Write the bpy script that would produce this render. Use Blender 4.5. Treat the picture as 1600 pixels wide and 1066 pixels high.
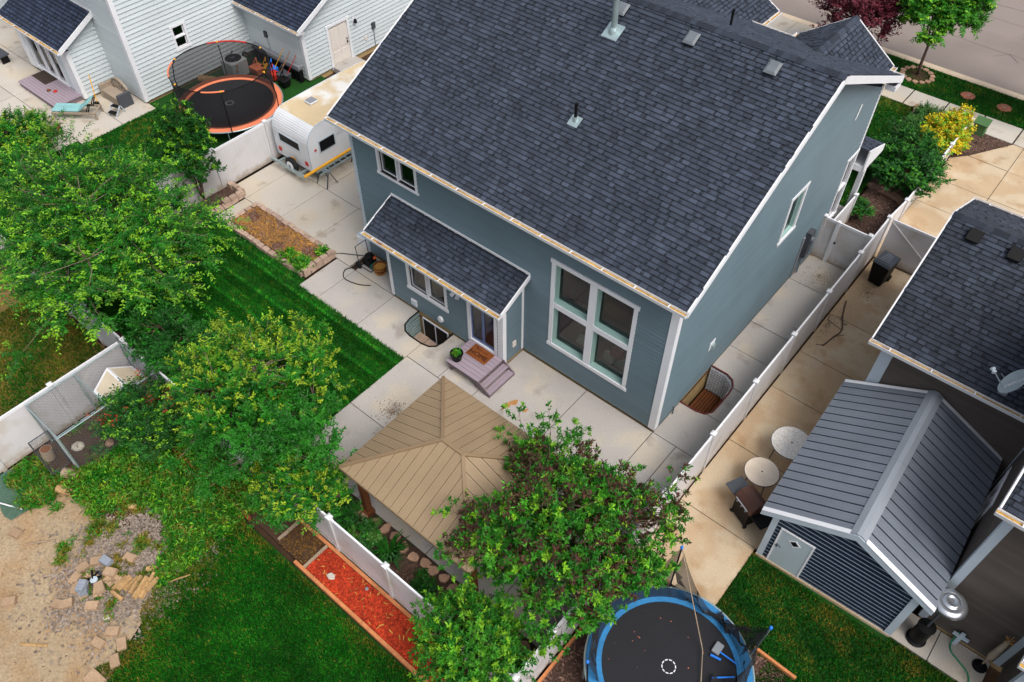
import bpy, bmesh, math, random
import numpy as np
from mathutils import Vector, Matrix
random.seed(7); RNG = np.random.default_rng(11)
scene = bpy.context.scene
for ob in list(bpy.data.objects): bpy.data.objects.remove(ob)
COL = scene.collection
R = math.radians

# ------------------------------------------------------------------ camera
cam_d = bpy.data.cameras.new('camera'); cam = bpy.data.objects.new('camera', cam_d); COL.objects.link(cam)
yaw, pitch, roll = -0.696949, 0.849159, 0.002770
fw = Vector((math.sin(yaw)*math.cos(pitch), math.cos(yaw)*math.cos(pitch), -math.sin(pitch)))
rt = Vector((math.cos(yaw), -math.sin(yaw), 0)); up = rt.cross(fw)
r2 = rt*math.cos(roll)+up*math.sin(roll); u2 = -rt*math.sin(roll)+up*math.cos(roll)
M = Matrix((r2, u2, -fw)).transposed().to_4x4(); M.translation = Vector((5.8507, -13.7164, 20.3927))
cam.matrix_world = M
CAMP = Vector((5.8507, -13.7164, 20.3927))
cam_d.sensor_width = 36; cam_d.lens = 1266.056/1600*36; cam_d.clip_end = 600
scene.camera = cam

# ------------------------------------------------------------------ sky, sun, exposure
SUN_EL, SUN_AZ = R(56), R(102)          # azimuth from +Y towards +X
w = bpy.data.worlds.new('World'); scene.world = w; w.use_nodes = True
nt = w.node_tree; nt.nodes.clear()
sky = nt.nodes.new('ShaderNodeTexSky'); sky.sky_type = 'NISHITA'; sky.sun_disc = False
sky.sun_elevation = SUN_EL; sky.sun_rotation = SUN_AZ; sky.dust_density = 4; sky.air_density = 1.0; sky.ozone_density = 1.0
hs = nt.nodes.new('ShaderNodeHueSaturation'); hs.inputs['Saturation'].default_value = 0.42
bg = nt.nodes.new('ShaderNodeBackground'); bg.inputs['Strength'].default_value = 0.148
wo = nt.nodes.new('ShaderNodeOutputWorld')
nt.links.new(sky.outputs[0], hs.inputs['Color']); nt.links.new(hs.outputs[0], bg.inputs['Color']); nt.links.new(bg.outputs[0], wo.inputs['Surface'])
sd = bpy.data.lights.new('sun', 'SUN'); sd.energy = 1.5; sd.angle = R(34); sd.color = (1, 0.95, 0.88)
so = bpy.data.objects.new('sun', sd); COL.objects.link(so)
sdir = Vector((math.sin(SUN_AZ)*math.cos(SUN_EL), math.cos(SUN_AZ)*math.cos(SUN_EL), math.sin(SUN_EL)))
so.rotation_euler = sdir.to_track_quat('Z', 'Y').to_euler(); so.location = (20, 20, 40)
scene.view_settings.view_transform = 'Standard'; scene.view_settings.look = 'None'
scene.view_settings.gamma = 1; scene.view_settings.exposure = 0.45
scene.render.engine = 'CYCLES'

# ------------------------------------------------------------------ materials
def lin(c):
    c = c/255.0
    return c/12.92 if c <= .04045 else ((c+.055)/1.055)**2.4
def C(r, g, b): return (lin(r), lin(g), lin(b))
MATS = {}
def pm(name, col, rough=.85, var=.12, scale=2.5, bump=0., bscale=30., col2=None, mscale=.6, mlo=.45, mhi=.65, tone=False, orand=0., metal=0., spec=.3, transl=0., fine=0., fscale=60., col3=None, c3scale=8., c3lo=.6, c3hi=.68, splash=None):
    """procedural material: base colour, broad variation, optional patches (col2, col3), fine grain, per-piece tone"""
    m = bpy.data.materials.new(name); m.use_nodes = True; t = m.node_tree; N = t.nodes; L = t.links
    b = N['Principled BSDF']; b.inputs['Roughness'].default_value = rough; b.inputs['Metallic'].default_value = metal
    b.inputs['Specular IOR Level'].default_value = spec
    geo = N.new('ShaderNodeNewGeometry')
    def noise(s, d=4.):
        n = N.new('ShaderNodeTexNoise'); n.inputs['Scale'].default_value = s; n.inputs['Detail'].default_value = d
        L.new(geo.outputs['Position'], n.inputs['Vector']); return n.outputs[0]
    def mr(x, a, bb, c, d):
        q = N.new('ShaderNodeMapRange'); q.inputs[1].default_value = a; q.inputs[2].default_value = bb; q.inputs[3].default_value = c; q.inputs[4].default_value = d
        L.new(x, q.inputs[0]); return q.outputs[0]
    rgb = N.new('ShaderNodeRGB'); rgb.outputs[0].default_value = (*col, 1); cur = rgb.outputs[0]
    def mix(cur, c, f):
        q = N.new('ShaderNodeMix'); q.data_type = 'RGBA'; L.new(f, q.inputs[0]); L.new(cur, q.inputs[6]); q.inputs[7].default_value = (*c, 1); return q.outputs[2]
    if col2: cur = mix(cur, col2, mr(noise(mscale, 5), mlo, mhi, 0, 1))
    if col3: cur = mix(cur, col3, mr(noise(c3scale, 3), c3lo, c3hi, 0, 1))
    if splash:                                   # soil splashed on the lowest part, ragged edge
        sx = N.new('ShaderNodeSeparateXYZ'); L.new(geo.outputs['Position'], sx.inputs[0]); ad = N.new('ShaderNodeMath'); ad.operation = 'MULTIPLY_ADD'
        L.new(noise(5, 4), ad.inputs[0]); ad.inputs[1].default_value = -.5; L.new(sx.outputs[2], ad.inputs[2]); cur = mix(cur, splash, mr(ad.outputs[0], -.2, .08, .75, 0))
    def scl(cur, f):
        q = N.new('ShaderNodeVectorMath'); q.operation = 'SCALE'; L.new(cur, q.inputs[0]); L.new(f, q.inputs['Scale']); return q.outputs[0]
    if var: cur = scl(cur, mr(noise(scale), .3, .7, 1-var, 1+var))
    if fine: cur = scl(cur, mr(noise(fscale, 2), .3, .7, 1-fine, 1+fine))
    if tone:
        a = N.new('ShaderNodeAttribute'); a.attribute_name = 'tone'; cur = scl(cur, a.outputs['Fac'])
    if orand:
        o = N.new('ShaderNodeObjectInfo'); cur = scl(cur, mr(o.outputs['Random'], 0, 1, 1-orand, 1+orand))
    L.new(cur, b.inputs['Base Color'])
    if bump:
        bp = N.new('ShaderNodeBump'); bp.inputs['Strength'].default_value = bump; bp.inputs['Distance'].default_value = .02
        L.new(noise(bscale, 3), bp.inputs['Height']); L.new(bp.outputs[0], b.inputs['Normal'])
    if transl:
        tr = N.new('ShaderNodeBsdfTranslucent'); L.new(cur, tr.inputs[0]); mx = N.new('ShaderNodeMixShader'); mx.inputs[0].default_value = transl
        L.new(b.outputs[0], mx.inputs[1]); L.new(tr.outputs[0], mx.inputs[2]); L.new(mx.outputs[0], N['Material Output'].inputs[0])
    MATS[name] = m; return m
def net_mat(name, col, alpha):
    m = bpy.data.materials.new(name); m.use_nodes = True; t = m.node_tree; N = t.nodes; L = t.links
    b = N['Principled BSDF']; b.inputs['Base Color'].default_value = (*col, 1); b.inputs['Roughness'].default_value = .8
    tr = N.new('ShaderNodeBsdfTransparent'); mx = N.new('ShaderNodeMixShader'); mx.inputs[0].default_value = alpha
    L.new(tr.outputs[0], mx.inputs[1]); L.new(b.outputs[0], mx.inputs[2]); L.new(mx.outputs[0], N['Material Output'].inputs[0]); MATS[name] = m; return m
def glass_mat(name, tint):
    m = bpy.data.materials.new(name); m.use_nodes = True; t = m.node_tree; N = t.nodes; L = t.links; N.remove(N['Principled BSDF'])
    tr = N.new('ShaderNodeBsdfTransparent'); tr.inputs[0].default_value = (*tint, 1); gl = N.new('ShaderNodeBsdfGlossy'); gl.inputs['Roughness'].default_value = .03
    fr = N.new('ShaderNodeFresnel'); fr.inputs[0].default_value = 1.75; mx = N.new('ShaderNodeMixShader')
    L.new(fr.outputs[0], mx.inputs[0]); L.new(tr.outputs[0], mx.inputs[1]); L.new(gl.outputs[0], mx.inputs[2]); L.new(mx.outputs[0], N['Material Output'].inputs[0]); MATS[name] = m; return m

shingle = pm('shingle', C(54,61,74), .9, .14, .7, tone=True, fine=.25, fscale=45, bump=.3, bscale=120)
shingle_w = pm('shingle_blue', C(44,54,74), .9, .12, .7, tone=True, fine=.25, fscale=45, bump=.3, bscale=120)
shingle_r = pm('shingle_dark', C(49,55,66), .9, .12, .7, tone=True, fine=.25, fscale=45, bump=.3, bscale=120)
blue = pm('blue_grey_siding', C(96,115,124), .55, .06, .7, orand=.05, fine=.05, spec=.5)
white_s = pm('white_siding', C(190,198,201), .65, .04, .7, orand=.05)
brown_s = pm('brown_siding', C(84,76,71), .75, .06, 1, orand=.12, fine=.08)
navy = pm('navy_board', C(28,40,58), .6, .08, 2, orand=.08)
ltgrey = pm('light_grey_trim', C(176,188,198), .6, .05, 2, fine=.03)
white = pm('white_paint', C(219,220,224), .55, .04, 1.5, fine=.02)
vinyl = pm('white_vinyl', C(202,200,202), .45, .05, .8, fine=.02, col2=C(184,177,168), mscale=1.2, mlo=.5, mhi=.75, splash=C(150,132,110))
teal = pm('pale_green_sash', C(146,176,170), .5, .04, 2)
found = pm('foundation', C(178,152,108), .9, .15, 3, fine=.1)
conc = pm('concrete', C(170,165,160), .9, .07, .5, bump=.2, bscale=60, col2=C(180,171,157), mscale=.6, mlo=.5, mhi=.6, fine=.09, fscale=24, col3=C(148,141,134), c3scale=1.3, c3lo=.58, c3hi=.72, orand=.05)
conc_t = pm('tan_concrete', C(178,154,124), .9, .08, .6, bump=.2, bscale=60, col2=C(186,168,142), mscale=.7, mlo=.48, mhi=.58, fine=.09, fscale=24, col3=C(160,130,96), c3scale=1.0, c3lo=.58, c3hi=.74, orand=.05)
conc_w = pm('pale_concrete', C(180,173,163), .9, .07, .5, fine=.08, fscale=24, orand=.05, col2=C(182,172,156), mscale=.6, mlo=.5, mhi=.6, col3=C(158,147,134), c3scale=1.2, c3lo=.6, c3hi=.7)
joint = pm('joint_soil', C(58,50,44), .95, .2, 4)
asph = pm('asphalt', C(132,121,115), .9, .05, .3, fine=.08, fscale=25, col2=C(122,112,107), mscale=.25)
kerbm = pm('kerb_concrete', C(190,172,150), .9, .08, 1, fine=.06)
crackm = pm('crack_tar', C(70,60,58), .9, .1, 3)
soil = pm('soil', C(72,52,38), .95, .25, 2, bump=.5, bscale=20, fine=.2)
lawnm = pm('lawn_ground', C(20,66,12), .95, .25, .9, fine=.25, fscale=25)
dryg = pm('dry_ground', C(120,98,52), .95, .25, 1.2, fine=.25, fscale=25, col2=C(90,82,40))
sand = pm('sand', C(154,136,110), .95, .07, .6, bump=.8, bscale=14, fine=.2, fscale=18, col2=C(150,122,90), mscale=.8, col3=C(140,112,84), c3scale=5, c3lo=.66, c3hi=.74)
gravelg = pm('gravel_ground', C(128,108,92), .95, .15, 1.5, bump=.6, bscale=22, fine=.3, fscale=16)
gravel = pm('gravel_chip', C(132,119,108), .9, .1, 2, tone=True)
mulchg = pm('red_mulch_ground', C(110,30,14), .95, .2, 2, bump=.6, bscale=30, fine=.35, fscale=22)
mulch = pm('red_mulch_chip', C(172,54,26), .9, .15, 1.5, tone=True)
mulchd = pm('dark_mulch_chip', C(98,76,66), .9, .15, 1.5, tone=True)
mulchdg = pm('dark_mulch_ground', C(72,54,46), .95, .2, 2, fine=.35, fscale=22)
strawg = pm('straw_ground', C(112,66,32), .95, .2, 2, fine=.3, fscale=20)
straw = pm('straw', C(172,124,58), .9, .15, 1.5, tone=True)
deck = pm('deck_board', C(150,136,146), .75, .05, 1, orand=.06, fine=.06, fscale=40)
deckd = pm('deck_skirt', C(120,106,112), .8, .08, 2)
tan = pm('tan_roof_panel', C(144,124,98), .55, .09, .9, orand=.02, fine=.03)
tand = pm('tan_roof_underlay', C(88,72,56), .8, .05, 2)
tant = pm('tan_trim', C(132,111,85), .55, .04, 1)
woodb = pm('brown_timber', C(112,66,36), .7, .2, 4, fine=.15, fscale=15)
woodo = pm('orange_timber', C(186,120,76), .8, .15, 3, fine=.12, fscale=18)
woodg = pm('grey_timber', C(150,132,112), .85, .15, 3, fine=.15, fscale=18)
bark = pm('bark', C(128,112,100), .9, .2, 6, fine=.2, fscale=20)
barkd = pm('dark_bark', C(92,74,64), .9, .2, 6, fine=.2, fscale=20)
metalr = pm('shed_roof_metal', C(112,118,128), .5, .07, 1.2, metal=.0, fine=.03, orand=.03, spec=.5)
metald = pm('seam_dark', C(22,30,48), .6, .05, 2)
ridgem = pm('ridge_metal', C(140,146,154), .5, .04, 1, spec=.5)
galv = pm('galvanized', C(168,186,188), .35, .08, 3, metal=.6)
steel = pm('brushed_steel', C(190,194,200), .28, .05, 2, metal=.85)
black = pm('black_plastic', C(15,15,17), .55, .1, 3, spec=.2)
blackm = pm('black_mesh_mat', C(34,35,39), .85, .08, .8, fine=.1, fscale=35)
rubber = pm('rubber', C(28,28,30), .8, .1, 3)
dgrey = pm('dark_grey', C(70,74,80), .6, .08, 3)
mgrey = pm('mid_grey', C(128,132,138), .6, .06, 3)
camper = pm('camper_skin', C(206,208,212), .45, .05, 1.2, fine=.03)
camper_r = pm('camper_roof', C(196,176,142), .6, .06, 1, col2=C(214,212,208), mscale=.7, mlo=.5, mhi=.62, fine=.05)
red = pm('red_plastic', C(186,46,36), .5, .1, 3)
orange = pm('orange_pad', C(226,128,92), .6, .06, 1.2, fine=.04)
yellow = pm('yellow_paint', C(226,164,42), .55, .08, 2)
bluep = pm('blue_pad', C(44,116,168), .6, .12, 2.5, fine=.08, fscale=12)
blueb = pm('blue_cap', C(40,120,220), .5, .05, 3)
netk = net_mat('black_netting', C(24,24,28), .68)
netl = net_mat('light_black_netting', C(22,22,28), .72)
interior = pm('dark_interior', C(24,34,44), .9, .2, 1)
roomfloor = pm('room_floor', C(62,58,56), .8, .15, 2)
glassm = glass_mat('window_glass', (.80,.93,.90))
glassd = glass_mat('dark_glass', (.72,.8,.88))
doorblue = pm('door_screen', C(84,104,150), .35, .12, 3, spec=.6)
matm = pm('coir_mat', C(120,66,28), .95, .15, 4, fine=.25, fscale=50)
blk_tan = pm('tan_block', C(160,134,108), .9, .1, 3, fine=.12, fscale=20, orand=.14)
blk_gry = pm('grey_block', C(128,134,144), .9, .1, 3, fine=.12, fscale=20, orand=.1)
blk_ret = pm('retaining_block', C(172,148,132), .92, .15, 3, fine=.15, fscale=16, orand=.18)
stone = pm('flagstone', C(168,134,112), .9, .15, 3, fine=.15, fscale=16, orand=.2)
firewood = pm('firewood', C(164,132,90), .85, .2, 6, fine=.2, fscale=22, orand=.16)
greenbox = pm('green_utility', C(70,104,62), .6, .06, 2)
ac_m = pm('ac_metal', C(176,180,180), .5, .05, 2)
wicker = pm('wicker_wood', C(150,136,120), .8, .12, 4, orand=.05)
aqua = pm('aqua_cushion', C(130,178,180), .8, .08, 3, orand=.05)
tabletop = pm('speckled_top', C(228,222,214), .4, .06, 3, fine=.22, fscale=26)
tabletan = pm('tan_top', C(222,206,186), .4, .08, 3, fine=.06)
grillm = pm('grill_brown', C(84,56,46), .45, .1, 3)
hosem = pm('green_hose', C(30,128,92), .5, .05, 3)
cream = pm('cream_door', C(214,206,198), .6, .03, 2)
beige = pm('beige_resin', C(196,184,162), .6, .05, 3)
lidm = pm('red_brown_lid', C(168,102,82), .8, .1, 4)
greennet = net_mat('green_netting', C(20,96,84), .6)
chain = pm('chainlink', C(120,124,128), .4, .1, 3, metal=.5)
debris = pm('gutter_debris', C(176,138,66), .9, .3, 5, fine=.3, fscale=14, col2=C(120,72,40), mscale=3, mlo=.6, mhi=.7)
stainm = pm('rust_stain', C(176,128,78), .95, .15, 4)

def leafm(name, c1, c2, lo=.45, hi=.62):
    m = pm(name, c1, .55, .15, 1.0, col2=c2, mscale=2.2, mlo=lo, mhi=hi, tone=True, transl=.12, spec=.25); return m
lf_elm = leafm('elm_leaf', C(26,92,16), C(42,114,22))
lf_tip = leafm('young_leaf', C(120,172,36), C(88,152,32))
lf_pear = leafm('pear_leaf', C(28,98,18), C(46,124,24))
lf_yel = leafm('yellow_leaf', C(140,164,36), C(100,148,30))
lf_cherry = leafm('cherry_leaf', C(34,104,20), C(66,136,30))
lf_purple = leafm('purple_leaf', C(80,50,42), C(70,52,36))
lf_dark = leafm('dark_leaf', C(24,78,22), C(38,98,26))
lf_plum = leafm('plum_leaf', C(92,38,50), C(120,52,64))
lf_gold = leafm('gold_leaf', C(212,186,28), C(180,168,30))
lf_maple = leafm('maple_leaf', C(44,112,22), C(70,132,30))
lf_weed = leafm('weed_leaf', C(38,112,18), C(80,128,30))
lf_jun = leafm('juniper_leaf', C(48,96,42), C(76,120,48))
grassm = leafm('grass_blade', C(18,88,14), C(34,104,20))
grassb = leafm('grass_blade_back', C(20,98,14), C(38,116,22))
grassd = leafm('grass_blade_dry', C(84,104,26), C(132,116,42), .42, .6)

# ------------------------------------------------------------------ mesh helpers
ORG = {}
class MB:
    def __init__(s): s.v = []; s.f = []; s.t = []; s.m = []
    def face(s, pts, tone=1., mi=0):
        n = len(s.v); s.v.extend([tuple(p) for p in pts]); s.f.append(tuple(range(n, n+len(pts)))); s.t.append(tone); s.m.append(mi)
    def box(s, x0, y0, z0, x1, y1, z1, tone=1., mi=0):
        s.hexa([(x0,y0,z0),(x1,y0,z0),(x1,y1,z0),(x0,y1,z0),(x0,y0,z1),(x1,y0,z1),(x1,y1,z1),(x0,y1,z1)], tone, mi); return s
    def hexa(s, p, tone=1., mi=0):
        n = len(s.v); s.v.extend([tuple(q) for q in p])
        for q in ((0,3,2,1),(4,5,6,7),(0,1,5,4),(1,2,6,5),(2,3,7,6),(3,0,4,7)): s.f.append(tuple(n+i for i in q)); s.t.append(tone); s.m.append(mi)
        return s
    def bar(s, a, b, w, h, up=(0,0,1), tone=1., mi=0):
        a = Vector(a); b = Vector(b); d = (b-a).normalized(); u = Vector(up); sd = d.cross(u)
        if sd.length < 1e-4: sd = d.cross(Vector((1,0,0)))
        sd.normalize(); u = sd.cross(d).normalized(); x = sd*w/2; y = u*h/2
        return s.hexa([a-x-y, a+x-y, a+x+y, a-x+y, b-x-y, b+x-y, b+x+y, b-x+y], tone, mi)
    def prism(s, poly, vec, tone=1., mi=0, cap=True):
        n = len(s.v); k = len(poly); vec = Vector(vec); s.v.extend([tuple(p) for p in poly]); s.v.extend([tuple(Vector(p)+vec) for p in poly])
        fs = [(n+i, n+(i+1) % k, n+k+(i+1) % k, n+k+i) for i in range(k)]
        if cap: fs += [tuple(n+i for i in reversed(range(k))), tuple(n+k+i for i in range(k))]
        for q in fs: s.f.append(q); s.t.append(tone); s.m.append(mi)
        return s
    def tube(s, pts, r, n=6, tone=1., mi=0, closed=False):
        pts = [Vector(p) for p in pts]; k = len(pts); rr = r if isinstance(r, (list, tuple)) else [r]*k; base = len(s.v)
        for i, p in enumerate(pts):
            a = pts[(i-1) % k] if (i > 0 or closed) else pts[0]; b = pts[(i+1) % k] if (i < k-1 or closed) else pts[-1]
            d = (b-a).normalized(); u = Vector((0,0,1)) if abs(d.z) < .9 else Vector((1,0,0)); x = d.cross(u).normalized(); y = x.cross(d)
            for j in range(n):
                t = 2*math.pi*j/n; s.v.append(tuple(p+(x*math.cos(t)+y*math.sin(t))*rr[i]))
        for i in range(k if closed else k-1):
            for j in range(n):
                a = base+i*n+j; b = base+i*n+(j+1) % n; c = base+((i+1) % k)*n+(j+1) % n; d = base+((i+1) % k)*n+j
                s.f.append((a,b,c,d)); s.t.append(tone); s.m.append(mi)
        if not closed:
            s.f.append(tuple(base+j for j in reversed(range(n)))); s.t.append(tone); s.m.append(mi)
            s.f.append(tuple(base+(k-1)*n+j for j in range(n))); s.t.append(tone); s.m.append(mi)
        return s
    def lathe(s, prof, c=(0,0,0), n=20, tone=1., mi=0):
        base = len(s.v); k = len(prof)
        for r, z in prof:
            for j in range(n):
                t = 2*math.pi*j/n; s.v.append((c[0]+r*math.cos(t), c[1]+r*math.sin(t), c[2]+z))
        for i in range(k-1):
            for j in range(n):
                s.f.append((base+i*n+j, base+i*n+(j+1) % n, base+(i+1)*n+(j+1) % n, base+(i+1)*n+j)); s.t.append(tone); s.m.append(mi)
        if prof[0][0] > 1e-4: s.f.append(tuple(base+j for j in reversed(range(n)))); s.t.append(tone); s.m.append(mi)
        if prof[-1][0] > 1e-4: s.f.append(tuple(base+(k-1)*n+j for j in range(n))); s.t.append(tone); s.m.append(mi)
        return s
    def mesh(s, name, mats, off=(0,0,0), smooth=False):
        me = bpy.data.meshes.new(name); o = Vector(off)
        me.from_pydata([(p[0]-o.x, p[1]-o.y, p[2]-o.z) for p in s.v], [], s.f)
        for mm in (mats if isinstance(mats, (list, tuple)) else [mats]): me.materials.append(mm)
        a = me.attributes.new('tone', 'FLOAT', 'FACE'); a.data.foreach_set('value', s.t)
        if any(s.m): me.polygons.foreach_set('material_index', s.m)
        if smooth: me.polygons.foreach_set('use_smooth', [True]*len(s.f))
        me.update(); return me
    def build(s, name, mats, parent=None, loc=None, smooth=False, bevel=0., local=False):
        """one mesh object; vertices are world coordinates unless local"""
        off = (0,0,0)
        if parent is not None and not local: off = ORG[parent.name]
        elif parent is None and loc is not None and not local: off = loc
        o = bpy.data.objects.new(name, s.mesh(name, mats, off, smooth)); COL.objects.link(o)
        if parent is not None: o.parent = parent; ORG[o.name] = ORG.get(parent.name, Vector((0,0,0)))
        else: o.location = loc or (0,0,0); ORG[o.name] = Vector(loc or (0,0,0))
        if bevel:
            md = o.modifiers.new('bevel', 'BEVEL'); md.width = bevel; md.segments = 1; md.limit_method = 'ANGLE'
        return o
def tag(o, label, cat, group=None):
    o['label'] = label; o['category'] = cat
    if group: o['group'] = group
    return o
def thing(name, label, cat, loc=(0,0,0), rz=0., group=None):
    o = bpy.data.objects.new(name, None); COL.objects.link(o); o.location = loc; o.rotation_euler = (0,0,rz); o.empty_display_size = .2
    ORG[o.name] = Vector(loc); return tag(o, label, cat, group)
def struct(o): o['kind'] = 'structure'; return o
def stuff(o, label=None, cat=None):
    o['kind'] = 'stuff'
    if label: o['label'] = label
    if cat: o['category'] = cat
    return o
def inst(me, name, parent, loc, rot=None, scale=(1,1,1)):
    o = bpy.data.objects.new(name, me); COL.objects.link(o); o.parent = parent
    o.location = Vector(loc)-ORG[parent.name] if parent is not None else loc
    if rot is not None: o.rotation_mode = 'QUATERNION'; o.rotation_quaternion = rot
    o.scale = scale; ORG[o.name] = ORG[parent.name]; return o
def copy_tree(o, parent=None):
    c = o.copy(); COL.objects.link(c); c.parent = parent
    for ch in list(o.children): copy_tree(ch, c)
    return c
def np_mesh(name, V, F, tones, mats, midx=None):
    """fast mesh from arrays: V (n,3), F (m,k)"""
    me = bpy.data.meshes.new(name); m, k = F.shape
    me.vertices.add(len(V)); me.vertices.foreach_set('co', np.ascontiguousarray(V, dtype=np.float32).ravel())
    me.loops.add(m*k); me.loops.foreach_set('vertex_index', np.ascontiguousarray(F, dtype=np.int32).ravel())
    me.polygons.add(m); me.polygons.foreach_set('loop_start', np.arange(0, m*k, k, dtype=np.int32)); me.polygons.foreach_set('loop_total', np.full(m, k, dtype=np.int32))
    for mm in (mats if isinstance(mats, (list, tuple)) else [mats]): me.materials.append(mm)
    a = me.attributes.new('tone', 'FLOAT', 'FACE'); a.data.foreach_set('value', np.asarray(tones, dtype=np.float32))
    if midx is not None: me.polygons.foreach_set('material_index', np.asarray(midx, dtype=np.int32))
    me.update(calc_edges=True); me.validate(); return me
def np_obj(name, me, parent=None, loc=(0,0,0)):
    o = bpy.data.objects.new(name, me); COL.objects.link(o)
    if parent is not None: o.parent = parent; ORG[o.name] = ORG[parent.name]
    else: o.location = loc; ORG[o.name] = Vector(loc)
    return o

# ------------------------------------------------------------------ shingles
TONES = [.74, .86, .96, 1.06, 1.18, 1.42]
TABS = {}
def tab_meshes(mat):
    if mat.name not in TABS:
        ms = []
        for t in TONES:
            b = MB(); b.hexa([(0,0,0),(1,0,0),(1,.104,0),(0,.104,0),(0,0,.018),(1,0,.018),(1,.104,.011),(0,.104,.011)], t); b.hexa([(0,.104,0),(1,.104,0),(1,.19,0),(0,.19,0),(0,.104,.011),(1,.104,.011),(1,.19,.006),(0,.19,.006)], t*.34); ms.append(b.mesh('shingle', mat))  # upper part of the tab darkened: shade line below the next course, painted in
        TABS[mat.name] = ms
    return TABS[mat.name]
def shingle_roof(parent, e0, e1, top, mat, n_ind=0, iv=None, exp=.143):
    """courses of laminated shingles on the plane e0-e1 (eave) up to 'top' (point above e0). iv(s)->(lo,hi) limits each course, s = distance up slope"""
    e0 = Vector(e0); e1 = Vector(e1); top = Vector(top); u = (e1-e0); W = u.length; u.normalize()
    v = top-e0; v -= u*v.dot(u); H = v.length; v.normalize(); n = u.cross(v)
    if n.z < 0: n = -n
    q = Matrix((u, v, u.cross(v))).transposed().to_quaternion(); flip = u.cross(v).z < 0
    base = MB(); tabs = []; rows = int(H/exp)
    for r in range(rows+1):
        s = r*exp; s1 = min(s+exp+.05, H)
        if s >= H-.03: break
        lo, hi = iv(s) if iv else (0, W); lo2, hi2 = iv(min(s+exp, H)) if iv else (0, W)
        if hi-lo < .1: continue
        p = lambda a, b, z: e0+u*a+v*b+n*z
        x = lo
        while x < hi-.01:                                  # lower layer of the course, in strips
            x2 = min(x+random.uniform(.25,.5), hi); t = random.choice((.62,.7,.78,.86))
            sm = min(s+.104, s1); base.face([p(x,s,.022), p(x2,s,.022), p(x2,sm,.014), p(x,sm,.014)], t); base.face([p(x,sm,.014), p(x2,sm,.014), p(min(x2,max(hi2,x)),s1,.006), p(min(x,hi2),s1,.006)], t*.5)  # dark upper band: shingle shadow band, coloured in for shade under the next butt
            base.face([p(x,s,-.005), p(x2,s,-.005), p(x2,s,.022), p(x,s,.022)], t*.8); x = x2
        x = lo+random.uniform(0,.15); 
        a, b = max(lo,lo2), min(hi,hi2)
        while x < b-.06:
            wd = random.uniform(.11,.26)
            if x >= a-.02 and x+wd <= b+.02: tabs.append((x, s, wd, random.choice((0,1,1,2,2,3,3,4,4,5))))
            x += wd+random.choice((.0,.0,.0,.03,.06,.1))
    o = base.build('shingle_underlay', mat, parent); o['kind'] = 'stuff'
    P = [e0+u*(x+wd/2)+v*s for x, s, wd, k in tabs]
    order = sorted(range(len(tabs)), key=lambda i: (P[i]-CAMP).length)
    near = set(order[:n_ind]); tm = tab_meshes(mat); rest = MB()
    for i, (x, s, wd, k) in enumerate(tabs):
        tl = min(.19, H-s); tm_ = min(.104, tl*.75)
        if tl < .05: continue
        o3 = e0+u*x+v*s+n*.022
        if i in near:
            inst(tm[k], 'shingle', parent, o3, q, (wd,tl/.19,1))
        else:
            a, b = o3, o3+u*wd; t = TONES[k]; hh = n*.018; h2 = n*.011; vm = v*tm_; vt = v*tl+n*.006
            rest.face([a+hh, b+hh, b+vm+h2, a+vm+h2], t); rest.face([a+vm+h2, b+vm+h2, b+vt, a+vt], t*.34); rest.face([a, b, b+hh, a+hh], t*.9); rest.face([a+hh, a+vt, a+v*tl, a], t); rest.face([b, b+v*tl, b+vt, b+hh], t)  # upper face toned dark, same painted shade line as the single tabs
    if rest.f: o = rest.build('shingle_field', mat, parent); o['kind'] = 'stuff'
def ridge_caps(parent, a, b, mat, w=.15, drop=.08):
    a = Vector(a); b = Vector(b); d = (b-a).normalized(); sd = d.cross(Vector((0,0,1))).normalized(); L = (b-a).length; k = int(L/.2)
    for t in range(3):
        m = MB(); m.face([(0,0,0),(.24,0,.012),(.24,w,.012-drop),(0,w,-drop)], .55+.2*t); m.face([(0,0,0),(0,-w,-drop),(.24,-w,.012-drop),(.24,0,.012)], .55+.2*t)
        m.face([(.24,0,.012),(.24,0,-.01),(.24,w,-drop-.01),(.24,w,.012-drop)], .4); ridge_caps.me = getattr(ridge_caps, 'me', {}); ridge_caps.me[(mat.name, t, w)] = m.mesh('ridge_cap', mat)
    q = Matrix((d, -sd, Vector((0,0,1)))).transposed().to_quaternion()
    for i in range(k): inst(ridge_caps.me[(mat.name, random.choice((0,0,1,2)), w)], 'ridge_cap', parent, a+d*(i*L/k)+Vector((0,0,.045)), q)

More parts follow.
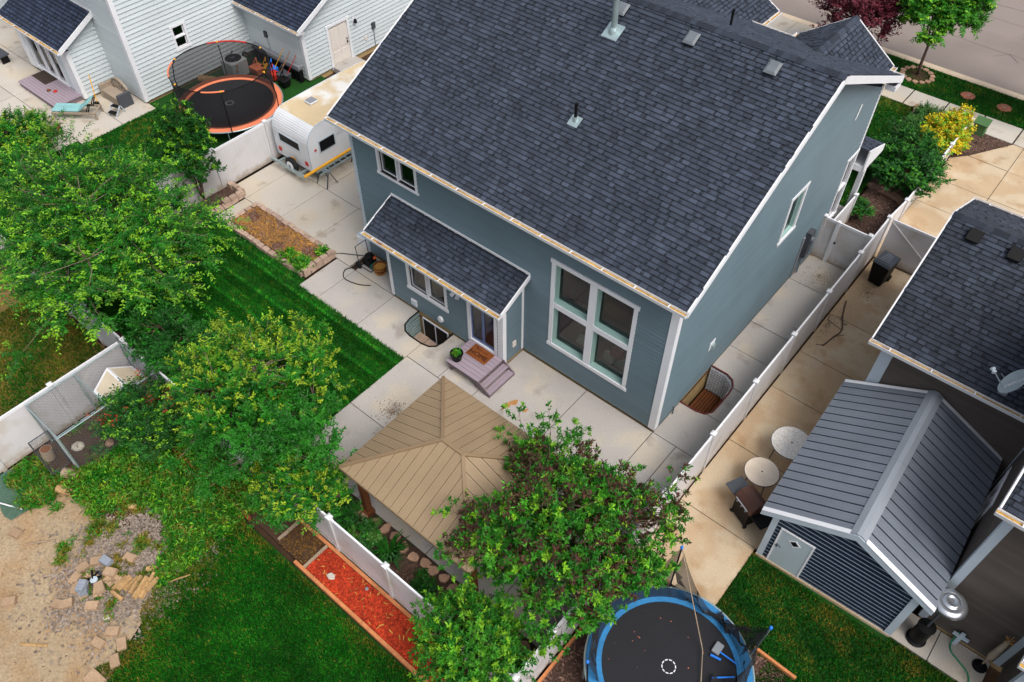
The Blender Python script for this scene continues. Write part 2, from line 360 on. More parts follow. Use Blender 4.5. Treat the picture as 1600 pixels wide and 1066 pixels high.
# ------------------------------------------------------------------ walls of lap siding with openings
def cells(L, z0, z1, ivf, ops):
    zs = sorted(set([z0, z1]+[z for o in ops for z in o[2:4] if z0 < z < z1]))
    out = []
    for a, b in zip(zs[:-1], zs[1:]):
        la, ha = ivf(a); lb, hb = ivf(b); segs = [(min(la,lb), max(ha,hb))]
        for o in ops:
            if o[2] < b-1e-4 and o[3] > a+1e-4:
                ns = []
                for s, e in segs:
                    if o[0] > s: ns.append((s, min(e, o[0])))
                    if o[1] < e: ns.append((max(s, o[1]), e))
                segs = [q for q in ns if q[1]-q[0] > 1e-3]
        for s, e in segs:
            s0, e0 = max(s, la), min(e, ha); s1, e1 = max(s, lb), min(e, hb)
            if e0-s0 < 1e-3 and e1-s1 < 1e-3: continue
            out.append((s0, max(e0,s0), a, s1, max(e1,s1), b))
    return out
def board_groups(cs):
    gs = []
    for c in cs:
        hit = [g for g in gs if any(min(c[1],q[4])-max(c[0],q[3]) > .01 and abs(c[2]-q[5]) < 1e-4 or min(c[4],q[1])-max(c[3],q[0]) > .01 and abs(c[5]-q[2]) < 1e-4 for q in g)]
        n = [c]
        for g in hit: n += g; gs.remove(g)
        gs.append(n)
    return gs
def siding_wall(parent, p0, u, nrm, L, z0, z1, mat, ops=(), h=.15, iv=None, name='siding_board', lip=.014, lipmat=None, local=False):
    p0 = Vector(p0); u = Vector(u); nrm = Vector(nrm); ivf = iv or (lambda z: (0, L)); ops = list(ops)
    pt = lambda a, z, d: (p0.x+u.x*a+nrm.x*d, p0.y+u.y*a+nrm.y*d, p0.z+z)
    bk = MB()
    for c in cells(L, z0, z1, ivf, ops): bk.face([pt(c[0],c[2],-.02), pt(c[1],c[2],-.02), pt(c[4],c[5],-.02), pt(c[3],c[5],-.02)])
    wl = bk.build('wall', mat, parent, local=local)
    if local: ORG[wl.name] = Vector((0,0,0))
    z = z0
    while z < z1-.02:
        ze = min(z+h, z1)
        for grp in board_groups(cells(L, z, ze, ivf, ops)):
          b = MB()
          for c in grp:
              f = lambda zz: lip*(1-(zz-z)/h)+.002
              if lipmat:
                  zm = c[2]+(c[5]-c[2])*.15; 
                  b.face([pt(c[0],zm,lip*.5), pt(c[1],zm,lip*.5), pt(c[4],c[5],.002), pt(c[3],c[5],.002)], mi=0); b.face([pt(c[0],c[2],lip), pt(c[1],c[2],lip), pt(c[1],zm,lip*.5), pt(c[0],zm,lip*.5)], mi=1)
              else: b.face([pt(c[0],c[2],f(c[2])), pt(c[1],c[2],f(c[2])), pt(c[4],c[5],f(c[5])), pt(c[3],c[5],f(c[5]))])
              b.face([pt(c[0],c[2],-.019), pt(c[1],c[2],-.019), pt(c[1],c[2],f(c[2])), pt(c[0],c[2],f(c[2]))])
          if b.f: b.build(name, [mat, lipmat] if lipmat else mat, wl, local=local)
        z = ze
    return wl
class Fr:
    """a wall frame: local a (along), z, d (outwards)"""
    def __init__(s, p0, u, n): s.p = Vector(p0); s.u = Vector(u); s.n = Vector(n)
    def pt(s, a, z, d): return (s.p.x+s.u.x*a+s.n.x*d, s.p.y+s.u.y*a+s.n.y*d, s.p.z+z)
    def box(s, mb, a0, a1, z0, z1, d0, d1, tone=1., mi=0):
        P = s.pt; mb.hexa([P(a0,z0,d1), P(a1,z0,d1), P(a1,z0,d0), P(a0,z0,d0), P(a0,z1,d1), P(a1,z1,d1), P(a1,z1,d0), P(a0,z1,d0)], tone, mi); return mb
def window(parent, fr, a0, a1, z0, z1, vs=(), hs=(), tw=.1, mull=.06, sash=True, glass=None, room=True, depth=1.6, head=.04, sashm=None, local=False, jamb=0., rec=.05):
    """trimmed window: outer boards, mullions, sashes, panes, room behind. (a0..z1) is the clear opening"""
    m = MB(); B = fr.box; kw = dict(local=local)
    B(m, a0-tw, a0, z0, z1, -.02, .05); B(m, a1, a1+tw, z0, z1, -.02, .05)
    B(m, a0-tw-head, a1+tw+head, z1, z1+tw*1.1, -.02, .056)
    for v in vs: B(m, v-mull/2, v+mull/2, z0, z1, -rec-.02, .044)
    for q in hs:
        xs = [a0]+[e for v in vs for e in (v-mull/2, v+mull/2)]+[a1]
        for i in range(0, len(xs), 2): B(m, xs[i], xs[i+1], q-mull*.42, q+mull*.42, -rec-.02, .041)
    w_ = m.build('window', white, parent, **kw)
    if local: ORG[w_.name] = Vector((0,0,0))
    B(MB(), a0-tw-head, a1+tw+head, z0-tw, z0, -.02, .042).build('sill', white, w_, **kw) if False else None
    s = MB(); B(s, a0-tw-head, a1+tw+head, z0-tw, z0, -.02, .062); s.build('sill', white, w_, **kw)
    xs = [a0]+[e for v in vs for e in (v-mull/2, v+mull/2)]+[a1]; zs = [z0]+[e for q in hs for e in (q-mull*.42, q+mull*.42)]+[z1]
    for i in range(0, len(xs), 2):
        for j in range(0, len(zs), 2):
            A, Bq, Cz, D = xs[i], xs[i+1], zs[j], zs[j+1]
            if sash:
                t = .045; k = MB(); e0, e1 = -rec-.05, -rec+.012; B(k, A, A+t, Cz, D, e0, e1); B(k, Bq-t, Bq, Cz, D, e0, e1); B(k, A+t, Bq-t, Cz, Cz+t, e0, e1); B(k, A+t, Bq-t, D-t, D, e0, e1); k.build('sash', sashm or white, w_, **kw)
            k = MB(); k.face([fr.pt(A,Cz,-rec), fr.pt(Bq,Cz,-rec), fr.pt(Bq,D,-rec), fr.pt(A,D,-rec)]); k.build('pane', glass or glassm, w_, **kw)
    if jamb:
        for i in range(0, len(xs), 2):
            for j in range(0, len(zs), 2):
                A, Bq, Cz, D = xs[i], xs[i+1], zs[j], zs[j+1]; k = MB(); e0, e1 = -rec+.013, .01; t = .02
                B(k, A, A+t, Cz, D, e0, e1); B(k, Bq-t, Bq, Cz, D, e0, e1); B(k, A+t, Bq-t, Cz, Cz+t, e0, e1); B(k, A+t, Bq-t, D-t, D, e0, e1); k.build('jamb', teal, w_, **kw)
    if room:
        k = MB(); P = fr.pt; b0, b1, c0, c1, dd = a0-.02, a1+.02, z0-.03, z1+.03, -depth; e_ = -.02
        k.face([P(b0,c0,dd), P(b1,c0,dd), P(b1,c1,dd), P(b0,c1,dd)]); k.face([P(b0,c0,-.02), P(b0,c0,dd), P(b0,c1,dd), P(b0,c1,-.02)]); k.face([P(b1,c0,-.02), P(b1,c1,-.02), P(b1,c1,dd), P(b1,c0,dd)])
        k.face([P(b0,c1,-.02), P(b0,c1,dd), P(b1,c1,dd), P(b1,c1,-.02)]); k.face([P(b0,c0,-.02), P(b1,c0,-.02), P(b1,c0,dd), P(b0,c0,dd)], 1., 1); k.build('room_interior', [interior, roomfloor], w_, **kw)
    return w_
def gutter(parent, a, b, out, mat=None, w=.12, h=.11):
    """open trough along a-b; out = horizontal unit vector away from the roof"""
    a = Vector(a); b = Vector(b); o = Vector(out); d = (b-a).normalized(); Z = Vector((0,0,1)); m = MB()
    for c0, c1 in ((Vector((0,0,-h)), o*w+Z*-h), (o*w+Z*-h, o*(w+.02)), (o*(w+.02), o*(w+.02)+Z*.012), (Vector((0,0,-h)), Vector((0,0,0)))):
        th = .006; nn = (c1-c0).cross(d).normalized()*th
        m.hexa([a+c0-nn, b+c0-nn, b+c0+nn, a+c0+nn, a+c1-nn, b+c1-nn, b+c1+nn, a+c1+nn])
    for e in (a, b): m.face([e+Z*-h, e+o*w+Z*-h, e+o*(w+.02), e])
    g = m.build('gutter', mat or white, parent)
    m = MB(); L = (b-a).length; k = max(1,int(L/.95))
    for i in range(k): x = a+d*(i+.5)*L/k; m.hexa([x-d*.015+Z*-.02, x+d*.015+Z*-.02, x+d*.015+o*w+Z*-.02, x-d*.015+o*w+Z*-.02, x-d*.015, x+d*.015, x+d*.015+o*w, x-d*.015+o*w])
    m.build('gutter_strap', white, g)
    m = MB(); m.face([a+o*.008+Z*(-h+.05), b+o*.008+Z*(-h+.05), b+o*(w+.004)+Z*(-h+.05), a+o*(w+.004)+Z*(-h+.05)]); m.build('leaf_litter', debris, g)
    return g
# ------------------------------------------------------------------ the ground and hard surfaces
def rects_minus(X0, Y0, X1, Y1, holes):
    xs = sorted(set([X0, X1]+[h[i] for h in holes for i in (0,2)])); ys = sorted(set([Y0, Y1]+[h[i] for h in holes for i in (1,3)])); out = []
    for a, b in zip(xs[:-1], xs[1:]):
        for c, d in zip(ys[:-1], ys[1:]):
            mx, my = (a+b)/2, (c+d)/2
            if not any(h[0] < mx < h[2] and h[1] < my < h[3] for h in holes): out.append((a,c,b,d))
    return out
HOLES = [(-9.0,-2.0,-7.38,-1.0), (0.,1.5,1.02,3.42)]
g = MB()
for a,c,b,d in rects_minus(-120,-60,120,140,HOLES): g.face([(a,c,-.2),(b,c,-.2),(b,d,-.2),(a,d,-.2)])
struct(g.build('ground', soil))
def slabbed(name, mat, slabs, base_mat=joint, z=0., th=.09, gap=.012):
    """slabs: list of rects or polygons; each slab its own object on a dark bed"""
    bed = MB()
    polys = [([(s[0],s[1]),(s[2],s[1]),(s[2],s[3]),(s[0],s[3])] if not isinstance(s[0], (tuple, list)) else s) for s in slabs]
    for p in polys: bed.face([(x,y,z-.025) for x, y in p])
    root = struct(bed.build(name, base_mat))
    for p in polys:
        cx = sum(q[0] for q in p)/len(p); cy = sum(q[1] for q in p)/len(p); ins = []
        n = len(p)
        for i in range(n):                       # inset polygon by gap
            a, b, c = Vector((*p[i-1],0)), Vector((*p[i],0)), Vector((*p[(i+1) % n],0))
            d1 = (b-a).normalized(); d2 = (c-b).normalized(); n1 = Vector((-d1.y,d1.x,0)); n2 = Vector((-d2.y,d2.x,0)); k = 1+n1.dot(n2)
            ins.append(b+(n1+n2)*(gap/max(k,.3)))
        dz = random.uniform(-.003,.003)
        m = MB(); m.prism([(q.x,q.y,z-th) for q in ins], (0,0,th+dz)); m.build('slab', mat, root)
    return root
def well_arc(cx, cy, pts): return pts
# back patio with the window-well notch (the wall side is open)
WELL_B = [(-9.0,-1.0),(-9.0,-1.45),(-8.93,-1.75),(-8.72,-1.94),(-8.45,-2.0),(-7.9,-2.0),(-7.62,-1.94),(-7.44,-1.78),(-7.38,-1.5),(-7.38,-1.0)]
slabsA = [(-13.2,-2.85,-12.22,-1.0), (-12.22,-2.85,-10.2,-1.0), (-12.22,-1.0,-10.25,-.02),
    [(-10.2,-2.85),(-8.95,-2.85),(-7.9,-2.85),(-7.9,-2.0)]+[p for p in reversed(WELL_B[:6]) ][1:]+[(-10.2,-1.0)],
    [(-7.9,-2.70),(-6.5,-2.70),(-6.5,-1.0),(-7.38,-1.0),(-7.38,-1.5),(-7.44,-1.78),(-7.62,-1.94),(-7.9,-2.0)],
    (-6.5,-2.70,-5.15,-1.0), (-5.15,-2.70,-2.5,-.02), (-2.5,-2.70,0.0,-.02),
    (-7.9,-5.2,-5.2,-2.70), (-5.2,-5.2,-2.5,-2.70), (-2.5,-5.2,-.1,-2.70), (-.1,-5.2,1.83,-2.70),
    (-7.9,-7.4,-5.2,-5.2), (-5.2,-7.4,-2.5,-5.2), (-2.5,-7.4,-.1,-5.2), (-.1,-7.4,1.83,-5.2),
    (0.0,-2.70,.83,-.02),(.83,-2.70,1.83,-.02)]
slabbed('patio', conc, slabsA)
WELL_R = [(0.0,1.5),(.55,1.5),(.86,1.58),(1.0,1.8),(1.02,2.1),(1.02,2.8),(.98,3.1),(.84,3.32),(.6,3.42),(0.0,3.42)]
slabbed('side_path', conc, [
    [(0.0,-.02),(1.83,-.02),(1.83,1.62),(.88,1.62),(.86,1.58),(.55,1.5),(0.0,1.5)],
    [(.88,1.62),(1.83,1.62),(1.83,3.06),(.985,3.06),(1.02,2.8),(1.02,2.1),(1.0,1.8)],
    [(0.0,3.42),(.6,3.42),(.84,3.32),(.98,3.1),(.985,3.06),(1.83,3.06),(1.83,4.6),(0.0,4.6)],
    (0.0,4.6,1.83,6.03), (0.0,6.03,1.83,8.8), (0.0,8.8,1.83,10.9)])
slabbed('parking_pad', conc_w, [(-19.6,-1.0,-18.6,1.45), (-18.6,-1.0,-16.62,1.45), (-16.62,-1.0,-14.7,1.45), (-14.7,-1.0,-12.52,1.45),
    (-19.6,1.45,-16.62,5.5), (-16.62,1.45,-14.7,5.5), (-14.7,1.45,-12.52,5.5), (-19.6,5.5,-16.0,12), (-16.0,5.5,-12.52,12), (-19.6,12,-16,26.2), (-16,12,-12.6,22.4),
    (-18.6,-2.45,-17.9,-1.0), (-13.3,-1.0,-13.2,-.9)])
slabbed('neighbor_path', conc_t, [(1.9,-3.8,4.3,-1.45), (1.9,-1.45,4.4,1.26), (1.9,1.26,4.4,3.95), (1.9,3.95,4.4,5.88), (1.9,5.88,4.4,8.1), (1.9,8.1,4.4,11.75), (4.4,1.0,8.44,3.75)])
slabbed('driveway', conc_t, [(1.75,11.85,3.95,14.1), (1.75,14.1,3.95,16.1), (1.75,16.1,3.95,18.0), [(1.75,18.0),(3.95,18.0),(3.95,20.3),(2.3,20.35),(1.75,19.7)],
    (3.95,11.85,6.6,16.1), (3.95,16.1,6.6,18.0), (3.95,18.0,6.6,20.3), (3.95,20.3,6.6,22.4), (2.5,20.36,3.95,22.4) if False else [(2.32,20.37),(3.95,20.32),(3.95,22.4),(3.5,22.4)]])
slabbed('sidewalk', conc_w, [(x, 22.42, x+1.6, 23.85) for x in [-1.38+1.62*k for k in range(-14, 8)]], gap=.02)
slabbed('neighbor_terrace', conc_w, [(-44,-1.3,-36.5,.34), (-36.5,-1.3,-34.42,.34), (-44,-6.2,-36.5,-1.3), (-36.5,-6.2,-32.6,-3.2), (-36.5,-3.2,-32.6,-1.3), (-32.6,-6.2,-29.8,-3.2), (-32.6,-3.2,-29.8,-1.3), (-29.8,-3.2,-26.8,-1.25), (-29.8,-1.25,-26.8,.4), (-29.8,-6.2,-27.2,-3.2)])
slabbed('utility_strip', conc_w, [(8.1,-1.42,9.05,-.44), (9.05,-1.42,10.3,-.44), (10.3,-2.6,11.2,-1.3)])
slabbed('driveway_apron', conc_w, [(-12.3,13.0,-8.5,22.4), (-8.5,13.0,-5.2,22.4), (-12.3,23.87,-8.5,26.2), (-8.5,23.87,-6.2,26.2)])
# street
m = MB(); m.face([(-90,26.75,-.12),(90,26.75,-.12),(90,60,-.12),(-90,60,-.12)]); st = struct(m.build('street', asph))
m = MB()
def crack(pts, w=.03):
    for a, b in zip(pts[:-1], pts[1:]):
        d = Vector((b[0]-a[0], b[1]-a[1], 0)).normalized(); n = Vector((-d.y, d.x, 0))*w/2
        m.face([(a[0]-n.x,a[1]-n.y,-.116),(b[0]-n.x,b[1]-n.y,-.116),(b[0]+n.x,b[1]+n.y,-.116),(a[0]+n.x,a[1]+n.y,-.116)])
def wob(a, b, k, s): return [(a[0]+(b[0]-a[0])*i/k+random.uniform(-s,s), a[1]+(b[1]-a[1])*i/k+random.uniform(-s,s)) for i in range(k+1)]
crack(wob((-14,30.6),(10,29.9),40,.05), .022); crack(wob((-2.6,33.5),(9,33.2),24,.06), .02); crack(wob((.3,29.5),(.9,30.2),5,.04), .02); crack(wob((.9,30.2),(1.5,29.6),5,.04), .03); crack(wob((-8,34.6),(2,35.3),20,.05)); pass
m.build('road_crack', crackm, st)
m = MB()
for a in range(-30, 12):
    x0 = a*2.4; m.prism([(x0+.006,26.2,-.13),(x0+.006,26.2,.0),(x0+.006,26.36,.0),(x0+.006,26.42,-.09),(x0+.006,26.85,-.108),(x0+.006,26.85,-.13)], (2.388,0,0))
struct(m.build('kerb', kerbm))
# lawns (soil level sheets) with real blades above
LAWNS = {}
def lawn(name, mat, poly, z=-.022):
    m = MB(); m.face([(x,y,z) for x, y in poly]); return struct(m.build(name, mat))
def grass_rect(rects, per, mat, label, h=.07, w=.014, stripes=None, dry=None, lean=.6, keep=None):
    V = []; F = []; T = []; MI = []; k = 0
    for x0,y0,x1,y1 in rects:
        n = int(abs((x1-x0)*(y1-y0))*per); p = np.empty((n,3)); p[:,0] = RNG.uniform(x0,x1,n); p[:,1] = RNG.uniform(y0,y1,n); p[:,2] = -.02
        if keep is not None: p = p[keep(p)]; n = len(p)
        a = RNG.uniform(0,2*np.pi,n); hh = h*RNG.uniform(.6,1.3,n); ww = w*RNG.uniform(.7,1.4,n); la = RNG.uniform(0,2*np.pi,n); ll = lean*hh*RNG.uniform(.2,1.2,n)
        dx = np.stack([np.cos(a)*ww, np.sin(a)*ww, 0*a], 1); tip = p+np.stack([np.cos(la)*ll, np.sin(la)*ll, hh], 1)
        if stripes: tip[:,1] += np.where(np.floor((p[:,1]-y0)/stripes) % 2 < 1, .5, -.5)*hh*1.3
        v = np.stack([p-dx, p+dx, tip], 1).reshape(-1,3); V.append(v); F.append(np.arange(k, k+3*n).reshape(-1,3)); k += 3*n
        t = RNG.uniform(.7,1.35,n)
        if stripes: t *= np.where((((p[:,1]-y0) % stripes) < .07) & (RNG.random(n) < .75), 2.2, 1)
        # clumps differ in age and moisture
        fld = np.sin(p[:,0]*2.1+np.sin(p[:,1]*1.7)*2)+np.sin(p[:,1]*2.7+np.cos(p[:,0]*1.3)*2); t *= 1+.12*fld
        T.append(t); MI.append(dry(p, RNG) if dry else np.zeros(n))
    me = np_mesh('grass', np.concatenate(V), np.concatenate(F), np.concatenate(T), [mat, grassd], np.concatenate(MI))
    o = np_obj('grass', me); return stuff(o, label, 'grass')
lawn('lawn', lawnm, [(-18.7,-8.2),(-7.92,-8.2),(-7.92,-2.87),(-13.2,-2.87),(-13.2,-2.5),(-18.7,-2.5)])
def edge_dry(poly_d, p_lo=.0):
    def f(p, rng):
        d = poly_d(p); return (rng.random(len(p)) < np.clip(p_lo+.9*np.exp(-np.maximum(d,0)/.25), 0, 1)).astype(int)
    return f
grass_rect([(-18.6,-8.2,-7.88,-2.83),(-18.6,-2.83,-13.25,-2.52)], 2600, grassm, 'dark green striped lawn between the patio and the back trees', .075, .013, .42, lambda p, r: ((r.random(len(p)) < .03)).astype(int))
lawn('rear_lawn', lawnm, [(-7.6,-9.9),(2,-9.9),(2,-20),(-4.0,-20),(-5.6,-15.6),(-6.5,-14.0),(-7.2,-12.2)], -.05)
def rear_dry(p, r):
    d = p[:,0]-np.interp(-p[:,1], [9.9,12.2,14.0,15.6,20], [-7.6,-7.3,-6.6,-5.7,-4.0])-.25*np.sin(p[:,1]*3.1)
    d2 = -9.95-p[:,1]; nz = np.sin(p[:,0]*3+p[:,1]*2)*.1
    return (r.random(len(p)) < np.clip(.85*np.exp(-np.maximum(d,0)/.6)+.55*np.exp(-np.maximum(d2+nz,0)/.18)+.03, 0, .9)).astype(int)
grass_rect([(-8.0,-16.5,2.,-9.95)], 2700, grassb, 'bright green lawn in the yard behind the red mulch bed', .085, .013, None, rear_dry, keep=lambda p: p[:,0] > np.interp(-p[:,1], [9.9,12.2,14.0,15.6,20], [-7.6,-7.3,-6.6,-5.7,-4.0])+.25*np.sin(p[:,1]*3.1)+.15*np.sin(p[:,1]*7.7)-.1)
lawn('side_lawn', lawnm, [(4.32,-9.),(12,-9.),(12,-2.6),(10.3,-2.6),(10.3,-1.45),(8.1,-1.44),(4.32,-1.6)])
grass_rect([(4.3,-4.0,8.1,-1.62),(8.1,-4.0,10.2,-1.45),(6.0,-8,11,-4.0),(10.2,-4,12,-2.6)], 1800, grassm, 'patchy lawn in front of the striped garden shed', .075, .014, None,
    lambda p, r: (r.random(len(p)) < np.clip(.30*np.exp(-np.abs(p[:,1]+1.9)/.35)+.42*(np.sin(p[:,0]*1.9+1.3*np.sin(p[:,1]*2.2))*np.sin(p[:,1]*2.6+p[:,0]) > .35)+.06, 0, .8)).astype(int))
lawn('neighbor_lawn', lawnm, [(-27.2,-9),(-19.8,-9),(-19.8,7),(-27.4,7),(-27.4,.4),(-26.8,.4),(-26.8,-3.2),(-27.2,-3.2)])
grass_rect([(-26.8,-8.8,-19.85,.4),(-27.2,-8.8,-26.8,-3.3)], 900, grassm, 'lawn beside the white house below the orange trampoline', .08, .018, None, lambda p, r: (r.random(len(p)) < .06+.55*((p[:,0]+25.6)**2+(p[:,1]+1.0)**2 < 1.0)*(np.sin(p[:,0]*9)*np.sin(p[:,1]*8) > .0)).astype(int))
lawn('corner_lawn', dryg, [(-22,-24),(-13.85,-24),(-13.85,-8.9),(-22,-8.9)])
grass_rect([(-20,-15.0,-13.9,-8.95)], 1500, grassm, 'yellowed lawn behind the white fence at the left edge', .08, .016, None, lambda p, r: (r.random(len(p)) < .45+.3*np.sin(p[:,0]*1.7+p[:,1]*2.1)).astype(int))
lawn('front_lawn', lawnm, [(-5.0,13.5),(-.1,13.5),(-.1,15.6),(-.45,20.6),(-.65,22.4),(-5,22.4)])
grass_rect([(-5,13.8,-.1,15.8),(-5,15.8,-.3,20.5),(-5,20.5,-.6,22.4)], 900, grassm, 'front lawn beside the grey house along the sidewalk', .08, .018, None, lambda p, r: (r.random(len(p)) < .12+.4*(p[:,1] > 21.6)).astype(int))
lawn('verge', lawnm, [(-6.2,23.87),(12,23.87),(12,26.2),(-6.2,26.2)])
grass_rect([(-6.1,23.9,8,26.17)], 900, grassm, 'grass verge between the sidewalk and the kerb', .08, .018, None, lambda p, r: (r.random(len(p)) < .08+.2*(np.sin(p[:,0]*2.1)*np.sin(p[:,1]*3) > .5)).astype(int))
# beds
def bed(name, mat, poly, z=.0): m = MB(); m.face([(x,y,z) for x, y in poly]); return struct(m.build(name, mat))
def chips(name, label, cat, mat, polyfn, bounds, n, size, z=.005, hz=.02, aspect=3., lo=.5, hi=1.5, zf=None):
    x0,y0,x1,y1 = bounds; p = np.empty((n*3,3)); p[:,0] = RNG.uniform(x0,x1,n*3); p[:,1] = RNG.uniform(y0,y1,n*3); p = p[polyfn(p[:,0],p[:,1])][:n]; n = len(p)
    p[:,2] = z+RNG.uniform(0,hz,n)
    a = RNG.uniform(0,2*np.pi,n); L = size*RNG.uniform(.5,1.4,n)/2; W = L/aspect*RNG.uniform(.7,1.4,n); dz = RNG.uniform(-.35,.35,n)*L
    d = np.stack([np.cos(a)*L, np.sin(a)*L, dz],1); q = np.stack([-np.sin(a)*W, np.cos(a)*W, RNG.uniform(-.4,.4,n)*W],1)
    v = np.stack([p-d-q, p+d-q, p+d+q, p-d+q],1).reshape(-1,3)
    me = np_mesh(name, v, np.arange(4*n).reshape(-1,4), RNG.uniform(lo,hi,n), mat); return stuff(np_obj(name, me), label, cat)
bed('back_bed', mulchdg, [(-19.0,-8.75),(1.83,-8.75),(1.83,-7.43),(-7.9,-7.43),(-7.9,-8.2),(-19,-8.2)], -.01)
chips('dark_mulch', 'dark wood mulch in the bed along the back fence', 'mulch', mulchd, lambda x,y: (y<-7.75), (-7.5,-8.7,1.8,-7.5), 7000, .06)
bed('front_bed', mulchdg, [(0.0,10.95),(1.72,11.85),(1.72,19.7),(2.3,20.36),(3.5,22.4),(-.6,22.4),(-.4,20.6),(-.1,15.6),(0,15.6)], -.005)
chips('bark_mulch', 'dark bark mulch covering the front corner bed', 'mulch', mulchd, lambda x,y: (x < 1.7+np.maximum(0,(y-19.7)*.7)), (0.05,10.95,3.4,22.35), 14000, .075, lo=.4, hi=1.7)
bed('sand_yard', sand, [(-13.75,-30),(-4,-30),(-5.2,-16.2),(-6.45,-14.2),(-7.1,-12.6),(-7.6,-12.0),(-9.4,-12.2),(-10.5,-12.4),(-12,-12.6),(-13.75,-13.0)], -.03)
m = MB(); m.face([(-8.4+.75*math.cos(t)*(1+.12*math.sin(5*t)+.07*math.sin(11*t)), -12.8+.85*math.sin(t)*(1+.1*math.sin(4*t+1)+.07*math.sin(13*t)), -.026) for t in [2*math.pi*i/60 for i in range(60)]]); struct(m.build('gravel_patch', gravelg))
chips('gravel', 'grey gravel scattered around the fire ring', 'gravel', gravel, lambda x,y: RNG.random(len(x)) < np.exp(-(((x+8.4)**2/2.2+(y+12.8)**2/2.8)*(1+.35*np.sin(x*4+1)*np.sin(y*3.3)))**1.6), (-11.2,-15.6,-6.3,-10.6), 10000, .055, z=-.02, aspect=1.3, lo=.55, hi=1.45)
chips('sand_litter', 'small twigs and pebbles littering the sand', 'litter', mulchd, lambda x,y: (y<-12.8), (-13.7,-17.5,-6,-12.8), 420, .04, z=-.025, hz=.005, aspect=2.2, lo=.7, hi=1.8)
bed('weedy_bed', soil, [(-13.75,-12.6),(-10.5,-12.4),(-8.2,-12.0),(-7.2,-11.5),(-7.2,-8.85),(-13.75,-8.85)], -.04)
# ------------------------------------------------------------------ the blue-grey house
H = thing('house', 'blue grey two storey house with large dark shingle roof in the centre', 'house', (-6.2, 5.8, 0))
ZE, ZR, YR, ZF, YF = 5.925, 9.383, 6.04, 6.62, 12.15
XR, XL = .376, -12.835
Wd = 12.5
fb = Fr((-Wd,0,0), (1,0,0), (0,-1,0)); fbp = Fr((-10.25,-1.0,0), (1,0,0), (0,-1,0)); frr = Fr((0,0,0), (0,1,0), (1,0,0))
# openings (clear) on back wall: big four-light window, upper slider
big = (Wd-3.99, Wd-1.30, 1.22, 4.60); upw = (Wd-11.17, Wd-9.58, 4.34, 5.22)
siding_wall(H, (-Wd,0,0), (1,0,0), (0,-1,0), Wd, .14, 5.72, blue, [big, upw, (Wd-10.25,Wd-5.15,0,3.0)], .15, lip=.04)
window(H, fb, *big, vs=[Wd-2.645], hs=[2.93], tw=.13, mull=.24, depth=2.6, sashm=teal, jamb=1, rec=.17)
window(H, fb, *upw, vs=[Wd-10.37], tw=.1, mull=.05, depth=2, rec=.08)
# sofa cushions seen in the big window
for x, z, c, n in ((-3.2,1.3,C(190,196,190),'a'),(-2.2,1.28,C(214,206,196),'b'),(-1.75,1.3,C(40,140,150),'c'),(-1.95,1.62,C(150,40,56),'d')):
    mt = MATS.get('cushion_'+n) or pm('cushion_'+n, c, .9, .1, 4); b = MB(); b.hexa([(x-.26,.42,z-.1),(x+.26,.42,z-.1),(x+.24,.62,z-.1),(x-.24,.62,z-.1),(x-.22,.55,z+.26),(x+.22,.55,z+.26),(x+.2,.72,z+.24),(x-.2,.72,z+.24)]); o = b.build('cushion', mt, H, bevel=.08)
m = MB(); fb.box(m, Wd-7.1, Wd-5.42, 5.18, 5.31, .005, .042); m.build('siding_patch', white, H)
# bump-out
bw = (10.25-9.24, 10.25-7.62, 1.1, 2.2); dr = (10.25-6.52, 10.25-5.5, .46, 2.4)
siding_wall(H, (-10.25,-1,0), (1,0,0), (0,-1,0), 5.1, .14, 2.75, blue, [bw, (dr[0]-.02,dr[1]+.02,dr[2]-.1,dr[3]+.02)], .15, lip=.034)
window(H, fbp, *bw, vs=[(bw[0]+bw[1])/2], tw=.1, mull=.05, depth=.9, rec=.08)
siding_wall(H, (-5.15,-1,0), (0,1,0), (1,0,0), 1.0, .14, 3.3, blue, [], .15, iv=lambda z: (max(0.,(z-2.78)/.5), 1.0))
siding_wall(H, (-10.25,0,0), (0,-1,0), (-1,0,0), 1.0, .14, 3.3, blue, [], .15, iv=lambda z: (0., 1-max(0.,(z-2.78)/.5)))
# sliding door
m = MB(); B = fbp.box; B(m, dr[0]-.11, dr[0], .36, dr[3], -.02, .048); B(m, dr[1], dr[1]+.11, .36, dr[3], -.02, .048); B(m, dr[0]-.11, dr[1]+.11, dr[3], dr[3]+.1, -.02, .048); B(m, dr[0], dr[1], .36, .46, -.03, .05)
d_ = m.build('door', white, H)
m = MB(); mid = (dr[0]+dr[1])/2
for a, b in ((dr[0],mid),(mid,dr[1])):
    B(m, a, a+.05, .46, dr[3], -.06, -.02); B(m, b-.05, b, .46, dr[3], -.06, -.02); B(m, a+.05, b-.05, .46, .54, -.06, -.02); B(m, a+.05, b-.05, dr[3]-.06, dr[3], -.06, -.02)
m.build('door_frame', doorblue, d_)
for a, b in ((dr[0]+.05,mid-.05),(mid+.05,dr[1]-.05)):
    m = MB(); m.face([fbp.pt(a,.54,-.04), fbp.pt(b,.54,-.04), fbp.pt(b,dr[3]-.06,-.04), fbp.pt(a,dr[3]-.06,-.04)]); m.build('pane', glassd, d_)
m = MB(); B(m, dr[0], dr[1], .46, dr[3], -.2, -.16); m.build('curtain', doorblue, d_)
m = MB()
for k in range(9): a = dr[0]+.04+k*.05; m.bar(fbp.pt(a,2.35,-.1), fbp.pt(a+.05+.03*k,.6,-.12), .012, .02)
m.build('blind_slat', mgrey, d_)
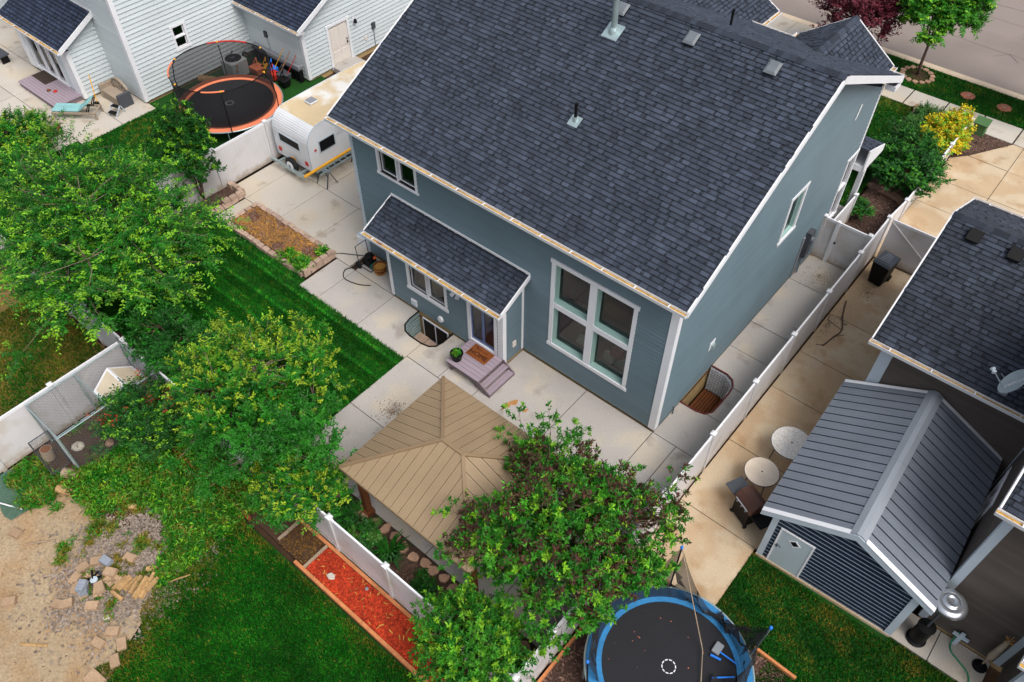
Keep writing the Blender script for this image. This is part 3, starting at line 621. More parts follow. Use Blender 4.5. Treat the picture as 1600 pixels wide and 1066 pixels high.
# right (gable) wall
rw = (6.2, 7.1, 3.50, 5.12); rw2 = (10.9, 11.55, 1.3, 3.9)
def gable_iv(z):
    lo = 0. if z < 5.6 else (z-5.6)/(ZR-.25-5.6)*YR; hi = 11.75 if z < 6.3 else 11.75-(z-6.3)/(ZR-.25-6.3)*(11.75-YR)
    return (min(lo,YR), max(hi,YR))
siding_wall(H, (0,0,0), (0,1,0), (1,0,0), 11.75, .14, ZR-.25, blue, [rw, rw2], .15, iv=gable_iv, lip=.03)
window(H, frr, *rw, hs=[], tw=.11, depth=1.2, sashm=teal, jamb=1, rec=.1); window(H, frr, *rw2, hs=[2.6], tw=.1, mull=.07, depth=1.2)
# far walls
m = MB(); m.face([(-Wd,0,0),(-Wd,11.75,0),(-Wd,11.75,6.5),(-Wd,YR,9.2),(-Wd,0,5.7)]); m.face([(-Wd,11.75,0),(0,11.75,0),(0,11.75,6.4),(-Wd,11.75,6.4)]); m.build('wall', blue, H)
m = MB(); m.box(-Wd+.03,.05,-1.2,-.05,11.7,.139); m.box(-10.2,-.95,-1.2,-5.2,.04,.138); m.build('foundation', found, H)
# corner trims
m = MB()
for x, y, s, z1 in ((0,0,1,5.65),): 
    fb.box(m, Wd-.19, Wd+.038, .13, z1, .0, .048); frr.box(m, 0., .16, .13, z1, .0, .042)
m.build('corner_trim', white, H)
m = MB(); fb.box(m, 0, .13, .13, 5.65, 0, .048); m.build('corner_trim', ltgrey, H)
for a, b in ((0,.13),(5.1-.2,5.1+.026)): m = MB(); fbp.box(m, a, b, .13, 2.74, .0, .044); m.build('corner_trim', white, H)
m = MB(); Fr((-5.15,-1,0),(0,1,0),(1,0,0)).box(m, 0, .12, .13, 2.76, 0, .026); Fr((-5.15,-1,0),(0,1,0),(1,0,0)).box(m, .88, .975, .13, 3.2, 0, .026); m.build('corner_trim', white, H)
m = MB(); frr.box(m, 11.6, 11.76, .13, 6.4, 0, .03); m.build('corner_trim', white, H)
# small fittings on the back wall
def plate(fr, a, z, w, h, t, mat, name): q = MB(); fr.box(q, a-w/2, a+w/2, z-h/2, z+h/2, .004, t+.015); return q.build(name, mat, H)
v1 = plate(fbp, 10.25-9.13, .4, .26, .26, .05, white, 'wall_vent'); q = MB(); [fbp.box(q, 10.25-9.22, 10.25-9.04, .31+.045*k, .335+.045*k, .066, .075) for k in range(4)]; q.build('louver', ltgrey, v1)
q = MB(); q.tube([fbp.pt(10.25-7.89,.42,.012), fbp.pt(10.25-7.89,.42,.09)], [.13,.11], 14); q.build('wall_vent', white, H)
lt = MB(); fbp.box(lt, 10.25-7.1, 10.25-6.95, 2.2, 2.32, .012, .05)
for dx in (-.13, .13): lt.tube([fbp.pt(10.25-7.02+dx*.4,2.27,.05), fbp.pt(10.25-7.02+dx,2.17,.2)], [.04,.075], 10)
lt.build('flood_light', white, H)
q = MB(); Fr((-5.15,-1,0),(0,1,0),(1,0,0)).box(q, .42, .58, .62, .86, .012, .05); q.build('outlet_box', cream, H)
plate(fb, Wd-11.1, 1.2, .12, .16, .04, white, 'outlet_box')
# right wall fittings: dryer vent, patch, meter
q = MB(); frr.box(q, 2.7, 3.02, 1.36, 1.72, .012, .035); v = q.build('dryer_vent', white, H)
q = MB(); frr.box(q, 2.78, 2.94, 1.42, 1.6, .036, .12); q.build('vent_hood', galv, v)
q = MB(); q.face([frr.pt(9.72,6.08,.036), frr.pt(9.86,6.1,.036), frr.pt(9.98,6.55,.036), frr.pt(9.84,6.6,.036)]); q.build('siding_patch', white, H)
q = MB(); frr.box(q, 8.95, 9.3, .95, 2.05, .012, .22); mt_ = q.build('meter_box', dgrey, H); q = MB(); q.tube([frr.pt(9.12,1.75,.22), frr.pt(9.12,1.75,.3)], .1, 12); q.build('meter_dial', steel, mt_)
q = MB(); frr.box(q, 8.75, 8.9, .1, 1.9, .012, .06); q.tube([frr.pt(9.12,.95,.1), frr.pt(9.12,.1,.1)], .03, 6); q.build('conduit', mgrey, mt_)
q = MB(); q.tube([frr.pt(.95,.0,.08), frr.pt(.95,.3,.08), frr.pt(.95,.34,.04)], .018, 6); q.build('spigot', dgrey, H)
# main roof
m = MB()
m.face([(XL,-.44,ZE),(XR,-.44,ZE),(XR,YR,ZR),(XL,YR,ZR)]); m.face([(XL,YR,ZR),(XR,YR,ZR),(XR,YF,ZF),(XL,YF,ZF)])
m.face([(XL,-.44,ZE-.1),(XL,.02,ZE-.1),(XR,.02,ZE-.1),(XR,-.44,ZE-.1)]); m.face([(XL,YF,ZF-.12),(XR,YF,ZF-.12),(XR,11.7,ZF-.12),(XL,11.7,ZF-.12)])
roof = m.build('roof', shingle, H)
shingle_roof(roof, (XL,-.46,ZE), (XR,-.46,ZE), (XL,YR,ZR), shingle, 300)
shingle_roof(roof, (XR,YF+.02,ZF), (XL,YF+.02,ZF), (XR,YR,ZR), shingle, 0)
ridge_caps(roof, (XL,YR,ZR), (XR,YR,ZR), shingle, .16, .075)
m = MB(); s1 = (ZR-ZE)/(YR+.44); s2 = (ZR-ZF)/(YF-YR)
for (ya, za, yb, zb) in ((-.47,ZE,YR,ZR),(YF+.03,ZF,YR,ZR)):
    m.prism([(XR-.01,ya,za+.03),(XR-.01,yb,zb+.03),(XR-.01,yb,zb-.2),(XR-.01,ya,za-.2)], (.05,0,0))
    m.prism([(.02,ya,za-.17),(.02,yb,zb-.17),(.02,yb,zb-.2),(.02,ya,za-.2)], (XR-.03,0,0))
m.build('rake_board', white, roof)
m = MB(); m.prism([(XR-.3,YF-.45,ZF-.16),(XR-.3,YF+.05,ZF-.1),(XR-.3,YF+.05,ZF-.34),(XR-.3,YF-.45,ZF-.34)], (.32,0,0)); m.build('eave_return', white, roof)
m = MB(); m.prism([(XL+.01,-.47,ZE+.03),(XL+.01,YR,ZR+.03),(XL+.01,YR,ZR-.17),(XL+.01,-.47,ZE-.17)], (-.05,0,0)); m.build('rake_board', white, roof)
m = MB(); m.box(XL,-.475,ZE-.2,XR-.012,-.445,ZE-.015); m.build('fascia', white, roof)
gutter(roof, (XL-.02,-.48,ZE-.01), (XR+.03,-.48,ZE-.01), (0,-1,0)); gutter(roof, (XL,YF+.03,ZF-.01), (XR,YF+.03,ZF-.01), (0,1,0))
# roof fittings
ventm = pm('vent_metal', C(104,110,116), .5, .1, 4)
def on_roof(x, y): return ZE+s1*(y+.44)
for x, y in ((-3.81,5.52),(-1.36,5.55),(-6.19,5.6)):
    z = on_roof(x,y); q = MB(); vx = Vector((1,0,0)); vy = Vector((0,1,s1)).normalized(); vn = vx.cross(vy); p = Vector((x,y,z))
    def P(a, b, c): return p+vx*a+vy*b+vn*c
    q.hexa([P(-.16,-.16,.03),P(.16,-.16,.03),P(.16,.16,.03),P(-.16,.16,.03),P(-.18,-.2,.13),P(.18,-.2,.13),P(.18,.18,.15),P(-.18,.18,.15)]); v = q.build('roof_vent', black, roof, bevel=.02)
    q = MB(); q.hexa([P(-.185,-.21,.135),P(.185,-.21,.135),P(.185,.19,.155),P(-.185,.19,.155),P(-.12,-.14,.175),P(.12,-.14,.175),P(.12,.13,.195),P(-.12,.13,.195)]); q.build('vent_lid', ventm, v)
def roof_pipe(x, y, h, r, mat, fl):
    z = on_roof(x,y); vx = Vector((1,0,0)); vy = Vector((0,1,s1)).normalized(); vn = vx.cross(vy); p = Vector((x,y,z))
    P = lambda a,b,c: p+vx*a+vy*b+vn*c
    q = MB(); q.hexa([P(-fl,-fl,.04),P(fl,-fl,.04),P(fl,fl,.04),P(-fl,fl,.04),P(-fl,-fl,.052),P(fl,-fl,.052),P(fl,fl,.052),P(-fl,fl,.052)])
    b = q.build('flashing', galv, roof); q = MB(); q.lathe([(r*2.1,-.15),(r*1.5,.06),(r*1.1,.14)], (x,y,z+.03), 14); q.build('pipe_boot', galv, b); q = MB(); q.tube([(x,y,z-.05),(x,y,z+h)], r, 12); q.build('vent_pipe', mat, roof)
roof_pipe(-5.36,2.40,.6,.045,black,.17); roof_pipe(-6.04,4.98,1.2,.09,galv,.26)
q = MB(); q.lathe([(.16,0),(.16,.05),(0,.12)], (-6.04,4.98,on_roof(-6.04,4.98)+1.15), 14); q.build('pipe_cap', galv, roof)
q = MB(); q.tube([(-4.0,8.2,8.2),(-4.0,8.2,8.95)], .04, 8); q.build('vent_pipe', black, roof)
# lean-to roof over the bump-out
m = MB(); xl, xr = -10.8, -4.93; m.face([(xl,-1.35,2.92),(xr,-1.35,2.92),(xr,-.03,3.55),(xl,-.03,3.55)]); m.face([(xl,-1.35,2.80),(xl,-1,2.80),(xr,-1,2.80),(xr,-1.35,2.80)])
ln = m.build('lean_to_roof', shingle, H)
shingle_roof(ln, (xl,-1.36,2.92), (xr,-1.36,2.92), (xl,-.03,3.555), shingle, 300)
m = MB(); m.prism([(xr-.01,-1.37,2.95),(xr-.01,-.02,3.59),(xr-.01,-.02,3.42),(xr-.01,-1.37,2.78)], (.045,0,0)); m.prism([(xl+.01,-1.37,2.95),(xl+.01,-.02,3.59),(xl+.01,-.02,3.42),(xl+.01,-1.37,2.78)], (-.045,0,0)); m.build('rake_board', white, ln)
m = MB(); m.box(xl,-.045,3.54,xr+.03,-.02,3.66); m.build('wall_flashing', white, ln)
m = MB(); m.box(xl,-1.375,2.75,xr-.012,-1.352,2.90); m.build('fascia', white, ln)
gutter(ln, (xl-.02,-1.38,2.90), (xr+.02,-1.38,2.90), (0,-1,0))
# front gables
def front_gable(cx, hw, y0, y1, ze_, zr_, yb):
    m = MB(); m.face([(cx+hw,y0,ze_),(cx+hw,y1,ze_),(cx,y1,zr_),(cx,yb,zr_)]); m.face([(cx,yb,zr_),(cx,y1,zr_),(cx-hw,y1,ze_),(cx-hw,y0,ze_)])
    m.face([(cx-hw+.2,y1-.25,ze_-1.5),(cx+hw-.2,y1-.25,ze_-1.5),(cx+hw-.2,y1-.25,ze_-.02),(cx,y1-.25,zr_-.1),(cx-hw+.2,y1-.25,ze_-.02)])
    g = m.build('gable_roof', shingle, H); dy = yb-y0; Hs = math.hypot(hw, zr_-ze_)
    # right slope: eave runs in +y ; left slope mirrored
    L = y1-y0
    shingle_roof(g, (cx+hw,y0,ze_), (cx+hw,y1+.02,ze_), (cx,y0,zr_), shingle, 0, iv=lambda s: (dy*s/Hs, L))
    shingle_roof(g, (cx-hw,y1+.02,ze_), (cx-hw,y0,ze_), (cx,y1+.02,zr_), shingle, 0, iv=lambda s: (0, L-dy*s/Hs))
    ridge_caps(g, (cx,yb,zr_), (cx,y1,zr_), shingle, .14, .09)
    m = MB(); m.prism([(cx-hw-.02,y1+.02,ze_+.02),(cx,y1+.02,zr_+.03),(cx+hw+.02,y1+.02,ze_+.02),(cx+hw+.02,y1+.02,ze_-.16),(cx,y1+.02,zr_-.15),(cx-hw-.02,y1+.02,ze_-.16)], (0,.04,0)); m.build('rake_board', white, g)
    gutter(g, (cx+hw+.01,y0+.25,ze_-.01), (cx+hw+.01,y1+.03,ze_-.01), (1,0,0)); gutter(g, (cx-hw-.01,y0+.25,ze_-.01), (cx-hw-.01,y1+.03,ze_-.01), (-1,0,0))
front_gable(-1.72,1.62,11.7,12.45,6.68,7.80,9.55)
front_gable(-7.9,3.05,12.0,13.85,6.45,8.0,9.1)
m = MB(); m.box(-10.8,11.76,0,-5.0,13.6,6.45); m.build('front_wing', blue, H)
# porch roof at the front corner
m = MB(); m.face([(-4.9,11.8,3.95),(.35,11.8,3.95),(.35,13.5,3.35),(-4.9,13.5,3.35)]); m.box(-4.9,11.8,3.08,.36,13.5,3.30); p_ = m.build('porch_roof', white, H)
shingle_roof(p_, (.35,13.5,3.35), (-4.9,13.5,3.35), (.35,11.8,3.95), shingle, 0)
m = MB(); m.prism([(.34,11.8,3.97),(.34,13.52,3.37),(.34,13.52,3.1),(.34,11.8,3.1)], (.05,0,0)); m.build('rake_board', white, p_)
m = MB(); m.box(-.02,13.1,0,.16,13.28,3.08); m.box(-2.6,13.1,0,-2.42,13.28,3.08); m.build('porch_post', white, H)
# porch slab and stairs
m = MB(); m.box(-4.9,11.76,-.1,.25,13.6,.18); m.build('porch_floor', conc, H)
# low white utility box beside the far corner
m = MB(); m.box(-13.25,.05,0,-12.55,.75,.42); o = m.build('utility_box', white, None, (-12.9,.4,0), bevel=.015); tag(o, 'low white box on the concrete by the far house corner', 'box')
m = MB(); m.box(-13.22,.08,.42,-12.58,.72,.46); m.build('lid', ltgrey, o)
# window wells
def window_well(name, label, pts, depth, base, cent, grated=False):
    wl = thing(name, label, 'window well', base); n = len(pts)
    # smooth the outline a bit, ribbed steel liner
    P = [Vector((x,y,0)) for x, y in pts]
    m = MB(); k = 16
    for i in range(k):
        z0 = -depth+depth*i/k; z1 = z0+depth/k; off = .012 if i % 2 else -.012
        ring = []
        for p in P:
            d = (p-Vector((cent[0],cent[1],0))).normalized(); ring.append(p+d*off)
        for a, b in zip(ring[:-1], ring[1:]):
            m.face([(a.x,a.y,z0),(b.x,b.y,z0),(b.x,b.y,z1),(a.x,a.y,z1)])
            if i: m.face([(a.x,a.y,z0),(b.x,b.y,z0),(b.x*.98+cent[0]*.02,b.y*.98+cent[1]*.02,z0),(a.x*.98+cent[0]*.02,a.y*.98+cent[1]*.02,z0)])
    m.build('liner', galv if not grated else ltgrey, wl)
    m = MB(); m.tube([(p.x,p.y,.02) for p in P], .028, 6); m.build('rim', black if not grated else pm('maroon_rim', C(96,40,40), .6, .1, 3), wl)
    m = MB(); m.face([(x,y,-depth+.02) for x, y in pts]); m.build('well_floor', gravelg if not grated else woodb, wl)
    return wl
wb = window_well('window_well', 'black window well beside the back steps in the patio', WELL_B, 1.1, (-8.2,-1.5,0), (-8.2,-1.1))
m = MB(); B(m, 10.25-8.75, 10.25-7.55, -1.0, -.02, .06, .09); m.build('basement_window', white, wb); m = MB(); 
for a, b in ((-8.7,-8.18),(-8.12,-7.6)): B(m, 10.25+a, 10.25+b, -.95, -.07, .09, .095)
m.build('pane', black, wb)
m = MB(); m.box(-8.95,-1.5,-1.08,-8.5,-1.1,-.92); m.box(-8.45,-1.55,-1.08,-8.05,-1.15,-.9); m.build('well_block', blk_ret, wb)
wr = window_well('window_well', 'window well with a white grid liner in the side path', WELL_R, 1.2, (.5,2.4,0), (.05,2.45), True)
# grid liner at the far side
m = MB()
for i in range(10):
    t = i/9; a = Vector((.05+.9*t, 3.40-.0*t, 0)) if t < .6 else Vector((.05+.9*t, 3.40-(t-.6)*.75, 0))
    m.bar((a.x,a.y-.03,-1.15), (a.x,a.y-.03,.0), .02, .02)
for k in range(10): m.tube([(.05,3.37,-.05-.11*k),(.59,3.37,-.05-.11*k),(.83,3.26,-.05-.11*k),(.94,3.08,-.05-.11*k),(.98,2.6,-.05-.11*k)], .012, 4)
m.build('grid', white, wr)
m = MB()
for k in range(9): m.box(.06+.1*k,1.6,-1.15,.12+.1*k,3.3,-1.1)
m.build('slat', woodb, wr)
# ------------------------------------------------------------------ the white house on the left
Wh = thing('house', 'white lap sided house with blue black roof at the upper left', 'house', (-33, 6, 0))
fw_ = Fr((-44,.36,0), (1,0,0), (0,-1,0)); fwr = Fr((-27.43,.36,0), (0,1,0), (1,0,0)); fwb = Fr((-34.4,-1.27,0), (1,0,0), (0,-1,0))
siding_wall(Wh, (-44,.36,0), (1,0,0), (0,-1,0), 44-27.43, .12, 6.2, white_s, [], .19, lip=.046)
ww = (2.25, 2.8, 1.72, 2.68)
siding_wall(Wh, (-27.43,.36,0), (0,1,0), (1,0,0), 10.0, .12, 6.2, white_s, [ww], .19, lip=.046)
window(Wh, fwr, *ww, hs=[2.2], tw=.1, mull=.05, depth=.8)
dw = (34.4-33.6, 34.4-31.0, .32, 2.1)
siding_wall(Wh, (-34.4,-1.27,0), (1,0,0), (0,-1,0), 4.65, .12, 2.55, white_s, [dw], .19, lip=.046)
window(Wh, fwb, *dw, vs=[34.4-32.7, 34.4-31.85], tw=.1, mull=.08, depth=1.4, glass=glassd)
siding_wall(Wh, (-29.75,-1.27,0), (0,1,0), (1,0,0), 1.63, .12, 3.4, white_s, [], .19, lip=.046, iv=lambda z: (max(0., (z-2.55)/.5), 1.63))
siding_wall(Wh, (-34.4,.36,0), (0,-1,0), (-1,0,0), 1.63, .12, 3.4, white_s, [], .19, lip=.046, iv=lambda z: (0, 1.63-max(0., (z-2.55)/.5)))
m = MB(); fwr.box(m, 0., .14, .1, 6.2, .0, .056); fw_.box(m, 44-27.43-.14, 44-27.43+.056, .1, 6.2, .0, .06); m.build('corner_trim', white, Wh)
m = MB(); fwb.box(m, 4.65-.62, 4.65+.056, .1, 2.56, 0, .06); fwb.box(m, 0, .5, .1, 2.56, 0, .06); Fr((-29.75,-1.27,0),(0,1,0),(1,0,0)).box(m, 0, .12, .1, 2.6, 0, .056); m.build('corner_trim', white, Wh)
m = MB(); m.box(-43.9,.42,-.4,-27.5,10,.119); m.box(-34.35,-1.22,-.4,-29.8,.4,.118); m.build('foundation', found, Wh)
m = MB(); m.face([(-34.7,-1.58,2.62),(-29.45,-1.58,2.62),(-29.45,.34,3.62),(-34.7,.34,3.62)]); m.face([(-34.7,-1.58,2.5),(-34.7,-1.2,2.5),(-29.45,-1.2,2.5),(-29.45,-1.58,2.5)]); lr = m.build('lean_to_roof', shingle_w, Wh)
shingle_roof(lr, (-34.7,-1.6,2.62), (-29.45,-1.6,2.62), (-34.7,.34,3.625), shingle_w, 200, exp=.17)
m = MB(); m.prism([(-29.46,-1.62,2.66),(-29.46,.35,3.68),(-29.46,.35,3.46),(-29.46,-1.62,2.44)], (.05,0,0)); m.build('rake_board', white, lr)
m = MB(); m.box(-34.7,.30,3.60,-29.42,.335,3.72); m.build('wall_flashing', white, lr)
gutter(lr, (-34.72,-1.62,2.60), (-29.4,-1.62,2.60), (0,-1,0))
# upper roof (out of frame mostly)
m = MB(); m.face([(-44.3,-.1,6.15),(-27.1,-.1,6.15),(-27.1,5.4,9),(-44.3,5.4,9)]); m.face([(-44.3,5.4,9),(-27.1,5.4,9),(-27.1,10.8,6.15),(-44.3,10.8,6.15)]); m.face([(-44.3,-.1,6.12),(-44.3,10.8,6.12),(-27.1,10.8,6.12),(-27.1,-.1,6.12)]); m.build('roof', shingle_w, Wh)
# garage wing
fg = Fr((-27.43,6.31,0), (1,0,0), (0,-1,0)); fgr = Fr((-23.22,6.31,0), (0,1,0), (1,0,0))
siding_wall(Wh, (-27.43,6.31,0), (1,0,0), (0,-1,0), 4.21, .12, 2.75, white_s, [], .19, lip=.046)
def wing_iv(z): return ((0,9.) if z < 2.75 else (min((z-2.75)/.5,4.5), max(9-(z-2.75)/.5,4.5)))
siding_wall(Wh, (-23.22,6.31,0), (0,1,0), (1,0,0), 9., .12, 4.9, white_s, [(1.48,2.6,.0,2.03)], .19, lip=.046, iv=wing_iv)
m = MB(); fgr.box(m, 1.36, 1.48, .0, 2.03, -.02, .06); fgr.box(m, 2.6, 2.72, .0, 2.03, -.02, .06); fgr.box(m, 1.32, 2.76, 2.03, 2.15, -.02, .064); dd = m.build('door', white, Wh)
m = MB(); fgr.box(m, 1.48, 2.6, .06, 2.03, -.04, -.01)
lf = m.build('door_leaf', cream, dd)
for a in (1.6,2.1):
    for z0, z1 in ((.2,.75),(.9,1.85)): m = MB(); fgr.box(m, a, a+.38, z0, z1, -.009, .004); m.build('door_panel', cream, lf)
m = MB(); m.tube([fgr.pt(2.5,1.0,0.), fgr.pt(2.5,1.0,.07)], .035, 8); m.tube([fgr.pt(2.5,1.15,0.), fgr.pt(2.5,1.15,.05)], .03, 8); m.build('handle', black, dd)
m = MB(); m.box(-23.2,7.7,-.1,-22.5,9.1,.14); m.build('doorstep', conc, Wh)
m = MB(); fgr.box(m, 2.95, 3.12, 1.72, 1.98, .012, .05); l_ = m.build('wall_lamp', white, Wh); m = MB(); m.lathe([(.04,.12),(.09,.0),(.07,-.06),(0,-.08)], (-23.07,9.35,1.8), 10); m.build('lamp_shade', black, l_)
m = MB(); fgr.box(m, 4.05, 4.25, 1.0, 1.3, .012, .12); b_ = m.build('meter_box', dgrey, Wh); m = MB(); m.tube([fgr.pt(4.15,1.0,.06), fgr.pt(4.15,.1,.06)], .02, 6); m.build('conduit', mgrey, b_)
m = MB(); fgr.box(m, 3.55, 3.68, .6, .8, .012, .06); m.build('outlet_box', cream, Wh)
m = MB(); fg.box(m, 1.42, 1.62, 1.3, 1.58, .012, .1); b_ = m.build('meter_box', dgrey, Wh); m = MB(); m.tube([fg.pt(1.55,1.3,.05), fg.pt(1.62,.7,.05)], .015, 5); m.build('conduit', mgrey, b_)
m = MB(); fg.box(m, 4.21-.12, 4.21+.056, .1, 2.72, .0, .06); fgr.box(m, 0, .12, .1, 2.72, 0, .056); m.build('corner_trim', white, Wh)
m = MB(); m.face([(-27.43,5.95,2.72),(-22.85,5.95,2.72),(-22.85,10.81,5.15),(-27.43,10.81,5.15)]); m.face([(-27.43,10.81,5.15),(-22.85,10.81,5.15),(-22.85,15.7,2.72),(-27.43,15.7,2.72)]); gr = m.build('garage_roof', shingle_w, Wh)
shingle_roof(gr, (-27.43,5.93,2.72), (-22.85,5.93,2.72), (-27.43,10.81,5.15), shingle_w, 150, exp=.17)
m = MB(); m.prism([(-22.86,5.9,2.76),(-22.86,10.81,5.2),(-22.86,10.81,5.0),(-22.86,5.9,2.54)], (.05,0,0)); m.build('rake_board', white, gr)
m = MB(); m.box(-27.4,5.96,2.5,-22.87,6.31,2.54); m.build('soffit', white, gr)
gutter(gr, (-27.4,5.92,2.70), (-22.8,5.92,2.70), (0,-1,0))
m = MB(); m.box(-27.38,6.36,-.4,-23.27,15.2,.119); m.build('foundation', found, Wh)

# ------------------------------------------------------------------ the brown house on the right
Br = thing('house', 'dark brown sided house with white trim at the right edge', 'house', (8, 6, 0))
siding_wall(Br, (4.35,3.75,0), (1,0,0), (0,-1,0), 4.09, .12, 4.1, brown_s, [], .14)
siding_wall(Br, (4.35,11.0,0), (0,-1,0), (-1,0,0), 7.25, .12, 6.0, brown_s, [], .14, iv=lambda z: ((0,7.25) if z < 4.15 else ((z-4.15)/.5, 7.25-(z-4.15)/.5)))
fr3 = Fr((4.35,3.75,0), (1,0,0), (0,-1,0)); frx = Fr((8.44,3.75,0), (0,-1,0), (-1,0,0)); fr4 = Fr((8.44,-.44,0), (1,0,0), (0,-1,0))
m = MB(); fr3.box(m, -.026, .3, .1, 4.1, 0, .03); Fr((4.35,11,0),(0,-1,0),(-1,0,0)).box(m, 7.13, 7.25, .1, 4.1, 0, .026); m.build('corner_trim', ltgrey, Br)
rwn = (.75, 1.8, 1.55, 2.5)
siding_wall(Br, (8.44,3.75,0), (0,-1,0), (-1,0,0), 4.19, .12, 5.45, brown_s, [rwn], .14)
window(Br, frx, *rwn, vs=[1.28], tw=.09, mull=.05, depth=.8)
q = MB(); frx.box(q, .45, .58, 2.35, 2.6, .012, .03); q.build('outlet_box', white, Br)
siding_wall(Br, (8.44,-.44,0), (1,0,0), (0,-1,0), 4.6, .12, 5.45, brown_s, [], .14)
m = MB(); fr4.box(m, -.026, .17, .1, 5.45, 0, .03); frx.box(m, 4.05, 4.19, .1, 5.45, 0, .026); m.build('corner_trim', ltgrey, Br)
m = MB(); frx.box(m, .005, .13, .1, 5.45, 0, .026); m.build('corner_trim', ltgrey, Br)
m = MB(); m.box(4.4,3.8,-.4,8.6,11,.119); m.box(8.48,-.40,-.4,13,8,.118); m.build('foundation', found, Br)
m = MB(); m.face([(4.02,3.46,4.27),(8.44,3.46,4.27),(8.44,7.22,6.15),(4.02,7.22,6.15)]); m.face([(4.02,7.22,6.15),(14,7.22,6.15),(14,11.0,4.27),(4.02,11.0,4.27)]); m.face([(8.44,5.0,5.04),(14,5.0,5.04),(14,7.22,6.15),(8.44,7.22,6.15)])
m.face([(4.02,3.46,4.13),(4.02,3.75,4.13),(8.44,3.75,4.13),(8.44,3.46,4.13)]); rr = m.build('roof', shingle_r, Br)
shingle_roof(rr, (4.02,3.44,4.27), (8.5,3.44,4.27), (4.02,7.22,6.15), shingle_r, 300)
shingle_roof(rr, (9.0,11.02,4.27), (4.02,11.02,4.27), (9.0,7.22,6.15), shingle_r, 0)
ridge_caps(rr, (4.02,7.22,6.15), (9,7.22,6.15), shingle_r, .15, .075)
m = MB()
for ya, yb in ((3.42,7.22),(11.04,7.22)): m.prism([(4.03,ya,4.30),(4.03,yb,6.18),(4.03,yb,6.0),(4.03,ya,4.12)], (-.04,0,0))
m.build('rake_board', white, rr)
m = MB(); m.box(4.0,3.425,4.1,8.43,3.45,4.25); m.build('fascia', white, rr)
gutter(rr, (3.98,3.42,4.26), (8.43,3.42,4.26), (0,-1,0)); gutter(rr, (3.98,11.05,4.26), (9.,11.05,4.26), (0,1,0))
for x, y in ((4.78,6.82),(5.86,6.80)):
    z = 4.27+.5*(y-3.46); q = MB(); vx = Vector((1,0,0)); vy = Vector((0,1,.5)).normalized(); vn = vx.cross(vy); p = Vector((x,y,z)); P = lambda a,b,c: p+vx*a+vy*b+vn*c
    q.hexa([P(-.17,-.17,.03),P(.17,-.17,.03),P(.17,.17,.03),P(-.17,.17,.03),P(-.19,-.2,.15),P(.19,-.2,.15),P(.19,.19,.17),P(-.19,.19,.17)]); q.build('roof_vent', black, rr, bevel=.02)
# tall wing roof
m = MB(); m.face([(8.15,-.74,5.62),(13.5,-.74,5.62),(13.5,4.2,8.1),(8.15,4.2,8.1)]); m.face([(8.15,4.2,8.1),(13.5,4.2,8.1),(13.5,9,5.62),(8.15,9,5.62)]); m.face([(8.15,-.74,5.46),(8.15,-.44,5.46),(13.5,-.44,5.46),(13.5,-.74,5.46)]); wr2 = m.build('wing_roof', shingle_r, Br)
shingle_roof(wr2, (8.15,-.76,5.62), (10.2,-.76,5.62), (8.15,4.2,8.1), shingle_r, 150)
m = MB(); m.prism([(8.16,-.78,5.65),(8.16,4.2,8.15),(8.16,4.2,7.95),(8.16,-.78,5.45)], (-.04,0,0)); m.build('rake_board', white, wr2)
m = MB(); m.box(8.12,-.785,5.44,13.5,-.755,5.6); m.build('fascia', white, wr2); gutter(wr2, (8.1,-.79,5.61), (13.5,-.79,5.61), (0,-1,0))
m = MB(); m.face([(8.44,3.75,4.2),(8.44,9,4.2),(8.44,9,5.6),(8.44,4.2,8.0),(8.44,-.44,5.5),(8.44,3.75,5.5)]); m.build('wall', brown_s, Br)
# single-storey extension, right of the tall wing
m = MB(); fr4.box(m, 1.86, 2.02, .1, 2.9, .01, .034); m.build('corner_trim', ltgrey, Br)
siding_wall(Br, (10.55,-1.45,0), (1,0,0), (0,-1,0), 2.5, .12, 2.75, brown_s, [], .14); siding_wall(Br, (10.55,-.44,0), (0,-1,0), (-1,0,0), 1.01, .12, 2.9, brown_s, [], .14)
m = MB(); Fr((10.55,-1.45,0),(1,0,0),(0,-1,0)).box(m, -.026, .16, .1, 2.7, 0, .03); Fr((10.55,-.44,0),(0,-1,0),(-1,0,0)).box(m, .87, 1.01, .1, 2.7, 0, .026); m.build('corner_trim', ltgrey, Br)
m = MB(); m.face([(10.2,-1.8,2.86),(13.5,-1.8,2.86),(13.5,-.42,3.5),(10.2,-.42,3.5)]); m.face([(10.2,-1.8,2.74),(10.2,-.44,2.74),(13.5,-.44,2.74),(13.5,-1.8,2.74)]); ex = m.build('lean_to_roof', shingle_r, Br)
shingle_roof(ex, (10.2,-1.82,2.86), (11.6,-1.82,2.86), (10.2,-.42,3.5), shingle_r, 40)
m = MB(); m.prism([(10.21,-1.84,2.9),(10.21,-.42,3.54),(10.21,-.42,3.36),(10.21,-1.84,2.72)], (-.04,0,0)); m.build('rake_board', white, ex); gutter(ex, (10.16,-1.84,2.85), (13.5,-1.84,2.85), (0,-1,0))
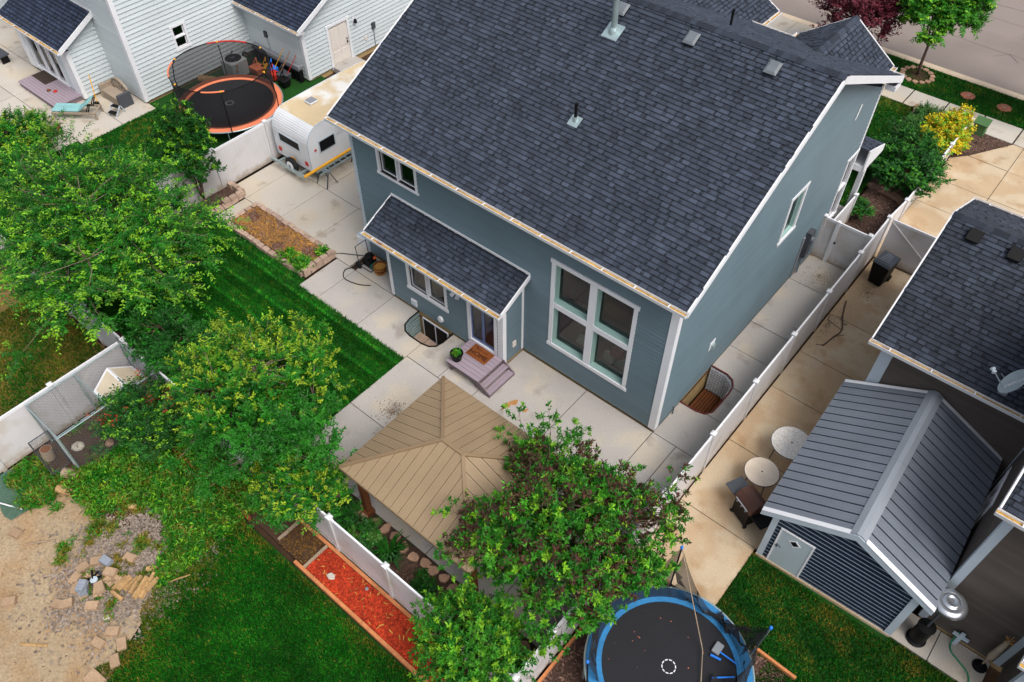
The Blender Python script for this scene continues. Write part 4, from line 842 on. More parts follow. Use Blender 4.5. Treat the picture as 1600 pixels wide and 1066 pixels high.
# satellite dish on its mast
D = thing('satellite_dish', 'grey satellite dish mounted on the brown house roof edge', 'satellite dish', (7.25,3.66,4.42))
nd = Vector((-.85,-.20,.48)).normalized(); c0 = Vector((7.28,3.32,5.18)); xx_ = nd.cross(Vector((0,0,1))).normalized(); yy_ = xx_.cross(nd)
m = MB(); k = 40; rings = [(.001,-.07),(.1,-.0655),(.2,-.052),(.3,-.031),(.38,-.008),(.405,.006),(.42,-.004),(.40,-.016)]
vv = [[c0+(xx_*math.cos(2*math.pi*j/k)*r*.82+yy_*math.sin(2*math.pi*j/k)*r*1.0)+nd*z for j in range(k)] for r, z in rings]
for a, b in zip(vv[:-1], vv[1:]):
    for j in range(k): m.face([a[j], a[(j+1)%k], b[(j+1)%k], b[j]])
dish_m = pm('dish_paint', C(146,158,164), .5, .04, 3); o = m.build('reflector', dish_m, D, smooth=True)
m = MB(); a = c0-yy_*.3-nd*.02; e = c0+nd*.5-yy_*.12; m.tube([a, e], .016, 6); m.build('feed_arm', dish_m, D); m = MB(); m.tube([e-nd*.06, e+nd*.08], .04, 8); m.bar(e-xx_*.09, e+xx_*.09, .06, .06); m.build('feed_horn', ltgrey, D)
m = MB(); b0 = Vector((7.27,3.68,4.43)); m.tube([c0-nd*.07, c0-nd*.16-Vector((0,0,.15)), b0], .025, 8); m.tube([b0+Vector((.35,.3,.15)), c0-nd*.16-Vector((0,0,.2))], .012, 6); m.tube([b0+Vector((-.25,.35,.17)), c0-nd*.16-Vector((0,0,.2))], .012, 6); m.box(7.17,3.58,4.37,7.37,3.78,4.46); m.build('mast', mgrey, D)
cu = bpy.data.curves.new('dish_text', 'FONT'); cu.body = 'DIRECTV'; cu.size = .13; cu.align_x = 'CENTER'; cu.align_y = 'CENTER'; cu.extrude = .001
tmp = bpy.data.objects.new('tmp', cu); COL.objects.link(tmp); bpy.context.view_layer.update()
me = bpy.data.meshes.new_from_object(tmp.evaluated_get(bpy.context.evaluated_depsgraph_get())); bpy.data.objects.remove(tmp)
o = bpy.data.objects.new('lettering', me); me.materials.append(white); COL.objects.link(o); o.parent = D
# text runs up the dish along its long axis
q = Matrix((yy_, -xx_, nd)).transposed().to_4x4(); q.translation = c0+xx_*-.02+nd*-.030-Vector(D.location); o.matrix_local = q

# ------------------------------------------------------------------ garden shed (own axes, turned slightly)
S = thing('garden_shed', 'grey ribbed metal roofed shed with navy striped siding', 'shed', (4.41,-1.55,0), R(2.3))
SL, SW = 4.95, 3.65
fs = Fr((0,0,0), (1,0,0), (0,-1,0))
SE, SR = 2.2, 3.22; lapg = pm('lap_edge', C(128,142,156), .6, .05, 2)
def shed_iv(z): return (0,SW) if z < SE else ((z-SE)/(SR-SE)*SW/2, SW-(z-SE)/(SR-SE)*SW/2)
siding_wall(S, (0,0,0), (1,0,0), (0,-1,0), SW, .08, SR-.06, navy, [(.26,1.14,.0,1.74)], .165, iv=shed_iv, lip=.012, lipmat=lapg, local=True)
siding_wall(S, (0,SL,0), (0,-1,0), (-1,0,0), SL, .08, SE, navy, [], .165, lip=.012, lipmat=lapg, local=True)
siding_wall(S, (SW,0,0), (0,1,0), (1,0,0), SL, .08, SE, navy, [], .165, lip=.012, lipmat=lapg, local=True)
m = MB(); m.face([(SW,SL,0),(0,SL,0),(0,SL,SE),(SW/2,SL,SR),(SW,SL,SE)]); m.build('wall', navy, S, local=True)
m = MB(); m.box(-.05,-.06,-.05,SW+.05,SL+.05,.078); m.build('slab_base', conc_t, S, local=True)
m = MB(); fs.box(m, -.04, .12, .0, SE+.02, .0, .045); m.build('corner_trim', ltgrey, S, local=True); m = MB(); fs.box(m, SW-.14, SW+.04, .0, SE+.02, .0, .045); m.build('corner_trim', ltgrey, S, local=True)
m = MB(); fs.box(m, .30, 1.12, .03, 1.72, .01, .03); d_ = m.build('door', pm('shed_door', C(168,182,188), .5, .03, 1.5), S, local=True)
m = MB(); fs.box(m, .25, .30, .0, 1.76, .0, .042); fs.box(m, 1.12, 1.17, .0, 1.76, .0, .042); fs.box(m, .30, 1.12, 1.72, 1.76, .0, .042); m.build('door_frame', white, d_, local=True)
def diam(r, d0, d1): 
    q = MB(); c = (.70,1.42); q.prism([fs.pt(c[0]-r,c[1],d0), fs.pt(c[0],c[1]-r*1.0,d0), fs.pt(c[0]+r,c[1],d0), fs.pt(c[0],c[1]+r*1.0,d0)], (0,-(d1-d0),0)); return q
diam(.17,.031,.042).build('window_frame', white, d_, local=True); diam(.115,.043,.046).build('pane', black, d_, local=True)
m = MB(); fs.box(m, .31, .36, .92, 1.02, .03, .07); m.tube([fs.pt(.38,1.0,.05), fs.pt(.44,.97,.07)], .012, 6); m.build('latch', dgrey, d_, local=True)
EO, x0 = .37, -.38
def shed_slope(side):
    sg = 1 if side else -1; cx = SW/2; xe = cx+sg*(SW/2+EO-.02); ze = SE-.02-(EO)*.30+.12; zr = SR+.1
    v0 = Vector((cx+sg*.16,0,zr-.16*(zr-ze)/abs(xe-cx))); v1 = Vector((xe,0,ze)); L = SL+.34; n = 18; w_ = L/n; y0 = -.14
    nn = Vector((sg*(zr-ze),0,abs(xe-cx))).normalized()
    m = MB(); m.face([v0+Vector((0,y0,0)), v1+Vector((0,y0,0)), v1+Vector((0,y0+L,0)), v0+Vector((0,y0+L,0))]); base = m.build('roof_deck', metald, S, local=True)
    mm = MB(); g = .022; a, b = v0+nn*.012, v1+nn*.012
    mm.hexa([(a.x,g,a.z),(b.x,g,b.z),(b.x,w_-g,b.z),(a.x,w_-g,a.z)]+[(p.x+nn.x*.02,yy,p.z+nn.z*.02) for p, yy in ((a,g),(b,g),(b,w_-g),(a,w_-g))])
    for q in (.33,.66): mm.hexa([(a.x+nn.x*.02,w_*q-.012,a.z+nn.z*.02),(b.x+nn.x*.02,w_*q-.012,b.z+nn.z*.02),(b.x+nn.x*.02,w_*q+.012,b.z+nn.z*.02),(a.x+nn.x*.02,w_*q+.012,a.z+nn.z*.02)]+[(p.x+nn.x*.026,yy,p.z+nn.z*.026) for p, yy in ((a,w_*q-.008),(b,w_*q-.008),(b,w_*q+.008),(a,w_*q+.008))])
    me = mm.mesh('roof_panel', metalr)
    for i in range(n):
        o = bpy.data.objects.new('roof_panel', me); COL.objects.link(o); o.parent = base; o.location = (0, y0+i*w_, 0)
    # bargeboards front and back
    for y in (y0-.03, y0+L):
        m = MB(); m.prism([(cx+sg*.0,y,zr+.02),(xe,y,ze+.04),(xe,y,ze-.16),(cx,y,zr-.2)], (0,.03,0)); m.build('bargeboard', ltgrey, S, local=True)
        m = MB(); yb = y-.012 if y < 1 else y+.0; m.prism([(cx+sg*.2,yb-.0,zr+.055-.2*(zr-ze)/abs(xe-cx)),(xe,yb,ze+.055),(xe,yb,ze+.043),(cx+sg*.2,yb,zr+.043-.2*(zr-ze)/abs(xe-cx))], (0,.13 if y < 1 else -.1,0)); m.build('barge_cap', white, S, local=True)
    return ze, zr
for s_ in (0,1): ze_, zr_ = shed_slope(s_)
for y0, y1 in ((-.15,2.4),(2.405,SL+.22)):
    m = MB(); cx = SW/2
    m.prism([(cx-.2,y0,zr_-.045),(cx-.06,y0,zr_+.05),(cx+.06,y0,zr_+.05),(cx+.2,y0,zr_-.045),(cx+.2,y0,zr_-.07),(cx,y0,zr_+.02),(cx-.2,y0,zr_-.07)], (0,y1-y0,0)); m.build('ridge_cap', ridgem, S, local=True)

# ------------------------------------------------------------------ gazebo
G = thing('gazebo', 'tan metal hip roofed gazebo on brown timber posts', 'gazebo', (-2.6,-5.9,0))
x0,x1,y0,y1,ge,gr_ = -4.85,-.35,-7.85,-3.95,2.52,3.38; rx0, rx1, ry = -2.95,-2.25,-5.92
m = MB(); A = [(x0,y0,ge),(x1,y0,ge),(x1,y1,ge),(x0,y1,ge)]; r0, r1 = (rx0,ry,gr_), (rx1,ry,gr_)
m.face([A[0],A[1],r1,r0]); m.face([A[1],A[2],r1]); m.face([A[2],A[3],r0,r1]); m.face([A[3],A[0],r0]); ru = m.build('roof', tand, G)
def hip_panels(a, b, ra, rb, wd=.27):
    a, b, ra, rb = map(Vector, (a,b,ra,rb)); u = (b-a).normalized(); L = (b-a).length; n = u.cross((ra+rb)/2-(a+b)/2).normalized()
    if n.z < 0: n = -n
    k = round(L/wd); w_ = L/k; sa = (ra-a).dot(u); sb = (rb-a).dot(u); v = (ra-a)-u*sa; H_ = v.length; v.normalize()
    def top(s): return H_ if sa <= s <= sb else (H_*s/sa if s < sa else H_*(L-s)/(L-sb))
    for i in range(k):
        s0, s1 = i*w_+.008, (i+1)*w_-.008; pts = [(s0,0),(s1,0),(s1,top(s1))]
        for q in (sb, sa):
            if s0 < q < s1: pts.append((q, H_))
        pts.append((s0, top(s0)))
        mm = MB(); P = [a+u*s+v*t+n*.006 for s, t in pts]; mm.prism(P, n*.018)
        for q in (.25,.5,.75):
            s = s0+(s1-s0)*q; t = top(s)-.02
            if t > .1: mm.bar(a+u*s+n*.026, a+u*s+v*t+n*.026, .03, .005, n)
        mm.build('roof_panel', tan, ru)
hip_panels(A[0],A[1],r0,r1); hip_panels(A[1],A[2],r1,r1); hip_panels(A[2],A[3],r1,r0); hip_panels(A[3],A[0],r0,r0)
for p, q in ((A[0],r0),(A[3],r0),(A[1],r1),(A[2],r1),(r0,r1)):
    m = MB(); m.bar(Vector(p)+Vector((0,0,.035)), Vector(q)+Vector((0,0,.04)), .09, .05); m.build('hip_cap', tant, ru)
m = MB(); t = .05
for (a, b) in ((A[0],A[1]),(A[1],A[2]),(A[2],A[3]),(A[3],A[0])): m.bar(Vector(a)+Vector((0,0,-.03)), Vector(b)+Vector((0,0,-.03)), .05, .08)
m.build('eave_trim', tant, ru)
for x in (-4.6,-.6):
    for y in (-7.5,-4.3):
        m = MB(); m.box(x-.09,y-.09,.0,x+.09,y+.09,ge-.05); p = m.build('post', woodb, G, bevel=.01)
        m = MB(); m.box(x-.13,y-.13,0,x+.13,y+.13,.18); m.build('post_base', woodb, p)
        for dx, dy in ((1 if x < -2 else -1,0),(0,1 if y < -6 else -1)): q = MB(); q.bar((x+dx*.08,y+dy*.08,1.85), (x+dx*.6,y+dy*.6,ge-.12), .09, .09); q.build('brace', woodb, p)
for a, b in (((-4.75,-7.5),(-.45,-7.5)),((-4.75,-4.3),(-.45,-4.3)),((-4.6,-7.65),(-4.6,-4.15)),((-.6,-7.65),(-.6,-4.15))): m = MB(); m.bar((*a,ge-.16 if a[1]==b[1] else ge-.17), (*b,ge-.16 if a[1]==b[1] else ge-.17), .1, .18 if a[1]==b[1] else .175); m.build('beam', woodb, G)
# ------------------------------------------------------------------ vinyl fences
def vinyl_fence(label, a, b, n, h=1.83, h2=None, gx=None, brace=False, name='vinyl_fence', cat='fence', caps=True, ends=(True,True)):
    a = Vector((*a,0)); b = Vector((*b,0)); d = b-a; L = d.length; d.normalize(); nn = Vector((-d.y,d.x,0)); T = thing(name, label, cat, tuple((a+b)/2)); h2 = h if h2 is None else h2
    hz = lambda s: h+(h2-h)*s/L; sp = L/n
    for i in range(n+1):
        if (i == 0 and not ends[0]) or (i == n and not ends[1]): continue
        p = a+d*sp*i; z = hz(sp*i); m = MB(); e = .064
        m.hexa([p-d*e-nn*e, p+d*e-nn*e, p+d*e+nn*e, p-d*e+nn*e]+[q+Vector((0,0,z+.02)) for q in (p-d*e-nn*e, p+d*e-nn*e, p+d*e+nn*e, p-d*e+nn*e)]); po = m.build('post', vinyl, T)
        m = MB(); e = .078; zc = z+.02; m.hexa([q+Vector((0,0,zc)) for q in (p-d*e-nn*e, p+d*e-nn*e, p+d*e+nn*e, p-d*e+nn*e)]+[q+Vector((0,0,zc+.045)) for q in (p-d*e-nn*e, p+d*e-nn*e, p+d*e+nn*e, p-d*e+nn*e)])
        m.hexa([q+Vector((0,0,zc+.045)) for q in (p-d*e-nn*e, p+d*e-nn*e, p+d*e+nn*e, p-d*e+nn*e)]+[q+Vector((0,0,zc+.085)) for q in (p-d*.02-nn*.02, p+d*.02-nn*.02, p+d*.02+nn*.02, p-d*.02+nn*.02)]); m.build('post_cap', white, po)
    for i in range(n):
        s0, s1 = sp*i+.066, sp*(i+1)-.066; z0, z1 = hz(s0), hz(s1)
        m = MB(); k = max(1, round((s1-s0)/.15)); w_ = (s1-s0)/k
        for j in range(k):
            u0, u1 = s0+j*w_+.003, s0+(j+1)*w_-.003; zz = hz((u0+u1)/2)-.09; p, q = a+d*u0, a+d*u1; t = nn*.016
            m.hexa([p-t+Vector((0,0,.12)), q-t+Vector((0,0,.12)), q+t+Vector((0,0,.12)), p+t+Vector((0,0,.12)), p-t+Vector((0,0,zz)), q-t+Vector((0,0,zz)), q+t+Vector((0,0,zz)), p+t+Vector((0,0,zz))])
        c = MB(); p, q = a+d*s0, a+d*s1; t = nn*.0125; c.hexa([p-t+Vector((0,0,.12)), q-t+Vector((0,0,.12)), q+t+Vector((0,0,.12)), p+t+Vector((0,0,.12)), p-t+Vector((0,0,z0-.1)), q-t+Vector((0,0,z1-.1)), q+t+Vector((0,0,z1-.1)), p+t+Vector((0,0,z0-.1))]); m.v, m.f, m.t, m.m = m.v+c.v, m.f+[tuple(x+len(m.v) for x in f) for f in c.f], m.t+c.t, m.m+c.m
        pn = m.build('panel', vinyl, T)
        m = MB(); m.bar(a+d*s0+Vector((0,0,z0-.05)), a+d*s1+Vector((0,0,z1-.05)), .05, .1); m.build('top_rail', white, T)
        m = MB(); m.bar(a+d*s0+Vector((0,0,.09)), a+d*s1+Vector((0,0,.09)), .05, .14); m.build('bottom_rail', vinyl, T)
        if brace: m = MB(); m.bar(a+d*s0-nn*.03+Vector((0,0,z0-.1)), a+d*s1-nn*.03+Vector((0,0,.2)), .03, .05); m.build('brace', vinyl, T)
    return T
vinyl_fence('white vinyl side fence running from the trampoline to the trash bin', (1.87,-7.47), (1.82,11.85), 8)
vinyl_fence('white vinyl back fence between the gazebo and the red mulch bed', (-12.62,-8.82), (1.87,-8.82), 7, ends=(True,False))
vinyl_fence('short white vinyl fence piece behind the dog house', (-13.74,-8.82), (-12.62,-8.82), 1, ends=(True,False))
vinyl_fence('short white vinyl fence piece beside the blue trampoline', (1.87,-8.82), (1.87,-7.47), 1, ends=(True,False))
vinyl_fence('white vinyl fence behind the chain link kennel at the left edge', (-13.8,-20.2), (-13.8,-8.9), 5, ends=(True,False))
vinyl_fence('white vinyl fence beside the camper trailer', (-19.72,-8.75), (-19.72,14.0), 9)
vinyl_fence('white vinyl fence at the back of the left lawn', (-22.2,-8.82), (-13.88,-8.82), 4, ends=(True,False))
vinyl_fence('white vinyl gate panel behind the black trash bin', (1.9,11.85), (4.3,11.85), 1, brace=True, name='fence_gate', cat='gate', ends=(False,True))
g = vinyl_fence('white vinyl side gate between the grey house and the fence', (.06,10.46), (1.72,10.46), 1, name='fence_gate', cat='gate')
m = MB(); m.box(.52,10.4,0,.64,10.52,1.86); m.build('post', white, g); m = MB(); m.box(.66,10.405,.9,.72,10.42,1.0); m.build('latch', black, g)
vinyl_fence('white vinyl fence sloping down beside the mulch bed behind the gate', (1.74,11.95), (1.74,14.3), 1, 1.6, 1.05, ends=(False,True))
vinyl_fence('low white vinyl fence along the driveway beside the yellow shrub', (1.74,14.3), (1.68,21.6), 3, 1.05, .85, ends=(False,True))
vinyl_fence('short white vinyl panel against the grey house wall past the gate', (.22,10.95), (.22,13.0), 1, 1.3)
# ------------------------------------------------------------------ retaining blocks and beds
def block_mesh(l, w_, h, seed):
    rr = random.Random(seed); b = MB(); j = lambda: rr.uniform(-.012,.012)
    b.hexa([(-l/2+j(),-w_/2+j(),0),(l/2+j(),-w_/2+j(),0),(l/2*.86+j(),w_/2+j(),0),(-l/2*.86+j(),w_/2+j(),0),(-l/2+j(),-w_/2+.015+j(),h+j()/2),(l/2+j(),-w_/2+.015+j(),h+j()/2),(l/2*.84+j(),w_/2+j(),h+j()/2),(-l/2*.84+j(),w_/2+j(),h+j()/2)])
    return b.mesh('block', blk_ret)
BL = [block_mesh(.30,.2,.15,i) for i in range(6)]
def edging(parent, pts, sp=.31, layers=1, closed=False, name='block'):
    P = [Vector((*p,0)) for p in pts]; segs = list(zip(P, P[1:]+([P[0]] if closed else [])))
    if not closed: segs = segs[:len(P)-1]
    for a, b in segs:
        L = (b-a).length; k = max(1, round(L/sp)); d = (b-a)/k; ang = math.atan2(d.y, d.x)
        for lay in range(layers):
            for i in range(k):
                p = a+d*(i+.5)+Vector((random.uniform(-.02,.02),random.uniform(-.02,.02),lay*.15)); q = Matrix.Rotation(ang+random.uniform(-.06,.06),3,'Z').to_quaternion()
                inst(random.choice(BL), name, parent, p, q, (d.length/.31,1,1))
T = thing('raised_bed', 'straw covered raised bed edged with concrete blocks beside the lawn', 'garden bed', (-15.6,-1.7,0))
m = MB(); m.box(-17.75,-2.3,-.05,-13.5,-1.1,.13); m.build('bed_soil', strawg, T)
edging(T, [(-17.85,-2.42),(-13.4,-2.42),(-13.4,-.98),(-17.85,-.98)], .31, 1, True)
edging(T, [(-13.4,-2.42),(-13.4,-.98)], .31, 2)
chips('straw', 'golden straw spread over the raised bed', 'straw', straw, lambda x,y: (np.sin(x*3)*np.sin(y*4+x) > -.6), (-17.7,-2.28,-13.55,-1.12), 3200, .13, z=.135, hz=.03, aspect=9, lo=.55, hi=1.3)
chips('straw_mulch', 'brown mulch showing through the straw on the raised bed', 'mulch', mulchd, lambda x,y: x<0, (-17.7,-2.28,-13.55,-1.12), 4200, .06, z=.134, hz=.03, lo=.8, hi=2.2)
T = thing('fence_planter', 'dark mulched planter with stone blocks along the white side fence', 'garden bed', (-19.2,-3,0))
m = MB(); m.box(-19.64,-8.0,-.05,-18.85,-1.1,.1); m.build('bed_soil', mulchdg, T)
edging(T, [(-18.75,-8.0),(-18.75,-.95),(-19.6,-.95)], .34, 1)
edging(T, [(-18.75,-1.9),(-18.75,-.95),(-19.6,-.95)], .34, 2)
chips('planter_mulch', 'dark red brown mulch in the planter by the side fence', 'mulch', mulchd, lambda x,y: x<0, (-19.62,-6,-18.9,-1.1), 1600, .06, z=.1, lo=.5, hi=1.3)
# red mulch bed
T = thing('mulch_bed', 'long timber framed bed of bright red mulch behind the back fence', 'garden bed', (-4,-9.35,0))
m = MB(); m.box(-4.66,-9.78,-.06,2.0,-8.98,.06); m.build('bed_soil', mulchg, T); m = MB(); m.box(-11.4,-9.75,-.06,-4.73,-8.98,.03); m.build('bed_soil', soil, T)
for a, b in ((-5.0,-2.4),(-2.39,.2),(.21,2.4)): q = MB(); q.box(a,-9.88,-.05,b,-9.79,.13); q.build('timber', woodo, T)
for a, b in ((-7.7,-5.2),(-5.19,-2.75),(-2.74,-.3),(-.29,2.2)): q = MB(); q.box(a,-8.97,-.05,b,-8.88,.14); q.build('timber', woodo, T)
for a, b in ((-11.2,-10.2),(-9.9,-9.0),(-8.6,-7.0)): q = MB(); q.box(a,-9.85,-.03,b,-9.76,.1); q.build('timber', pm('red_timber', C(150,72,48), .8, .2, 3), T)
q = MB(); q.box(-4.72,-9.785,-.05,-4.64,-8.975,.12); q.build('timber', woodg, T); q = MB(); q.box(-5.9,-9.7,-.05,-5.82,-8.975,.1); q.build('timber', woodg, T)
chips('red_mulch', 'bright red wood chips filling the timber bed', 'mulch', mulch, lambda x,y: (x>-4.62), (-4.62,-9.77,2.0,-8.99), 9000, .075, z=.062, hz=.03, aspect=3.2, lo=.5, hi=1.35)
chips('pale_mulch', 'pale wood splinters lying on the red chips', 'mulch', straw, lambda x,y: (x>-4.6), (-4.6,-9.75,2.0,-9.0), 90, .1, z=.08, hz=.03, aspect=5, lo=.7, hi=1.3)
chips('bed_litter', 'dry brown litter at the empty end of the timber bed', 'litter', straw, lambda x,y: x<0, (-5.8,-9.75,-4.7,-9.0), 400, .06, z=.062, lo=.12, hi=.4)
m = MB(); m.prism([(-4.05,-9.55,.1),(-3.9,-9.6,.1),(-3.78,-9.5,.1),(-3.86,-9.4,.1),(-4.0,-9.42,.1)], (0,0,.05)); o = m.build('rock', conc_w, None, (-3.9,-9.5,.08), bevel=.02); tag(o, 'pale flat rock lying on the red mulch', 'rock')
m = MB(); m.lathe([(.045,0),(.05,.05),(.03,.07),(0,.075)], (-2.95,-9.12,.06), 12); o = m.build('path_light', mgrey, None, (-2.95,-9.12,.06)); tag(o, 'small round solar light stuck in the red mulch', 'light')
# stones along the bed below the gazebo
STN = []
for i in range(5):
    rr = random.Random(i+40); b = MB(); k = 7; pts = [(math.cos(2*math.pi*j/k+rr.uniform(-.2,.2))*.17*rr.uniform(.8,1.15), math.sin(2*math.pi*j/k+rr.uniform(-.2,.2))*.14*rr.uniform(.8,1.15), 0) for j in range(k)]; b.prism(pts, (0,0,.09)); STN.append(b.mesh('edging_stone', stone))
T = thing('stone_edging', 'row of flat tan stones edging the bed below the gazebo', 'edging', (-2.5,-7.62,0))
x = -7.3
while x < 1.7:
    inst(random.choice(STN), 'stone', T, (x, -7.62+random.uniform(-.06,.06), -.01), Matrix.Rotation(random.uniform(0,6.28),3,'Z').to_quaternion(), (random.uniform(.85,1.2),random.uniform(.85,1.2),random.uniform(.7,1.2))); x += random.uniform(.3,.42)
# front bed stone edging
T = thing('stone_edging', 'curved tan stone edging between the front lawn and juniper', 'edging', (-.5,21.5,0))
for i in range(9): t = i/8; inst(random.choice(STN), 'stone', T, (-.45-.3*t+.15*math.sin(t*3), 20.3+2.1*t, 0), Matrix.Rotation(random.uniform(0,6.28),3,'Z').to_quaternion(), (1.1,1.1,1.8))
T = thing('stone_edging', 'arc of brown stones around the front mulch bed', 'edging', (.8,15.6,0))
for i in range(8): t = i/7; inst(random.choice(STN), 'stone', T, (.1+1.45*t, 15.7-.3*t+.15*math.sin(t*3), 0), Matrix.Rotation(random.uniform(0,6.28),3,'Z').to_quaternion(), (1.1,1.1,1.6))
# ------------------------------------------------------------------ vegetation
def leaf_quads(P, D, N, L, Wd):
    """leaf diamonds: base P, direction D, normal N, length L, width Wd"""
    S = np.cross(D, N); S /= np.linalg.norm(S,axis=1,keepdims=True)+1e-9; N2 = np.cross(S, D)
    L = L[:,None]; Wd = Wd[:,None]
    return np.stack([P, P+D*L*.45+S*Wd/2+N2*L*.05, P+D*L-N2*L*.06, P+D*L*.45-S*Wd/2+N2*L*.05],1).reshape(-1,3)
def unit(v): return v/(np.linalg.norm(v,axis=-1,keepdims=True)+1e-9)
def tree(name, label, cat, base, crown_c, radii, mats, nclump=120, twigs=7, leaves=14, L=.1, Wd=.045, twl=.55, trunk_r=.1, limbs=7, fork=.8, bark_m=None, up=.35, tipfrac=.35, tip_in=1, alt=None, seed=1, shell=.55, group=None, droop=.0, whorl=False, visible_branches=True, rough_out=.18, lob=3., tipside=0., flat=1.):
    rng = np.random.default_rng(seed); T = thing(name, label, cat, tuple(base)+(0,) if len(base) == 2 else tuple(base), 0, group)
    B = np.array(ORG[T.name]); c = np.array(crown_c, float); rad = np.array(radii, float)
    # clump centres in an uneven ellipsoid, denser towards the outside
    d = unit(rng.normal(size=(nclump,3))); d[:,2] = np.where(d[:,2] < -.35, -d[:,2]*.6, d[:,2]); d = unit(d)
    r = shell+(1-shell)*rng.random(nclump)**.6; r = np.where(rng.random(nclump) < .34, rng.random(nclump)*.7+.15, r)
    lump = 1+rough_out*np.sin(d[:,0]*lob+seed)*np.cos(d[:,1]*lob+seed*2)+rng.normal(0,rough_out*.5,nclump)
    cl = c+d*rad*(r*lump)[:,None]
    # limbs: trunk -> fork -> limb ends; each clump hangs on the nearest limb
    tb = MB(); fk = np.array([B[0]+(c[0]-B[0])*.25, B[1]+(c[1]-B[1])*.25, B[2]+fork])
    tb.tube([tuple(B-np.array([0,0,.05])), tuple((B+fk)/2+rng.normal(0,.03,3)), tuple(fk)], [trunk_r*1.25, trunk_r, trunk_r*.85], 8)
    li = []; ang0 = rng.uniform(0,6.28)
    for i in range(limbs):
        a = ang0+2*np.pi*i/limbs+rng.uniform(-.3,.3); e = c+np.array([np.cos(a)*rad[0]*.62, np.sin(a)*rad[1]*.62, rng.uniform(-.1,.6)*rad[2]]); 
        if i == 0: e = c+np.array([0,0,rad[2]*.75])
        pts = [fk+(e-fk)*t+np.array([0,0,.28*np.sin(t*np.pi)*rad[2]*.6])*(-.3)+rng.normal(0,.05,3)*(t>0) for t in np.linspace(0,1,6)]
        tb.tube([tuple(p) for p in pts], [trunk_r*.6*(1-t)+.014 for t in np.linspace(0,1,6)], 6); li.extend(pts[1:])
    li = np.array(li)
    for p in cl:
        w_ = np.linalg.norm(li-p,axis=1)+.6*np.maximum(0, li[:,2]-p[2]); q = li[np.argmin(w_)]; mid = (p+q)/2+rng.normal(0,.06,3)
        tb.tube([tuple(q), tuple(mid), tuple(p)], [.016,.011,.006], 4)
    # twigs and leaves
    n = nclump*twigs; ci = np.repeat(np.arange(nclump), twigs); out = unit((cl-c)/rad)[ci]
    td = unit((out*.9+rng.normal(size=(n,3))*.75)*np.array([1,1,flat])+np.array([0,0,up])); tl = twl*rng.uniform(.5,1.25,n); tp = cl[ci]+rng.normal(0,.05,(n,3))
    if visible_branches:
        for i in range(0, n, 3): tb.tube([tuple(tp[i]), tuple(tp[i]+td[i]*tl[i]*.9)], [.006,.003], 3)
    k = leaves; N = n*k; ti = np.repeat(np.arange(n), k); s = np.tile(np.linspace(.12,1,k), n)+rng.normal(0,.03,N)
    if whorl: s = np.where(np.tile(np.arange(k), n) < k*.55, .95+rng.normal(0,.04,N), s)
    P = tp[ti]+td[ti]*(tl[ti]*s)[:,None]-np.array([0,0,1])*(droop*tl[ti]*s*s)[:,None]+rng.normal(0,.012,(N,3))
    side = unit(np.cross(td[ti], np.array([0,0,1.])+rng.normal(0,.15,(N,3)))); sg = np.where(np.tile(np.arange(k), n) % 2 == 0, 1, -1)[:,None]
    if whorl: D = unit(td[ti]*.35+unit(rng.normal(size=(N,3)))*.9+np.array([0,0,.25]))
    else: D = unit(td[ti]*.55+side*sg*.85+rng.normal(0,.28,(N,3))+np.array([0,0,-.1]))
    Nn = unit(np.array([0,0,1.])*1.0+out[ti]*.5+rng.normal(0,.38,(N,3)))
    ll = L*rng.uniform(.65,1.25,N); ww = Wd*rng.uniform(.7,1.25,N)
    V = leaf_quads(P-B, D, Nn, ll, ww)
    # young leaves sit at twig ends of some shoots
    pc = np.clip(tipfrac*(1+tipside*(out@unit(np.array([-.75,.45,.5])))), 0, 1); sh = rng.random(n) < pc; tipm = sh[ti] & (s > .45+.2*rng.random(N)); mi = np.where(tipm, tip_in, 0)
    if alt: mi = np.where((rng.random(nclump) < alt[1])[ci][ti] & (rng.random(N) < .75), alt[0], mi)
    tone = rng.uniform(.7,1.3,N)*(rng.uniform(.75,1.2,nclump)[ci][ti])
    tb.build('trunk', bark_m or bark, T, smooth=True)
    me = np_mesh('crown', V, np.arange(4*N).reshape(-1,4), tone, mats, mi); o = np_obj('crown', me, T); return T
tree('elm_tree', 'large feathery bright green tree filling the left edge of the yard', 'tree', (-17.2,-7.1), (-16.75,-7.25,2.9), (3.65,3.1,2.25), [lf_elm, lf_tip], 360, 9, 27, .115, .046, .95, .13, 11, 1.0, bark, .22, .5, flat=.55, seed=3, droop=.16, shell=.45, rough_out=.25)
tree('pear_tree', 'dense yellow tipped green tree in the back corner by the fence', 'tree', (-8.1,-8.0), (-7.75,-7.95,2.7), (2.15,1.85,2.1), [lf_pear, lf_yel], 420, 9, 24, .09, .04, .44, .1, 8, .9, bark, .6, .27, seed=8, tipside=2.2, shell=.5, rough_out=.22)
tree('pear_tree', 'smaller yellow green tree leaning over the end of the back fence', 'tree', (-5.9,-8.3), (-5.75,-8.75,1.5), (1.15,1.0,1.15), [lf_pear, lf_yel], 130, 9, 22, .082, .036, .4, .06, 6, .5, bark, .4, .4, seed=18, tipside=.6)
tree('cherry_tree', 'open green tree with purple brown inner leaves in front of the house corner', 'tree', (.25,-6.4), (.68,-5.6,2.4), (2.25,2.3,1.85), [lf_cherry, lf_tip, lf_purple], 430, 8, 19, .115, .042, .48, .08, 10, .6, barkd, .5, .2, alt=(2,.33), seed=5, whorl=True, shell=.45, rough_out=.24, lob=4)
tree('maple_shrub', 'light green leafy tree at the bottom edge below the cherry tree', 'tree', (.6,-9.0), (.6,-8.9,1.5), (1.25,1.05,1.2), [lf_cherry, lf_tip, lf_tip], 160, 8, 18, .1, .038, .42, .06, 6, .5, barkd, .4, .3, seed=15, whorl=True)
